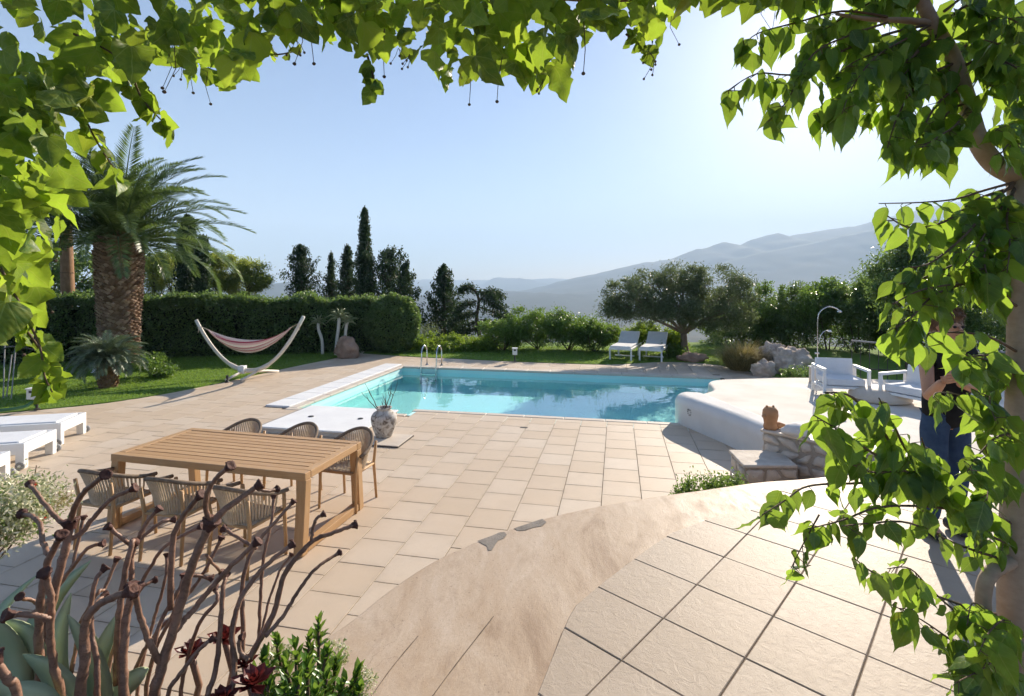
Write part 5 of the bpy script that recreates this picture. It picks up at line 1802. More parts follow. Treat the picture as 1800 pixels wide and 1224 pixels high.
# ---- brown wooden pole
p = at(121, 530, 17.2)
root_ = empty('wooden_pole', (p.x, 17.2, -0.05))
tag(root_, 'tall brown wooden pole behind the hedge left of the big palm', 'pole')
MB().tube([(0, 0, 0), (-0.04, 0, 2.5), (-0.10, 0, 4.5), (-0.16, 0, 6.4)], [0.21, 0.19, 0.165, 0.15], 12).build('shaft', M['pole_wood'], root_, smooth=True)
for z in (1.2, 2.9, 4.4):
    MB().lathe([(0.20, -0.02), (0.205, 0.0), (0.20, 0.02)], 12, (-0.02 * z, 0, z)).build('ring', M['palm_bark'], root_)

# ---- aloes by the planter stone
def aloe(x, y, d, trunk_px, label, size, n=16, seed=1):
    """trunk_px: photo points of the stem from ground to crown"""
    pts = [at(px, py, d) for px, py in trunk_px]
    pts[0].z = 0.0
    root = empty('aloe_tree', pts[0])
    tag(root, label, 'aloe')
    MB().tube(smooth_path(pts, 4), 0.055, 8).build('stem', M['pale_wood'], root, smooth=True, world=True)
    rnd = random.Random(seed)
    top = pts[-1] - pts[0]
    for i in range(n):
        a = i * 2.39996; t = i / n
        el = R(75 - 95 * t)
        out = Vector((math.cos(a) * math.cos(el), math.sin(a) * math.cos(el), math.sin(el)))
        L = size * 1.35 * rnd.uniform(0.8, 1.15)
        mid = top + out * L * 0.55 + Vector((0, 0, 0.05 * L))
        end = top + out * L + Vector((0, 0, -0.22 * L))
        MB().tube([top, mid, end], [0.036, 0.030, 0.006], 5).build('leaf', M['aloe'], root, smooth=True)
aloe(0, 0, 17.9, ((567, 615), (566, 598), (560, 580), (560, 568)), 'slender aloe tree with spiky head left of the planter stone', 0.26, 15, 2)
aloe(0, 0, 17.6, ((590, 625), (592, 600), (595, 575), (596, 558)), 'tall aloe with two leaf heads growing behind the planter stone', 0.34, 18, 3)
aloe(0, 0, 17.8, ((606, 610), (607, 590), (609, 572), (611, 566)), 'shorter aloe beside the tall one above the planter stone', 0.30, 16, 4)

# ---- bushes beyond the pool
FB = 'bushes along the far lawn'
def PB(x, y, d): return at(x, y, d)
for i, (x, rx, lab) in enumerate(((722, 1.05, 'low yellow green ground cover left of the pool ladder'), (790, 1.1, 'low yellow green ground cover right of the pool ladder'), (848, 0.7, 'low yellow green ground cover beside the dark far bushes'))):
    q = PB(x, 604, 19.2)
    bush('ground_cover', lab, (q.x, q.y, 0.22), (rx, 0.75, 0.30), 'lime', 5200, 0.085, 0.045, 0.09, FB, 'ground cover')
q = PB(745, 590, 20.5)
bush('twiggy_shrub', 'grey brown twiggy shrub behind the low ground cover', (q.x, q.y, 0.40), (0.75, 0.5, 0.45), 'olive', 2200, 0.09, 0.02, 0.14, FB)
for i, (x, y, d, r, n, lab) in enumerate(((885, 590, 19.0, (0.85, 0.75, 0.60), 8000, 'dark green bush beyond the lawn left of the bollard lamp'),
                                          (945, 578, 19.2, (0.95, 0.8, 0.78), 11000, 'tall dark green bush straight behind the white bollard lamp'),
                                          (1000, 582, 19.0, (0.80, 0.8, 0.74), 9000, 'dark green bush right of the tall one, before the valley'),
                                          (1045, 592, 18.6, (0.65, 0.7, 0.58), 7000, 'dark green bush left of the two loungers'))):
    q = PB(x, y, d)
    bush('garden_bush', lab, (q.x, q.y, q.z), r, 'bush', n, 0.085, 0.045, 0.11, FB)
for i, (x, y, d, r, lab) in enumerate(((1065, 588, 19.0, (0.55, 0.5, 0.42), 'lime green shrub behind the left lounger'), (1128, 588, 18.9, (0.45, 0.5, 0.52), 'lime green shrub rising between the two loungers'), (1178, 600, 18.0, (0.50, 0.5, 0.46), 'lime green shrub between the right lounger and olive trunk'))):
    q = PB(x, y, d)
    bush('lime_shrub', lab, (q.x, q.y, q.z), r, 'lime', 4200, 0.09, 0.05, 0.09, 'lime green shrubs around the loungers')
q = PB(1183, 622, 17.2)
bush('low_shrub', 'small dark shrub at the right lounger foot', (q.x, q.y, 0.2), (0.36, 0.3, 0.24), 'bush', 2200, 0.07, 0.035, 0.07)

# ---- olive tree
ob = gp(1206, 626, 0)
tree('olive_tree', 'spreading flat topped olive tree with leaning trunk beyond the pool', 'tree', (ob.x, ob.y, -0.03),
     [(T(1098, 518, 17.0), (0.75, 0.8, 0.60), 1.0), (T(1150, 508, 17.6), (0.9, 0.9, 0.66), 1.3), (T(1200, 498, 18.0), (0.9, 0.9, 0.70), 1.3), (T(1250, 505, 17.8), (0.95, 0.9, 0.80), 1.4), (T(1290, 520, 18.0), (0.7, 0.9, 0.72), 1.0), (T(1150, 548, 17.0), (1.0, 0.8, 0.34), 0.9), (T(1240, 552, 17.2), (1.0, 0.8, 0.45), 1.0), (T(1085, 545, 17.0), (0.55, 0.6, 0.34), 0.6), (T(1195, 545, 16.8), (0.9, 0.6, 0.36), 0.9), (T(1290, 560, 17.6), (0.7, 0.8, 0.45), 0.7)],
     0.15, 'olive', 42000, 430, 0.12, 0.12, 0.028, 'bark', None, 0.42, (0, 0, 0.4), 0.9)

# ---- dry grass
def mk_drygrass():
    p = gp(1312, 654, 0)
    root = empty('dry_grass_clump', (p.x, p.y + 0.35, 0))
    tag(root, 'tan dry ornamental grass clump beside the pale rocks', 'grass clump')
    vs = []; qs = []; var = []
    for i in range(3400):
        a = random.uniform(0, 6.28); r = 0.30 * math.sqrt(random.random())
        b = Vector((math.cos(a) * r, math.sin(a) * r, 0))
        L = random.choice((random.uniform(0.25, 0.6), random.uniform(0.5, 0.95)))
        lean = Vector((math.cos(a) + random.uniform(-.6, .6), math.sin(a) + random.uniform(-.6, .6), 0)) * (0.15 + r * 1.3) * random.uniform(0.3, 1.6)
        s = Vector((-math.sin(a), math.cos(a), 0)) * 0.006
        m_ = b + lean * 0.35 + Vector((0, 0, L * 0.6)); e = b + lean + Vector((0, 0, L * random.uniform(0.55, 1.0)))
        k = len(vs)
        vs += [b - s, b + s, m_ + s, m_ - s, e + s * 0.2, e - s * 0.2]
        qs += [(k, k + 1, k + 2, k + 3), (k + 3, k + 2, k + 4, k + 5)]
        var += [random.random()] * 6
    o = link_mesh('blades', np_mesh('blades', np.array([tuple(v) for v in vs]), np.array(qs), M['straw'], {'var': var}), root)
mk_drygrass()
q = at(1405, 660, 12.6)
bush('low_shrub', 'dark low shrub growing against the wide limestone rock', (q.x, q.y, 0.22), (0.34, 0.3, 0.25), 'hedge', 1800, 0.06, 0.03, 0.07)

# ---- trees and tall shrubs along the right boundary
RG = 'tall shrubs along the right boundary'
for i, (x, y, d, r, n, mat, lab) in enumerate((
        (1292, 575, 18.2, (1.1, 0.9, 1.15), 13000, 'hedge', 'dark tall shrub right behind the olive trunk'),
        (1345, 560, 18.0, (1.0, 0.9, 1.30), 14000, 'bush', 'tall green shrub above the dry grass clump'),
        (1400, 565, 17.4, (1.0, 0.9, 1.30), 14000, 'hedge', 'tall dark shrub above the pale rocks'),
        (1455, 560, 16.6, (0.95, 0.9, 1.30), 13000, 'bush', 'tall shrub with upright shoots behind the shower post'),
        (1510, 565, 15.8, (0.95, 0.9, 1.30), 13000, 'hedge', 'tall dark shrub behind the square backed armchair'),
        (1575, 560, 15.2, (1.0, 0.9, 1.40), 13000, 'hedge', 'tall dark shrub behind the iron railing'),
        (1660, 570, 14.4, (1.2, 0.9, 1.40), 11000, 'hedge', 'tall dark shrub behind the standing person'),
        (1770, 570, 13.4, (1.2, 0.9, 1.40), 9000, 'hedge', 'tall dark shrub behind the fig trunk'))):
    d *= 1.16
    r = tuple(k * 1.14 for k in r)
    q = at(x, y, d)
    bush('boundary_shrub', lab, (q.x, q.y, q.z), r, mat, n, 0.095, 0.05, 0.13, RG, 'shrub', shell=0.7)
    # upright leading shoots
q = at(1600, 510, 15.0)
tree('boundary_tree', 'taller dark leafy tree behind the fig leaves at the right boundary', 'tree', (q.x, q.y, 0.0),
     [(T(1580, 490, 15.0), (0.75, 0.9, 0.75), 1), (T(1640, 470, 14.8), (1.0, 0.9, 0.95), 1.2), (T(1610, 545, 15.2), (1.0, 0.9, 0.8), 1), (T(1720, 480, 14.4), (1.1, 0.9, 1.0), 1.2), (T(1590, 445, 15.0), (0.35, 0.4, 0.30), 0.3)], 0.13, 'hedge', 20000, 260, 0.15, 0.11, 0.05, 'dark_bark')
# ---- small leafy shrub at the edge of the stone step
q = at(1225, 848, 5.6)
bush('creeping_shrub', 'low small leaved shrub spilling by the stone step', (q.x + 0.05, q.y, 0.20), (0.32, 0.25, 0.22), 'bush', 2600, 0.042, 0.018, 0.055, bias=(-0.3, -0.2, 0.4))
q = at(1283, 838, 5.7)
bush('low_shrub', 'small dark plant wedged against the stone step block', (q.x, q.y, 0.22), (0.12, 0.12, 0.16), 'hedge', 800, 0.04, 0.02, 0.04)

# ================================================================== FOREGROUND: VINE, FIG TREE, SUCCULENTS
def leaf_mesh(name, half, mat, fold, curl, wave, seed, ref=1.0):
    """leaf with its stalk at the origin, tip towards -z (hanging), blade normal +y; unit length"""
    rnd = random.Random(seed)
    vs = []; fs = []; lx = []; ly = []
    n = len(half)
    def put(x, t):
        y = fold * abs(x) + curl * (t * t) + wave * math.sin(t * 9 + x * 7 + seed) * abs(x) - 0.45 * x * x * (1 if seed % 2 else -1) + 0.03 * math.sin(t * 14 + seed) * math.cos(x * 11)
        vs.append((x, y, -t)); lx.append(x); ly.append(t)
        return len(vs) - 1
    mid = []; rt = []; lf = []; rh = []; lh = []
    for i, (x, t) in enumerate(half):
        tm = min(max(t, 0.0), half[-1][1])
        mid.append(put(0.0, tm))
        jr = 1 + rnd.uniform(-.07, .07); jl = 1 + rnd.uniform(-.07, .07)
        rh.append(put(x * 0.5 * jr, (t + tm) / 2)); rt.append(put(x * jr, t))
        lh.append(put(-x * 0.5 * jl, (t + tm) / 2)); lf.append(put(-x * jl, t))
    for i in range(n - 1):
        fs += [(mid[i], rh[i], rh[i + 1], mid[i + 1]), (rh[i], rt[i], rt[i + 1], rh[i + 1]),
               (lh[i], mid[i], mid[i + 1], lh[i + 1]), (lf[i], lh[i], lh[i + 1], lf[i + 1])]
    me = bpy.data.meshes.new(name)
    me.from_pydata(vs, [], fs)
    me.materials.append(mat)
    me.polygons.foreach_set('use_smooth', [True] * len(me.polygons))
    for an, av in (('lx', lx), ('ly', ly)):
        a = me.attributes.new(an, 'FLOAT', 'POINT')
        a.data.foreach_set('value', av)
    me.update()
    return me
VINE_HALF = [(0.0, 0.0), (0.16, -0.10), (0.34, -0.13), (0.50, -0.02), (0.49, 0.12), (0.60, 0.22), (0.50, 0.36), (0.52, 0.46), (0.38, 0.56), (0.33, 0.70), (0.20, 0.80), (0.12, 0.93), (0.0, 1.08)]
VINE_HALF2 = [(0.0, 0.0), (0.22, -0.08), (0.42, 0.0), (0.50, 0.16), (0.48, 0.32), (0.42, 0.46), (0.36, 0.60), (0.27, 0.74), (0.18, 0.86), (0.08, 0.97), (0.0, 1.06)]
FIG_HALF = [(0.0, 0.0), (0.10, 0.02), (0.22, 0.12), (0.295, 0.28), (0.30, 0.44), (0.25, 0.60), (0.165, 0.75), (0.07, 0.88), (0.025, 0.98), (0.0, 1.12)]
VINE_HALF = [(0.0, 0.0), (0.10, -0.09), (0.24, -0.15), (0.38, -0.13), (0.47, -0.04), (0.515, 0.06), (0.50, 0.15), (0.555, 0.24), (0.52, 0.33), (0.49, 0.42), (0.44, 0.50), (0.40, 0.60), (0.33, 0.70), (0.25, 0.79), (0.17, 0.88), (0.09, 0.98), (0.0, 1.10)]
VM = [leaf_mesh('leaf', VINE_HALF if i % 2 else VINE_HALF2, M['vine'], f, c, w, i) for i, (f, c, w) in enumerate(((0.25, 0.15, 0.2), (0.05, 0.25, 0.3), (-0.2, -0.18, 0.25), (0.4, 0.3, 0.15), (0.1, -0.25, 0.35), (-0.3, 0.2, 0.2)))]
FM = [leaf_mesh('leaf', FIG_HALF, M['fig'], f, c, w, i) for i, (f, c, w) in enumerate(((0.35, 0.10, 0.1), (0.15, 0.22, 0.15), (-0.3, -0.15, 0.1), (0.6, 0.18, 0.1), (0.2, -0.22, 0.2), (0.45, 0.3, 0.12)))]

def frame_rot(yaw, pitch, roll):
    return Euler((pitch, roll, yaw), 'XYZ')

def put_leaves(root, items, meshes, limit, stuffname, mat):
    """items: (world point, euler, scale); the largest on screen become leaf objects, the rest one part"""
    items = sorted(items, key=lambda t: -t[2] / max(t[0].y, 0.3))
    inview = [t for t in items if abs(t[0].x) / t[0].y < 1.02 and t[0].y > 0 and (EYE + 0.56 * t[0].y) > t[0].z]
    ids = set(id(t) for t in inview[:limit])
    off = Vector(root.location)
    vs = []; qs = []; var = []; lxs = []; lys = []
    for i, t in enumerate(items):
        p, e, s = t
        me = meshes[i % len(meshes)]
        if id(t) in ids:
            o = link_mesh('leaf', me, root)
            o.location = p - off
            o.rotation_euler = e
            o.scale = (s, s, s)
        else:
            m_ = e.to_matrix()
            b = len(vs)
            r = random.random()
            for v in me.vertices:
                vs.append(tuple(m_ @ v.co * s + p - off)); var.append(r)
            lxs += [d.value for d in me.attributes['lx'].data]; lys += [d.value for d in me.attributes['ly'].data]
            qs += [tuple(k + b for k in f.vertices) for f in me.polygons]
    if vs:
        o = link_mesh(stuffname, np_mesh(stuffname, np.array(vs), np.array(qs), mat, {'var': var, 'lx': lxs, 'ly': lys}, True), root)
        o['kind'] = 'stuff'

# ---- the pergola that carries the vine, above the picture
def mk_pergola():
    root = empty('pergola', (0, 1.95, TERR_Z + 0.001))
    tag(root, 'plain wooden pergola frame overhead that the grape vine grows along', 'pergola')
    for x in (-1.72, 3.05):
        MB().box((x * 1.9 if x < 0 else x, 0, 1.66), (0.12, 0.12, 3.32)).build('post', M['pole_wood'], root, bevel=0.006)
    for y, z in ((-0.40, 3.02), (0.0, 3.18), (0.45, 3.40)):
        MB().box((-0.1, y, z + 0.02), (6.6, 0.05, 0.07)).build('rafter', M['pole_wood'], root, bevel=0.004)
    for x in (-3.27, 3.05):
        MB().bar((x, -0.5, 3.02), (x, 0.55, 3.49), 0.06, 0.08).build('crossbeam', M['pole_wood'], root, bevel=0.004)
mk_pergola()

# ---- the vine on the pergola
def mk_vine():
    rnd = random.Random(12)
    root = empty('grape_vine', (-0.4, 1.9, 3.55))
    tag(root, 'leafy grape vine hanging across the top and down the left edge', 'vine')
    items = []
    stems = MB(); tend = MB()
    # old canes run along the top, above the picture
    for k, (y, z) in enumerate(((1.55, 3.50), (1.95, 3.66), (2.4, 3.88))):
        pts = [Vector((-3.0 + 0.5 * i, y + rnd.uniform(-.08, .08), z + rnd.uniform(-.06, .06))) for i in range(11)]
        stems.tube(smooth_path(pts, 3), 0.014, 7)
    low = [(-40, 640), (0, 610), (45, 575), (85, 505), (112, 400), (118, 330), (135, 250), (190, 175), (250, 120), (300, 118), (345, 140), (395, 168), (440, 142), (475, 78), (540, 72), (580, 85), (640, 100), (700, 98), (740, 118), (790, 152), (850, 150), (900, 138), (975, 168), (1000, 105), (1050, 72), (1095, 52), (1145, 82), (1180, 55), (1200, 8), (1240, 22), (1300, 24), (1400, 26), (1500, 6), (1600, 4)]
    xs = [p[0] for p in low]; ys = [p[1] for p in low]
    def leaf_at(x, y, d, s, face=None):
        p = at(x, y, d)
        e = frame_rot(rnd.uniform(-1.2, 1.2) + (math.pi if rnd.random() < 0.35 else 0), rnd.gauss(0.0, 0.45), rnd.gauss(0, 0.55))
        items.append((p, e, s))
        return p
    # edge leaves, along the lower outline
    x = -20
    while x < 1420:
        y = float(np.interp(x, xs, ys))
        d = rnd.uniform(1.45, 2.1)
        s = rnd.choice((rnd.uniform(0.045, 0.08), rnd.uniform(0.065, 0.115)))
        leaf_at(x + rnd.uniform(-12, 12), y - s / d * 900 * rnd.uniform(0.75, 1.05), d, s)
        if rnd.random() < 0.25:
            q = at(x, y, d)
            bm_ = q + Vector((rnd.uniform(-.03, .03), 0, -0.068))
            tend.tube([q + Vector((0, 0, 0.09)), q + Vector((rnd.uniform(-.02, .02), 0, 0.0)), bm_], [0.0016, 0.0013, 0.001], 4)
            tend.lathe([(0.0, -0.006), (0.005, -0.003), (0.006, 0.0), (0.005, 0.003), (0.0, 0.006)], 7, bm_, cap=False)
        x += rnd.uniform(8, 17)
    # body of the vine
    n = 0
    while n < 820:
        x = rnd.uniform(-120, 1420)
        y1 = float(np.interp(x, xs, ys))
        y = rnd.uniform(-130, y1 - 45) if y1 > -60 else -60
        if x < 120: y = rnd.uniform(-100, y1 - 60)
        if x > 1180 and rnd.random() < 0.5: continue
        d = rnd.uniform(1.4, 2.6)
        s = rnd.choice((rnd.uniform(0.045, 0.08), rnd.uniform(0.06, 0.118)))
        if rnd.random() < 0.13 and y > 60: continue
        leaf_at(x, y, d, s)
        n += 1
    # dense left column
    for i in range(190):
        y = rnd.uniform(150, 590)
        w = float(np.interp(y, (150, 350, 480, 560, 600), (150, 110, 95, 60, 40)))
        leaf_at(rnd.uniform(-70, w - 30), y - 40, rnd.uniform(1.3, 2.0), rnd.choice((rnd.uniform(0.045, 0.08), rnd.uniform(0.06, 0.12))))
    # hanging shoots with small leaves
    for px, dd, size, k in ((((222, 100), (245, 165), (268, 195), (300, 228)), 1.7, 0.055, 15), (((138, 125), (142, 180), (165, 240), (208, 308)), 1.6, 0.065, 17), (((645, 95), (655, 130), (658, 150), (652, 165)), 1.6, 0.04, 9), (((0, 470), (40, 545), (70, 610), (78, 660), (92, 690)), 1.45, 0.05, 16), (((30, 560), (60, 600), (85, 640), (95, 680)), 1.5, 0.05, 13), (((460, 60), (480, 95), (528, 88)), 1.8, 0.045, 5), (((1100, 60), (1128, 82), (1140, 95)), 1.8, 0.05, 7), (((130, 60), (205, 100), (225, 150)), 1.75, 0.07, 8)):
        pts = smooth_path([at(x, y, dd) for x, y in px], 5)
        stems.tube(pts, [0.0042 - 0.0025 * i / len(pts) for i in range(len(pts))], 5)
        for i in range(k):
            q = pts[min(len(pts) - 1, int((i + 0.7) / k * len(pts)))]
            e = frame_rot(rnd.uniform(0, 6.28), rnd.gauss(0, 0.5), rnd.choice((-1, 1)) * rnd.uniform(0.3, 1.1))
            items.append((q + Vector((rnd.uniform(-.008, .008), rnd.uniform(-.02, .02), 0)), e, size * rnd.uniform(0.7, 1.35)))
    # little berry stalks
    for x, y in ((300, 100), (318, 140), (520, 95), (700, 110), (720, 120), (1140, 115), (1148, 130), (955, 165)):
        q = at(x, y - 25, 1.7)
        for j in range(3):
            e = q + Vector((rnd.uniform(-.03, .03), rnd.uniform(-.02, .02), -rnd.uniform(.03, .06)))
            tend.tube([q, (q + e) / 2 + Vector((0.004, 0, 0)), e], 0.0010, 4)
            tend.lathe([(0.0, -0.005), (0.004, -0.002), (0.004, 0.002), (0.0, 0.005)], 7, e, cap=False)
    stems.build('cane', M['twig'], root, smooth=True, world=True)
    tend.build('berry_stalks', M['dark_bark'], root, world=True)['kind'] = 'stuff'
    put_leaves(root, items, VM, 298, 'foliage', M['vine'])
mk_vine()

# ---- the potted fig tree at the right edge
def mk_fig():
    rnd = random.Random(31)
    bx = at(1790, 1000, 2.05)
    root = empty('weeping_fig', (bx.x, 2.05, TERR_Z))
    tag(root, 'weeping fig tree with pale trunk and hanging leaves at the right edge', 'tree')
    tr = MB()
    A = lambda x, y, d: at(x, y, d)
    trunk = [A(1772, 1400, 2.02), A(1785, 1224, 2.04), A(1781, 1050, 2.05), A(1786, 880, 2.06), A(1794, 700, 2.06), A(1797, 500, 2.06), A(1796, 350, 2.06), A(1790, 300, 2.06)]
    trunk[0].z = TERR_Z + 0.0
    tp = smooth_path(trunk, 4)
    tr.tube(tp, [0.055 - 0.012 * i / len(tp) for i in range(len(tp))], 12)
    limb_main = smooth_path([A(1790, 310, 2.06), A(1750, 290, 2.05), A(1718, 245, 2.04), A(1697, 170, 2.03), A(1672, 95, 2.02), A(1640, 42, 2.0), A(1600, -40, 1.98)], 4)
    tr.tube(limb_main, [0.040 - 0.020 * i / len(limb_main) for i in range(len(limb_main))], 10)
    tr.tube(smooth_path([A(1790, 305, 2.06), A(1830, 280, 2.1), A(1860, 180, 2.1), A(1870, 0, 2.1)], 4), 0.034, 10)
    tr.tube(smooth_path([A(1640, 42, 2.0), A(1590, 36, 1.98), A(1530, 34, 1.95), A(1470, 25, 1.9)], 4), [0.016, 0.015, 0.014, 0.013, 0.012, 0.011, 0.010, 0.010, 0.009, 0.008, 0.007, 0.006, 0.005], 8)
    # side stems low down
    tr.tube(smooth_path([A(1735, 1380, 2.0), A(1738, 1150, 2.0), A(1728, 1060, 2.0), A(1740, 1010, 2.0), A(1782, 985, 2.04)], 4), 0.026, 9)
    tr.tube(smooth_path([A(1700, 1300, 1.9), A(1725, 1190, 1.95), A(1760, 1160, 2.0), A(1790, 1120, 2.04)], 4), 0.016, 8)
    tr.build('trunk', M['ficus_bark'], root, smooth=True, world=True)
    tw = MB()
    items = []
    def twig(px, d0, d1, r, k, size, jitter=16, hang=1.0):
        n = len(px)
        pts = [at(x, y, d0 + (d1 - d0) * i / (n - 1)) for i, (x, y) in enumerate(px)]
        pts = smooth_path(pts, 5)
        tw.tube(pts, [r * (1 - 0.75 * i / len(pts)) for i in range(len(pts))], 6)
        k = int(k * 1.5)
        size *= 0.84
        for i in range(k):
            t = 0.15 + 0.85 * (i + rnd.random() * 0.8) / k
            f = min(int(t * (len(pts) - 1)), len(pts) - 1)
            q = pts[f].copy()
            j = Vector((rnd.uniform(-1, 1), rnd.uniform(-1, 1), rnd.uniform(-.7, .4))) * 0.034
            stalk = q + j
            tw.tube([q, stalk], [0.0016, 0.0012], 4, cap=False)
            e = frame_rot(rnd.uniform(-1.3, 1.3) + (math.pi if rnd.random() < 0.4 else 0), rnd.gauss(0.0, 0.4), rnd.gauss(0, 0.35) / hang)
            items.append((stalk, e, size * rnd.uniform(0.72, 1.2)))
    # --- top left sprays
    twig(((1640, 42), (1560, 60), (1480, 90), (1400, 130), (1330, 130), (1272, 165)), 2.0, 1.75, 0.006, 20, 0.125)
    twig(((1560, 40), (1500, 60), (1430, 95), (1385, 175), (1350, 215)), 1.95, 1.7, 0.005, 17, 0.12)
    twig(((1650, 60), (1590, 110), (1520, 150), (1470, 190), (1430, 200)), 2.0, 1.8, 0.006, 19, 0.125)
    twig(((1560, 30), (1480, 20), (1400, 40), (1330, 60), (1300, 90)), 1.95, 1.8, 0.005, 16, 0.12)
    twig(((1640, 40), (1570, 80), (1500, 110), (1450, 150)), 2.0, 1.85, 0.005, 15, 0.12)
    twig(((1680, 110), (1620, 140), (1580, 200), (1560, 260)), 2.02, 1.8, 0.006, 16, 0.125)
    twig(((1690, 150), (1650, 180), (1620, 230), (1600, 275)), 2.02, 1.85, 0.006, 16, 0.12)
    twig(((1650, 60), (1610, 90), (1590, 130), (1540, 130)), 2.0, 1.9, 0.005, 14, 0.12)
    twig(((1660, 70), (1600, 60), (1540, 75), (1490, 70)), 2.0, 2.2, 0.005, 16, 0.12)
    twig(((1700, 180), (1665, 200), (1640, 250), (1660, 270)), 2.02, 1.9, 0.005, 11, 0.13)
    twig(((1600, -20), (1540, -30), (1450, -20), (1380, 0)), 1.98, 1.85, 0.005, 18, 0.12)
    twig(((1640, 30), (1600, 0), (1560, -10), (1500, 0)), 2.0, 2.3, 0.005, 16, 0.12)
    twig(((1660, 40), (1700, 10), (1740, 20), (1790, 40)), 2.0, 1.8, 0.006, 16, 0.125)
    twig(((1690, 120), (1730, 100), (1770, 110), (1800, 130)), 2.02, 1.8, 0.006, 15, 0.125)
    twig(((1660, 20), (1720, -20), (1770, 0), (1810, 60)), 2.0, 2.2, 0.006, 18, 0.125)
    twig(((1830, 240), (1790, 190), (1760, 160), (1740, 150)), 2.1, 1.9, 0.006, 13, 0.12)
    twig(((1840, 250), (1800, 230), (1770, 220), (1750, 230)), 2.1, 1.9, 0.006, 12, 0.11)
    twig(((1640, 42), (1590, 70), (1540, 100), (1500, 150), (1480, 200)), 2.0, 1.7, 0.005, 16, 0.125)
    twig(((1600, -30), (1520, 10), (1440, 60), (1400, 110)), 1.98, 2.0, 0.005, 16, 0.12)
    twig(((1650, 50), (1600, 100), (1560, 160), (1520, 200)), 2.0, 2.2, 0.005, 16, 0.13)
    twig(((1690, 140), (1640, 120), (1590, 160), (1560, 200)), 2.02, 2.2, 0.005, 16, 0.13)
    twig(((1700, 190), (1680, 220), (1650, 240), (1620, 260)), 2.02, 1.7, 0.005, 14, 0.125)
    twig(((1680, 100), (1720, 60), (1760, 60), (1800, 90)), 2.02, 2.2, 0.006, 16, 0.13)
    twig(((1830, 260), (1800, 150), (1770, 90), (1730, 70)), 2.1, 1.8, 0.006, 18, 0.13)
    twig(((1850, 220), (1810, 270), (1780, 250), (1760, 270)), 2.1, 1.8, 0.006, 12, 0.12)
    twig(((1600, -40), (1560, -10), (1500, 30), (1450, 40)), 1.98, 2.3, 0.005, 16, 0.13)
    twig(((1790, 400), (1750, 430), (1700, 440), (1650, 430)), 2.05, 2.2, 0.006, 16, 0.13)
    twig(((1790, 480), (1750, 500), (1710, 500), (1670, 490)), 2.05, 2.2, 0.006, 9, 0.11)
    # --- middle left of the trunk
    twig(((1785, 320), (1730, 335), (1680, 350), (1620, 356), (1545, 358)), 2.05, 1.8, 0.006, 9, 0.10)
    twig(((1780, 330), (1720, 350), (1660, 390), (1600, 400), (1560, 380)), 2.05, 1.8, 0.007, 15, 0.12)
    twig(((1785, 320), (1740, 360), (1700, 410), (1640, 460), (1600, 470)), 2.05, 1.75, 0.007, 17, 0.125)
    twig(((1785, 330), (1750, 380), (1720, 430), (1690, 470)), 2.05, 1.8, 0.006, 15, 0.125)
    twig(((1790, 360), (1750, 400), (1730, 450), (1740, 500)), 2.05, 1.75, 0.006, 14, 0.125)
    twig(((1790, 420), (1740, 440), (1690, 460), (1620, 490), (1580, 500)), 2.05, 1.75, 0.006, 16, 0.12)
    twig(((1790, 540), (1740, 512), (1690, 500), (1620, 510), (1570, 535)), 2.05, 1.65, 0.006, 11, 0.105)
    twig(((1690, 500), (1640, 520), (1600, 560), (1565, 580)), 1.9, 1.6, 0.005, 10, 0.12)
    # --- before the standing person
    twig(((1790, 620), (1730, 590), (1640, 585), (1590, 600)), 2.05, 1.7, 0.006, 6, 0.11)
    twig(((1790, 640), (1740, 625), (1700, 625), (1650, 600)), 2.05, 1.75, 0.006, 8, 0.115)
    twig(((1790, 660), (1750, 640), (1720, 630), (1700, 640)), 2.05, 1.8, 0.005, 12, 0.12)
    twig(((1790, 770), (1740, 740), (1700, 700), (1650, 690), (1640, 700)), 2.05, 1.75, 0.005, 12, 0.12)
    twig(((1790, 780), (1760, 730), (1740, 700), (1720, 690)), 2.05, 1.85, 0.005, 9, 0.11)
    # --- lower sprays
    twig(((1785, 925), (1700, 885), (1620, 840), (1560, 770), (1500, 700), (1450, 690)), 2.05, 1.65, 0.010, 22, 0.125)
    twig(((1785, 930), (1680, 880), (1600, 800), (1570, 745), (1545, 700)), 2.05, 1.7, 0.008, 17, 0.12)
    twig(((1700, 885), (1600, 850), (1500, 850), (1420, 855), (1380, 880), (1340, 905)), 1.95, 1.6, 0.006, 13, 0.10)
    twig(((1620, 840), (1540, 800), (1480, 760), (1430, 730)), 1.9, 1.6, 0.006, 15, 0.125)
    twig(((1680, 870), (1600, 830), (1530, 830), (1470, 800)), 1.95, 1.7, 0.006, 15, 0.12)
    twig(((1785, 940), (1700, 900), (1640, 820), (1620, 770)), 2.05, 1.8, 0.007, 15, 0.12)
    twig(((1785, 960), (1720, 930), (1660, 860), (1650, 800)), 2.05, 1.85, 0.007, 14, 0.12)
    twig(((1785, 950), (1690, 900), (1560, 890), (1480, 915), (1420, 930)), 2.05, 1.6, 0.006, 14, 0.105)
    twig(((1785, 990), (1690, 960), (1600, 920), (1530, 920), (1480, 925)), 2.05, 1.65, 0.006, 11, 0.10)
    twig(((1440, 905), (1410, 960), (1390, 1000)), 1.65, 1.6, 0.003, 6, 0.085)
    twig(((1750, 1080), (1680, 1060), (1600, 1030), (1540, 1010), (1500, 980)), 2.0, 1.65, 0.006, 13, 0.105)
    twig(((1750, 1090), (1690, 1080), (1640, 1040), (1600, 1000), (1560, 1000)), 2.0, 1.7, 0.005, 12, 0.105)
    twig(((1740, 1160), (1680, 1130), (1620, 1090), (1560, 1060)), 2.0, 1.65, 0.005, 11, 0.105)
    twig(((1780, 1120), (1740, 1080), (1710, 1060), (1700, 1100)), 2.03, 1.8, 0.005, 11, 0.12)
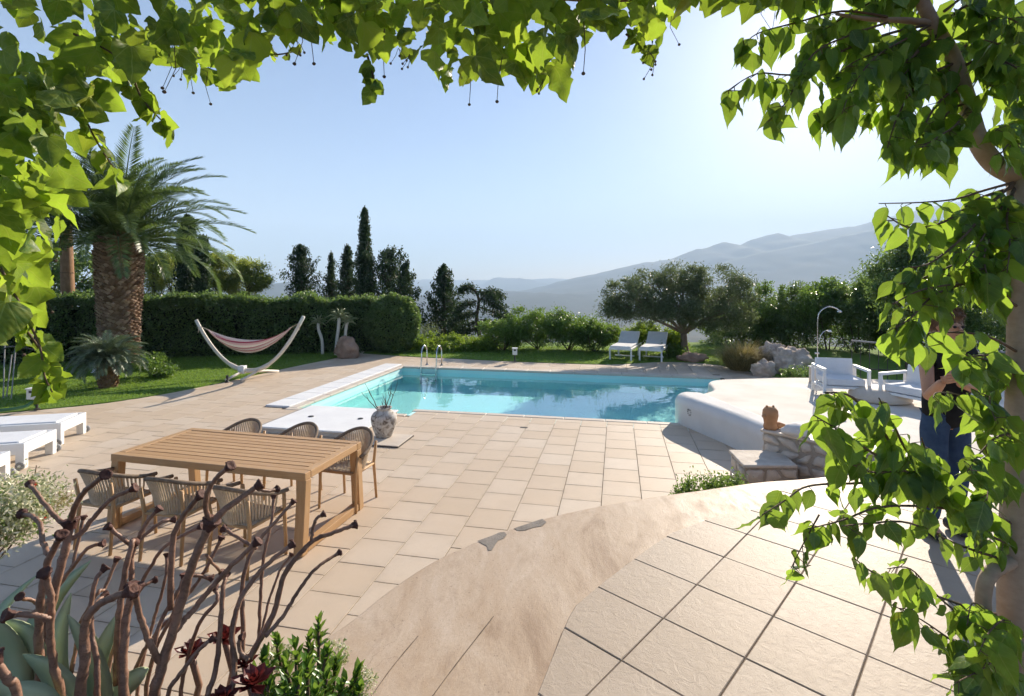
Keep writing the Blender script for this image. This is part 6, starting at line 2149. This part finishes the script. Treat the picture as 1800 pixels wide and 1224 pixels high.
    twig(((1785, 1150), (1750, 1130), (1720, 1140), (1690, 1170)), 2.03, 1.7, 0.005, 11, 0.13)
    twig(((1790, 1200), (1760, 1160), (1720, 1180), (1680, 1200)), 2.03, 1.6, 0.005, 10, 0.14)
    twig(((1800, 1120), (1770, 1090), (1740, 1110), (1720, 1150)), 2.0, 1.6, 0.005, 9, 0.15)
    twig(((1790, 640), (1760, 660), (1740, 700), (1750, 740)), 2.05, 1.8, 0.005, 11, 0.13)
    twig(((1785, 330), (1770, 380), (1775, 430), (1770, 480)), 2.05, 1.75, 0.005, 12, 0.13)
    twig(((1785, 850), (1760, 830), (1740, 850), (1735, 880)), 2.05, 1.75, 0.005, 10, 0.13)
    twig(((1785, 760), (1750, 770), (1720, 800), (1700, 830)), 2.05, 1.75, 0.005, 12, 0.12)
    tw.build('branches', M['twig'], root, smooth=True, world=True)
    put_leaves(root, items, FM, 298, 'foliage', M['fig'])
    # bare soil where it grows out of the terrace
    MB().lathe([(0.0, 0.03), (0.10, 0.028), (0.20, 0.012), (0.24, 0.004)], 18, (-0.03, 0, 0.002), cap=False).build('soil', M['soil'], root)
mk_fig()

# ---- raised bed with succulents, bottom left
bed = empty('planter_bed', (-1.05, 1.05, TERR_Z + 0.002))
tag(bed, 'low stone planter bed below the brown succulent stems', 'planter')
MB().box((0, 0, 0.30), (1.5, 0.95, 0.60)).build('plinth', M['wallmortar'], bed, bevel=0.02)
MB().box((0, 0, 0.612), (1.44, 0.89, 0.022)).build('soil', M['soil'], bed)

def rosette_stub(mb, p, d, r, rnd):
    """withered knob at a stem end: a flared cup of dried leaf bases"""
    d = d.normalized()
    x = d.cross(Vector((0.3, 0.8, 0.2))).normalized(); y = d.cross(x)
    m_ = Matrix((x, y, d)).transposed()
    prof = [(r * 0.95, -r * 1.2), (r * 1.25, -r * 0.2), (r * 1.75, r * 0.7), (r * 1.55, r * 1.0), (r * 0.9, r * 0.75), (0.0, r * 0.65)]
    k = len(mb.v)
    mb.lathe(prof, 10, (0, 0, 0), cap=False)
    for i in range(k, len(mb.v)):
        v = Vector(mb.v[i])
        v *= 1 + rnd.uniform(-.10, .10)
        mb.v[i] = tuple(p + m_ @ v)
    for j in range(6):
        a = j * 1.05 + rnd.random()
        q = m_ @ Vector((math.cos(a) * r * 1.5, math.sin(a) * r * 1.5, r * 0.5))
        e = m_ @ Vector((math.cos(a) * r * 1.75, math.sin(a) * r * 1.75, r * rnd.uniform(-.2, 0.9)))
        mb.tube([p + q, p + e], [r * 0.35, r * 0.15], 4)

CR = lambda x, y: (x * 660.0 / 1800.0, 800 + y * 660.0 / 1800.0)    # from the enlarged detail
def mk_aeonium(label, bd, stems, seed):
    rnd = random.Random(seed)
    x0, y0 = CR(*stems[0][2][0])
    b = at(x0, y0, bd)
    root = empty('succulent_plant', (b.x, b.y, TERR_Z + 0.62))
    tag(root, label, 'succulent', 'brown stemmed succulents in the planter bed')
    for (d0, d1, px, r0, r1, knob) in stems:
        n = len(px)
        pts = [at(*CR(*q), d0 + (d1 - d0) * i / max(1, n - 1)) for i, q in enumerate(px)]
        if knob != 'branch' and px[0][1] > 1100:
            g = pts[0].copy(); g.z = TERR_Z + 0.60; g.x = g.x * 0.97; pts = [g] + pts
        pts = smooth_path(pts, 6)
        for i in range(1, len(pts) - 1):
            pts[i] = pts[i] + Vector((rnd.uniform(-1, 1), rnd.uniform(-1, 1), rnd.uniform(-1, 1))) * 0.0014
        m_ = len(pts)
        rr = []
        for i in range(m_):
            t = i / (m_ - 1)
            k = 1 + 0.06 * math.sin(i * 2.3 + seed)
            if t > 0.9: k *= 1 + (t - 0.9) * 3.0
            rr.append((r0 + (r1 - r0) * t) * k * 0.47 * (1 + 0.025 * math.sin(i * 5.1)))
        mb = MB().tube(pts, rr, 10)
        o = mb.build('stem', M['aeonium_stem'], root, smooth=True, world=True)
        acc = 0.0; lyv = []
        for i in range(m_):
            if i: acc += (pts[i] - pts[i - 1]).length
            lyv += [acc] * 10
        at_ = o.data.attributes.new('ly', 'FLOAT', 'POINT')
        at_.data.foreach_set('value', lyv)
        kb = MB()
        rosette_stub(kb, pts[-1], pts[-1] - pts[-3], r1 * 0.66, rnd)
        kb.build('withered_head', M['dried'], root, smooth=True, world=True)
mk_aeonium('brown bare stemmed succulent, leftmost, forking at the table level', 1.35, [
    (1.35, 1.30, ((205, 1200), (190, 1000), (185, 800), (205, 620), (235, 500), (270, 430), (292, 388)), 0.026, 0.014, 'n'),
    (1.33, 1.45, ((235, 480), (205, 420), (195, 340), (160, 295), (110, 282)), 0.014, 0.012, 'branch'),
    (1.38, 1.42, ((215, 1200), (215, 900), (250, 700), (300, 500), (325, 400), (335, 330)), 0.028, 0.020, 'n'),
    (1.42, 1.50, ((328, 350), (280, 310), (215, 235), (160, 165), (145, 140)), 0.014, 0.011, 'branch'),
    (1.42, 1.36, ((330, 345), (350, 270), (400, 180), (480, 115), (505, 95)), 0.017, 0.013, 'branch'),
    (1.42, 1.48, ((335, 400), (390, 375), (450, 300), (530, 215), (640, 160)), 0.015, 0.012, 'branch'),
    (1.30, 1.26, ((300, 1180), (255, 1000), (240, 830), (245, 700), (225, 600), (215, 570)), 0.022, 0.014, 'n'),
    (1.26, 1.22, ((235, 790), (180, 770), (100, 765), (40, 768)), 0.015, 0.014, 'branch'),
    (1.15, 1.12, ((90, 1190), (40, 1080), (-30, 980)), 0.020, 0.018, 'n'),
    (1.45, 1.5, ((180, 780), (260, 660), (330, 560), (420, 450), (490, 425)), 0.014, 0.010, 'n'),
    (1.5, 1.6, ((150, 760), (230, 690), (300, 590), (350, 520), (400, 300)), 0.011, 0.009, 'branch'),
    (1.48, 1.4, ((240, 760), (160, 700), (110, 690), (95, 680)), 0.011, 0.010, 'branch'),
    (1.45, 1.6, ((330, 1150), (360, 950), (390, 800), (470, 660), (500, 640), (560, 500)), 0.013, 0.010, 'n')], 3)
mk_aeonium('brown bare stemmed succulent second from the left with a large dried head', 1.30, [
    (1.28, 1.28, ((385, 1200), (405, 1000), (405, 860), (425, 770), (500, 700), (620, 655)), 0.029, 0.017, 'n'),
    (1.32, 1.40, ((470, 1180), (465, 1000), (440, 860), (435, 720), (460, 600), (500, 545)), 0.017, 0.011, 'n'),
    (1.34, 1.38, ((600, 1200), (590, 1000), (598, 850), (615, 730), (640, 640)), 0.026, 0.020, 'n'),
    (1.42, 1.50, ((560, 1100), (570, 800), (590, 620), (630, 430), (640, 420)), 0.022, 0.013, 'n'),
    (1.50, 1.55, ((632, 600), (630, 500), (655, 420), (700, 330), (760, 260)), 0.016, 0.011, 'branch'),
    (1.50, 1.46, ((625, 430), (580, 395), (520, 345)), 0.013, 0.011, 'branch'),
    (1.52, 1.6, ((655, 425), (700, 380), (770, 325), (830, 310)), 0.012, 0.010, 'branch'),
    (1.375, 1.32, ((778, 1020), (745, 955), (700, 860), (665, 740), (645, 660)), 0.018, 0.014, 'branch'),
    (1.45, 1.5, ((430, 740), (470, 700), (500, 672)), 0.011, 0.010, 'branch'),
    (1.5, 1.62, ((520, 1150), (530, 980), (600, 780), (680, 640), (740, 600)), 0.014, 0.010, 'n'),
    (1.55, 1.65, ((660, 1150), (690, 960), (740, 780), (790, 600), (800, 480)), 0.013, 0.009, 'n'),
    (1.5, 1.6, ((620, 1150), (680, 960), (760, 840), (830, 760), (880, 580)), 0.014, 0.010, 'n')], 4)
mk_aeonium('brown bare stemmed succulent in the middle, tallest with a raised tip', 1.40, [
    (1.36, 1.42, ((740, 1200), (770, 1030), (820, 880), (870, 700), (940, 480), (1010, 330)), 0.032, 0.022, 'n'),
    (1.42, 1.50, ((1015, 330), (1085, 255), (1170, 195), (1240, 145)), 0.022, 0.014, 'branch'),
    (1.42, 1.34, ((1010, 320), (985, 260), (995, 180), (1040, 105), (1100, 55)), 0.014, 0.013, 'branch'),
    (1.50, 1.55, ((1235, 165), (1290, 172), (1325, 165)), 0.010, 0.010, 'branch'),
    (1.46, 1.46, ((820, 740), (820, 580), (830, 400), (880, 290), (960, 195)), 0.019, 0.014, 'branch'),
    (1.46, 1.6, ((730, 950), (770, 800), (850, 660), (900, 580), (1010, 590)), 0.014, 0.010, 'n'),
    (1.385, 1.5, ((828, 862), (875, 800), (930, 740), (1010, 640), (1110, 530), (1230, 420)), 0.018, 0.014, 'branch'),
    (1.6, 1.62, ((1230, 450), (1150, 400), (1075, 355)), 0.011, 0.011, 'branch'),
    (1.55, 1.6, ((640, 680), (720, 540), (800, 430), (960, 345)), 0.012, 0.010, 'n'),
    (1.5, 1.6, ((870, 1150), (900, 980), (960, 800), (1040, 700), (1030, 640)), 0.013, 0.011, 'n'),
    (1.5, 1.65, ((700, 1150), (760, 900), (880, 700), (980, 560), (1060, 400)), 0.014, 0.010, 'n'),
    (1.55, 1.65, ((990, 480), (1020, 520), (1060, 560)), 0.009, 0.009, 'branch')], 5)
mk_aeonium('brown bare stemmed succulent rightmost, leaning towards the table leg', 1.45, [
    (1.40, 1.52, ((990, 1200), (1030, 1050), (1055, 850), (1070, 650), (1080, 580)), 0.018, 0.012, 'n'),
    (1.42, 1.60, ((1100, 1200), (1125, 1040), (1115, 850), (1150, 700), (1220, 590), (1310, 500), (1400, 430)), 0.019, 0.013, 'n'),
    (1.50, 1.66, ((1160, 980), (1165, 800), (1160, 640), (1190, 500), (1250, 400), (1340, 300), (1405, 225)), 0.015, 0.010, 'n'),
    (1.50, 1.72, ((1190, 980), (1250, 880), (1320, 740), (1360, 580), (1440, 470), (1520, 400), (1620, 365), (1700, 335)), 0.021, 0.013, 'branch'),
    (1.60, 1.62, ((1495, 410), (1500, 350), (1520, 305), (1550, 285)), 0.011, 0.010, 'branch'),
    (1.50, 1.70, ((1270, 870), (1350, 780), (1420, 670), (1490, 570), (1560, 510), (1625, 470)), 0.014, 0.010, 'branch'),
    (1.55, 1.7, ((1232, 912), (1242, 850), (1250, 650), (1265, 480), (1300, 330), (1312, 200)), 0.012, 0.009, 'branch'),
    (1.52, 1.68, ((1240, 898), (1255, 840), (1290, 700), (1340, 560), (1395, 480)), 0.009, 0.008, 'branch'),
    (1.35, 1.4, ((800, 1190), (880, 1030), (960, 930), (1020, 880)), 0.013, 0.011, 'n'),
    (1.45, 1.45, ((1190, 985), (1150, 940), (1150, 880), (1160, 870)), 0.013, 0.010, 'branch')], 6)

# ---- agaves in the bed
def mk_agave(label, base, specs, seed):
    root = empty('agave', base)
    tag(root, label, 'agave', 'agaves in the planter bed')
    rnd = random.Random(seed)
    for (px, d0, d1, w) in specs:
        n = len(px)
        pts = smooth_path([at(x, y, d0 + (d1 - d0) * i / (n - 1)) for i, (x, y) in enumerate(px)], 5)
        mb = MB()
        vs = []; fs = []
        m_ = len(pts)
        for i, p in enumerate(pts):
            t = i / (m_ - 1)
            tan = (pts[min(i + 1, m_ - 1)] - pts[max(i - 1, 0)]).normalized()
            side = tan.cross(Vector((0.25, -1, 0.35))).normalized()
            nn = side.cross(tan).normalized()
            ww = 0.72 * w * (0.55 + 0.45 * math.sin(math.pi * min(1, 0.25 + t * 0.6))) * (1 - t ** 3.0) + 0.001
            th = 0.13 * ww
            vs += [p - side * ww + nn * th * 0.8, p - side * ww * 0.5 - nn * th * 0.2, p - nn * th * 0.6, p + side * ww * 0.5 - nn * th * 0.2, p + side * ww + nn * th * 0.8, p - nn * -th * 0.2]
        for i in range(m_ - 1):
            for j in range(6):
                a = i * 6 + j; b = i * 6 + (j + 1) % 6
                fs.append((a, b, b + 6, a + 6))
        mb.add(vs, fs)
        mb.build('leaf', M['agave'], root, smooth=True, world=True)
zb_ = TERR_Z + 0.62
mk_agave('broad green agave at the left corner of the planter bed', (-1.45, 1.35, zb_), [
    (((60, 1330), (40, 1180), (90, 1060), (160, 985)), 1.5, 1.62, 0.055), (((20, 1330), (-10, 1180), (0, 1080), (66, 1010)), 1.5, 1.75, 0.035),
    (((40, 1330), (30, 1180), (0, 1110), (-40, 1080)), 1.4, 1.3, 0.05), (((30, 1320), (60, 1200), (45, 1120), (0, 1090)), 1.4, 1.35, 0.06)], 1)
mk_agave('broad green agave between the left succulent stems', (-0.95, 1.30, zb_), [
    (((130, 1330), (100, 1190), (105, 1110), (125, 1042)), 1.42, 1.5, 0.045), (((150, 1330), (150, 1210), (185, 1130), (205, 1080)), 1.45, 1.55, 0.045), (((170, 1330), (175, 1230), (160, 1150), (118, 1080)), 1.40, 1.36, 0.05),
    (((180, 1330), (200, 1230), (240, 1190), (262, 1175)), 1.4, 1.45, 0.045), (((160, 1330), (130, 1240), (90, 1180), (40, 1150)), 1.36, 1.30, 0.05), (((210, 1330), (200, 1230), (180, 1170), (165, 1115)), 1.5, 1.55, 0.05), (((120, 1340), (80, 1240), (20, 1215), (-30, 1200)), 1.3, 1.2, 0.05)], 2)

# ---- leafy shrub and dark red rosettes at the right of the bed
def mk_shrub():
    rnd = random.Random(9)
    b = at(545, 1300, 1.45)
    root = empty('leafy_shrub', (b.x, b.y, zb_))
    tag(root, 'bright green glossy leaved shrub at the bottom edge by the screed band', 'shrub')
    mb = MB()
    vs = []; qs = []; var = []; vy = []; qy = []; vary = []
    tips = [(560, 1100, 1.6), (545, 1130, 1.55), (520, 1145, 1.5), (485, 1130, 1.55), (575, 1150, 1.5), (590, 1165, 1.55), (500, 1170, 1.42), (540, 1175, 1.4), (465, 1165, 1.5), (575, 1195, 1.42), (525, 1205, 1.36), (628, 1190, 1.5), (605, 1205, 1.45), (635, 1215, 1.5), (470, 1205, 1.4), (555, 1225, 1.35), (500, 1220, 1.35), (445, 1195, 1.45)]
    for x, y, d in tips:
        t = at(x, y, d)
        base = Vector((b.x + (t.x - b.x) * 0.35, b.y + (t.y - b.y) * 0.3, zb_))
        st = limb(mb, base, t, 0.007, 0.004, int(x + y), 0.08, 6, 6)
        for lev in range(9):
            s = st[-1].lerp(st[2], lev / 9.0)
            for k in range(5):
                a = rnd.uniform(0, 6.28); el = R(70 - 9 * lev + rnd.uniform(-15, 15))
                dd = Vector((math.cos(a) * math.cos(el), math.sin(a) * math.cos(el), math.sin(el)))
                L = rnd.uniform(0.03, 0.052); W = L * 0.42
                sd = dd.cross(Vector((0, 0, 1)))
                sd = sd.normalized() if sd.length > 0.01 else Vector((1, 0, 0))
                up = sd.cross(dd)
                m1 = s + dd * L * 0.35 + up * 0.002; m2 = s + dd * L * 0.7
                i = len(vs)
                vs += [s, m1 - sd * W * 0.45 + up * W * .2, m1, m1 + sd * W * 0.45 + up * W * .2, m2 - sd * W * 0.4 + up * W * .18, m2, m2 + sd * W * 0.4 + up * W * .18, s + dd * L]
                qs += [(i, i + 2, i + 1, i + 1), (i, i + 3, i + 2, i + 2), (i + 1, i + 2, i + 5, i + 4), (i + 2, i + 3, i + 6, i + 5), (i + 4, i + 5, i + 7, i + 7), (i + 5, i + 6, i + 7, i + 7)]
                var += [rnd.random()] * 8
    mb.build('stems', M['twig'], root, smooth=True, world=True)
    off = np.array(root.location)
    me = bpy.data.meshes.new('foliage')
    me.from_pydata([tuple(Vector(v) - Vector(root.location)) for v in vs], [], [tuple(dict.fromkeys(f)) for f in qs])
    me.materials.append(M['shrub'])
    a = me.attributes.new('var', 'FLOAT', 'POINT'); a.data.foreach_set('value', var)
    me.polygons.foreach_set('use_smooth', [True] * len(me.polygons))
    o = link_mesh('foliage', me, root)
    # pale flower heads
    for x, y, d in ((500, 1160, 1.6), (592, 1150, 1.66), (640, 1200, 1.6), (478, 1155, 1.6)):
        c = at(x, y, d)
        P = np.array(c)[None] + unit(RNG.normal(size=(240, 3))) * RNG.uniform(0.02, 0.045, 240)[:, None]
        cloud('flower_head', 'variegated', P, 0.014, 0.008, root)
mk_shrub()
def mk_red_rosettes():
    rnd = random.Random(14)
    labs = ['dark red succulent rosette behind the rightmost brown stem', 'dark red succulent rosette low between the brown stems', 'dark red succulent rosette beneath the leafy shrub', 'small dark red succulent rosette at the bottom edge', 'dark red succulent rosette left of the leafy shrub']
    for (x, y, d, s), lab in zip(((395, 1125, 1.6, 0.055), (335, 1150, 1.55, 0.05), (445, 1205, 1.35, 0.06), (390, 1235, 1.4, 0.05), (430, 1170, 1.5, 0.04)), labs):
        c = at(x, y, d)
        root = empty('red_rosette', (c.x, c.y, zb_))
        tag(root, lab, 'succulent', 'dark red rosettes in the planter bed')
        top = Vector((0, 0, c.z - zb_))
        MB().tube([(0, 0, 0), (0.02, 0.01, top.z * 0.5), top], 0.010, 7).build('stem', M['aeonium_stem'], root, smooth=True)
        for i in range(20):
            a = i * 2.39996; t = i / 20
            el = R(80 - 75 * t)
            dd = Vector((math.cos(a) * math.cos(el), math.sin(a) * math.cos(el), math.sin(el)))
            L = s * (0.5 + 0.7 * t)
            sd = Vector((-math.sin(a), math.cos(a), 0)); up = sd.cross(dd)
            p0 = top; m1 = top + dd * L * 0.65; e = top + dd * L
            w = L * 0.26
            MB().add([p0 - sd * w * .3, p0 + sd * w * .3, m1 + sd * w + up * -w * .3, m1 + up * w * 0.15, m1 - sd * w + up * -w * .3, e], [(0, 1, 2, 3), (0, 3, 4), (3, 2, 5), (4, 3, 5)]).build('leaf', M['redleaf'], root)
mk_red_rosettes()

# ---- variegated flowering bush in a pot at the left edge
def mk_variegated():
    c = at(8, 896, 3.3)
    root = empty('variegated_bush', (c.x - 0.42, c.y, 0.40))
    tag(root, 'cream and green variegated bush with red flowers at the left edge', 'bush')
    mb = MB()
    for i in range(9):
        a = i * 0.7
        limb(mb, (0, 0, 0), (0.30 + 0.30 * math.cos(a), 0.30 * math.sin(a), 0.62 + 0.1 * (i % 3)), 0.010, 0.003, i, 0.1, 5, 5)
    mb.build('stems', M['twig'], root, smooth=True)
    C = np.array([c.x - 0.1, c.y, c.z])
    P = clumps([((c.x - 0.1, c.y, c.z), (0.36, 0.30, 0.17), 2), ((c.x + 0.10, c.y - 0.1, c.z - 0.03), (0.18, 0.20, 0.12), 1)], 150, 6500, 0.05, 0.6)
    cloud('foliage', 'variegated', P, 0.034, 0.015, root)
    P2 = clumps([((c.x - 0.1, c.y, c.z - 0.05), (0.34, 0.30, 0.16), 2)], 50, 1000, 0.05, 0.5)
    cloud('inner_foliage', 'shrub', P2, 0.034, 0.015, root)
    rnd = random.Random(2)
    for x, y in ((56, 850), (72, 912)):
        q = at(x, y, 3.2 + rnd.uniform(-.1, .1))
        Pf = np.array(q)[None] + RNG.normal(size=(18, 3)) * 0.010
        cloud('flower', 'red', Pf, 0.028, 0.022, root)
    for x, y in ((100, 890), (118, 880), (110, 876)):
        q = at(x, y, 3.2)
        cloud('dry_sprig', 'straw', np.array(q)[None] + RNG.normal(size=(60, 3)) * np.array([0.035, 0.02, 0.02]), 0.03, 0.006, root, kind='stuff')
    pot = empty('plant_pot', (c.x - 0.42, c.y, 0.002))
    tag(pot, 'round terracotta pot under the variegated bush', 'plant pot')
    MB().lathe([(0.0, 0.0), (0.17, 0.0), (0.23, 0.30), (0.25, 0.31), (0.25, 0.40), (0.22, 0.40), (0.21, 0.36), (0.0, 0.37)], 24, cap=False).build('pot_body', M['terracotta'], pot, smooth=True)
mk_variegated()
# ================================================================== THE PERSON
def skin_obj(name, V, E, Rr, mat, parent, root_i=0, sub=2):
    me = bpy.data.meshes.new(name)
    me.from_pydata([tuple(v) for v in V], E, [])
    me.materials.append(mat)
    o = link_mesh(name, me, parent)
    m = o.modifiers.new('skin', 'SKIN')
    m.use_smooth_shade = True
    if not me.skin_vertices:
        with bpy.context.temp_override(object=o, active_object=o):
            bpy.ops.mesh.customdata_skin_add()
    sv = me.skin_vertices[0].data
    for i, r in enumerate(Rr):
        sv[i].radius = r if isinstance(r, tuple) else (r, r)
        sv[i].use_root = (i == root_i)
    s = o.modifiers.new('sub', 'SUBSURF')
    s.levels = sub; s.render_levels = sub
    return o

def mk_person():
    P0 = Vector((3.33, 3.92, TERR_Z + 0.012))
    root = empty('person', P0)
    tag(root, 'person in black top and jeans photographing with a phone behind the fig leaves', 'person')
    L = lambda x, y, z: Vector((x, y, z))
    sh_r, sh_l = L(-0.165, 0.0, 1.39), L(0.175, 0.02, 1.40)
    el_r, el_l = L(-0.27, -0.16, 1.10), L(0.16, -0.22, 1.13)
    wr_r, wr_l = L(-0.335, -0.36, 1.255), L(-0.235, -0.37, 1.245)
    V = [L(0, 0.02, 0.92), L(0, 0.015, 1.08), L(0, 0.0, 1.24), L(0, 0.0, 1.37), L(0.0, -0.005, 1.47), L(-0.005, -0.03, 1.545), L(-0.012, -0.04, 1.61), L(-0.012, -0.03, 1.68),
         sh_r, el_r, wr_r, sh_l, el_l, wr_l,
         L(-0.095, 0.01, 0.86), L(-0.105, -0.02, 0.48), L(-0.11, 0.03, 0.09), L(-0.125, -0.09, 0.045),
         L(0.095, 0.03, 0.86), L(0.115, 0.03, 0.48), L(0.12, 0.08, 0.09), L(0.14, -0.03, 0.045),
         sh_r.lerp(el_r, 0.5), el_r.lerp(wr_r, 0.35), sh_l.lerp(el_l, 0.5), el_l.lerp(wr_l, 0.35)]
    E = [(0, 1), (1, 2), (2, 3), (3, 4), (4, 5), (5, 6), (6, 7), (3, 8), (8, 22), (22, 9), (9, 23), (23, 10), (3, 11), (11, 24), (24, 12), (12, 25), (25, 13), (0, 14), (14, 15), (15, 16), (16, 17), (0, 18), (18, 19), (19, 20), (20, 21)]
    Rr = [(0.09, 0.07), (0.085, 0.065), (0.09, 0.07), (0.10, 0.07), 0.052, (0.068, 0.078), (0.075, 0.088), (0.055, 0.065), 0.055, 0.040, 0.027, 0.055, 0.040, 0.027, 0.07, 0.048, 0.036, 0.030, 0.07, 0.048, 0.036, 0.030, 0.046, 0.043, 0.046, 0.043]
    body = skin_obj('body', V, E, Rr, M['skin'], root)
    # face: eyes, nose, mouth, ears on the head
    hc = L(-0.012, -0.04, 1.60)
    mb = MB()
    mb.tube([hc + L(0, -0.082, 0.012), hc + L(0, -0.104, -0.018), hc + L(0, -0.088, -0.026)], [0.009, 0.014, 0.008], 8)
    mb.build('nose', M['skin'], root, smooth=True)
    for s in (-1, 1):
        MB().lathe([(0, -.011), (.008, -.008), (.012, 0), (.008, .008), (0, .011)], 10, hc + L(s * 0.030, -0.080, 0.012), cap=False).build('eye', M['black'], root, smooth=True)
        MB().tube([hc + L(s * 0.075, 0.0, 0.03), hc + L(s * 0.088, 0.012, 0.005), hc + L(s * 0.076, 0.004, -0.028)], [0.010, 0.014, 0.008], 8).build('ear', M['skin'], root, smooth=True)
    MB().tube([hc + L(-0.022, -0.078, -0.052), hc + L(0, -0.086, -0.054), hc + L(0.022, -0.078, -0.052)], [0.004, 0.006, 0.004], 6).build('mouth', M['redleaf'], root, smooth=True)
    # hair: cap of strands over the skull and down to the neck
    bm = bmesh.new()
    bmesh.ops.create_icosphere(bm, subdivisions=4, radius=1.0)
    for v in bm.verts:
        p = v.co
        k = 1 + 0.05 * noise.noise(p * 6) + 0.03 * noise.noise(Vector((p.x * 14, p.y * 14, p.z * 3)))
        front = p.y < -0.25 and p.z < 0.35
        if front: k *= 0.80
        low = p.z < -0.75
        v.co = Vector((p.x * 0.116 * k, p.y * 0.122 * k + 0.014, p.z * (0.135 if p.z > 0 else 0.17) * k))
    me = bpy.data.meshes.new('hair'); bm.to_mesh(me); bm.free()
    me.materials.append(M['hair'])
    me.polygons.foreach_set('use_smooth', [True] * len(me.polygons))
    hair = link_mesh('hair', me, root)
    hair.location = hc + L(0, 0.020, 0.035)
    n_ = 2600
    dirs = unit(RNG.normal(size=(n_, 3)))
    dirs = dirs[(dirs[:, 2] > -0.3) | (dirs[:, 1] > 0.1)]
    Ph = dirs * np.array([0.116, 0.122, 0.135]) + np.array(tuple(hair.location)) + np.array([0, 0.014, 0])
    Ph = Ph[~((dirs[:, 1] < -0.25) & (dirs[:, 2] < 0.35))]
    cloud('hair_tips', M['hair'], Ph, 0.055, 0.004, root, (0.3, 0, -0.5), 0.7, off=(0, 0, 0), kind='stuff')
    # black top
    TV = [L(0, 0.015, 0.80), L(0, 0.015, 1.08), L(0, 0.0, 1.24), L(0, 0.0, 1.375), L(0, 0.0, 1.425), sh_r + L(0.0, 0, 0.0), sh_l + L(0.0, 0, 0.0), sh_r.lerp(el_r, 0.30), sh_l.lerp(el_l, 0.30)]
    skin_obj('top', TV, [(0, 1), (1, 2), (2, 3), (3, 4), (3, 5), (3, 6), (5, 7), (6, 8)], [(0.185, 0.145), (0.165, 0.13), (0.175, 0.135), (0.165, 0.12), 0.080, 0.080, 0.080, 0.066, 0.066], M['black_cloth'], root)
    # jeans and shoes
    JV = [L(0, 0.02, 1.0), L(-0.095, 0.01, 0.84), L(-0.105, -0.02, 0.48), L(-0.11, 0.03, 0.10), L(0.095, 0.03, 0.84), L(0.115, 0.03, 0.48), L(0.12, 0.08, 0.10)]
    skin_obj('jeans', JV, [(0, 1), (1, 2), (2, 3), (0, 4), (4, 5), (5, 6)], [(0.10, 0.09), (0.098, 0.1), 0.075, 0.062, (0.098, 0.1), 0.075, 0.062], M['denim'], root)
    for a in (L(-0.11, 0.04, 0.05), L(0.12, 0.09, 0.05)):
        skin_obj('shoe', [a + L(0, 0.05, 0), a, a + L(-0.01, -0.10, -0.012), a + L(-0.015, -0.17, -0.02)], [(0, 1), (1, 2), (2, 3)], [(0.040, 0.045), (0.048, 0.05), (0.050, 0.038), (0.040, 0.026)], M['black'], root, 1)
    # hands closed round the phone: palm and five fingers each
    for s, w, name in ((-1, wr_r, 'hand'), (1, wr_l, 'hand')):
        tip = L(-0.285, -0.43, 1.315)
        palm = w + (tip - w) * 0.45 + L(s * 0.018, 0, 0)
        V2 = [w, w.lerp(palm, 0.6), palm]
        E2 = [(0, 1), (1, 2)]
        R2 = [0.025, (0.032, 0.022), (0.036, 0.020)]
        inward = -s
        for f in range(4):
            b = palm + L(s * 0.008, -0.010, 0.028 - 0.019 * f)
            l = (0.030, 0.034, 0.032, 0.025)[f]
            k1 = b + L(inward * 0.010, -l, 0.012)
            k2 = k1 + L(inward * l * 0.9, -0.006, 0.004)
            k3 = k2 + L(inward * l * 0.55, 0.012, 0.0)
            n = len(V2)
            V2 += [b, k1, k2, k3]
            E2 += [(2, n), (n, n + 1), (n + 1, n + 2), (n + 2, n + 3)]
            R2 += [0.0105, 0.0095, 0.0085, 0.0075]
        n = len(V2)
        t0 = w.lerp(palm, 0.7) + L(inward * 0.022, 0.004, 0.018)
        V2 += [t0, t0 + L(inward * 0.020, 0.0, 0.028), t0 + L(inward * 0.022, -0.008, 0.052)]
        E2 += [(1, n), (n, n + 1), (n + 1, n + 2)]
        R2 += [0.014, 0.011, 0.009]
        skin_obj(name, V2, E2, R2, M['skin'], root)
    ph = empty('phone', P0 + L(-0.285, -0.455, 1.385))
    tag(ph, 'grey smartphone held up in both hands by the person', 'phone')
    MB().box((0, 0, 0), (0.076, 0.009, 0.150)).build('body', M['grey_plastic'], ph, bevel=0.006, seg=3)
    MB().box((0, 0.0052, 0), (0.070, 0.001, 0.142)).build('screen', M['black'], ph)
    MB().box((0.018, -0.0055, 0.05), (0.028, 0.002, 0.03)).build('camera_block', M['black'], ph, bevel=0.002)
    ph.rotation_euler = (R(-12), 0, R(8))
mk_person()
# ================================================================== HAZE
def mk_haze():
    m, nt, out = _nt('haze_air')
    v = nt.nodes.new('ShaderNodeVolumePrincipled')
    v.inputs['Color'].default_value = (0.64, 0.81, 1.0, 1)
    v.inputs['Density'].default_value = 0.00026
    v.inputs['Anisotropy'].default_value = 0.0
    nt.links.new(v.outputs[0], out.inputs['Volume'])
    o = MB().box((0, 3550, 350), (18600, 7900, 1100)).build('haze', m)
    tag(o, kind='stuff')
mk_haze()
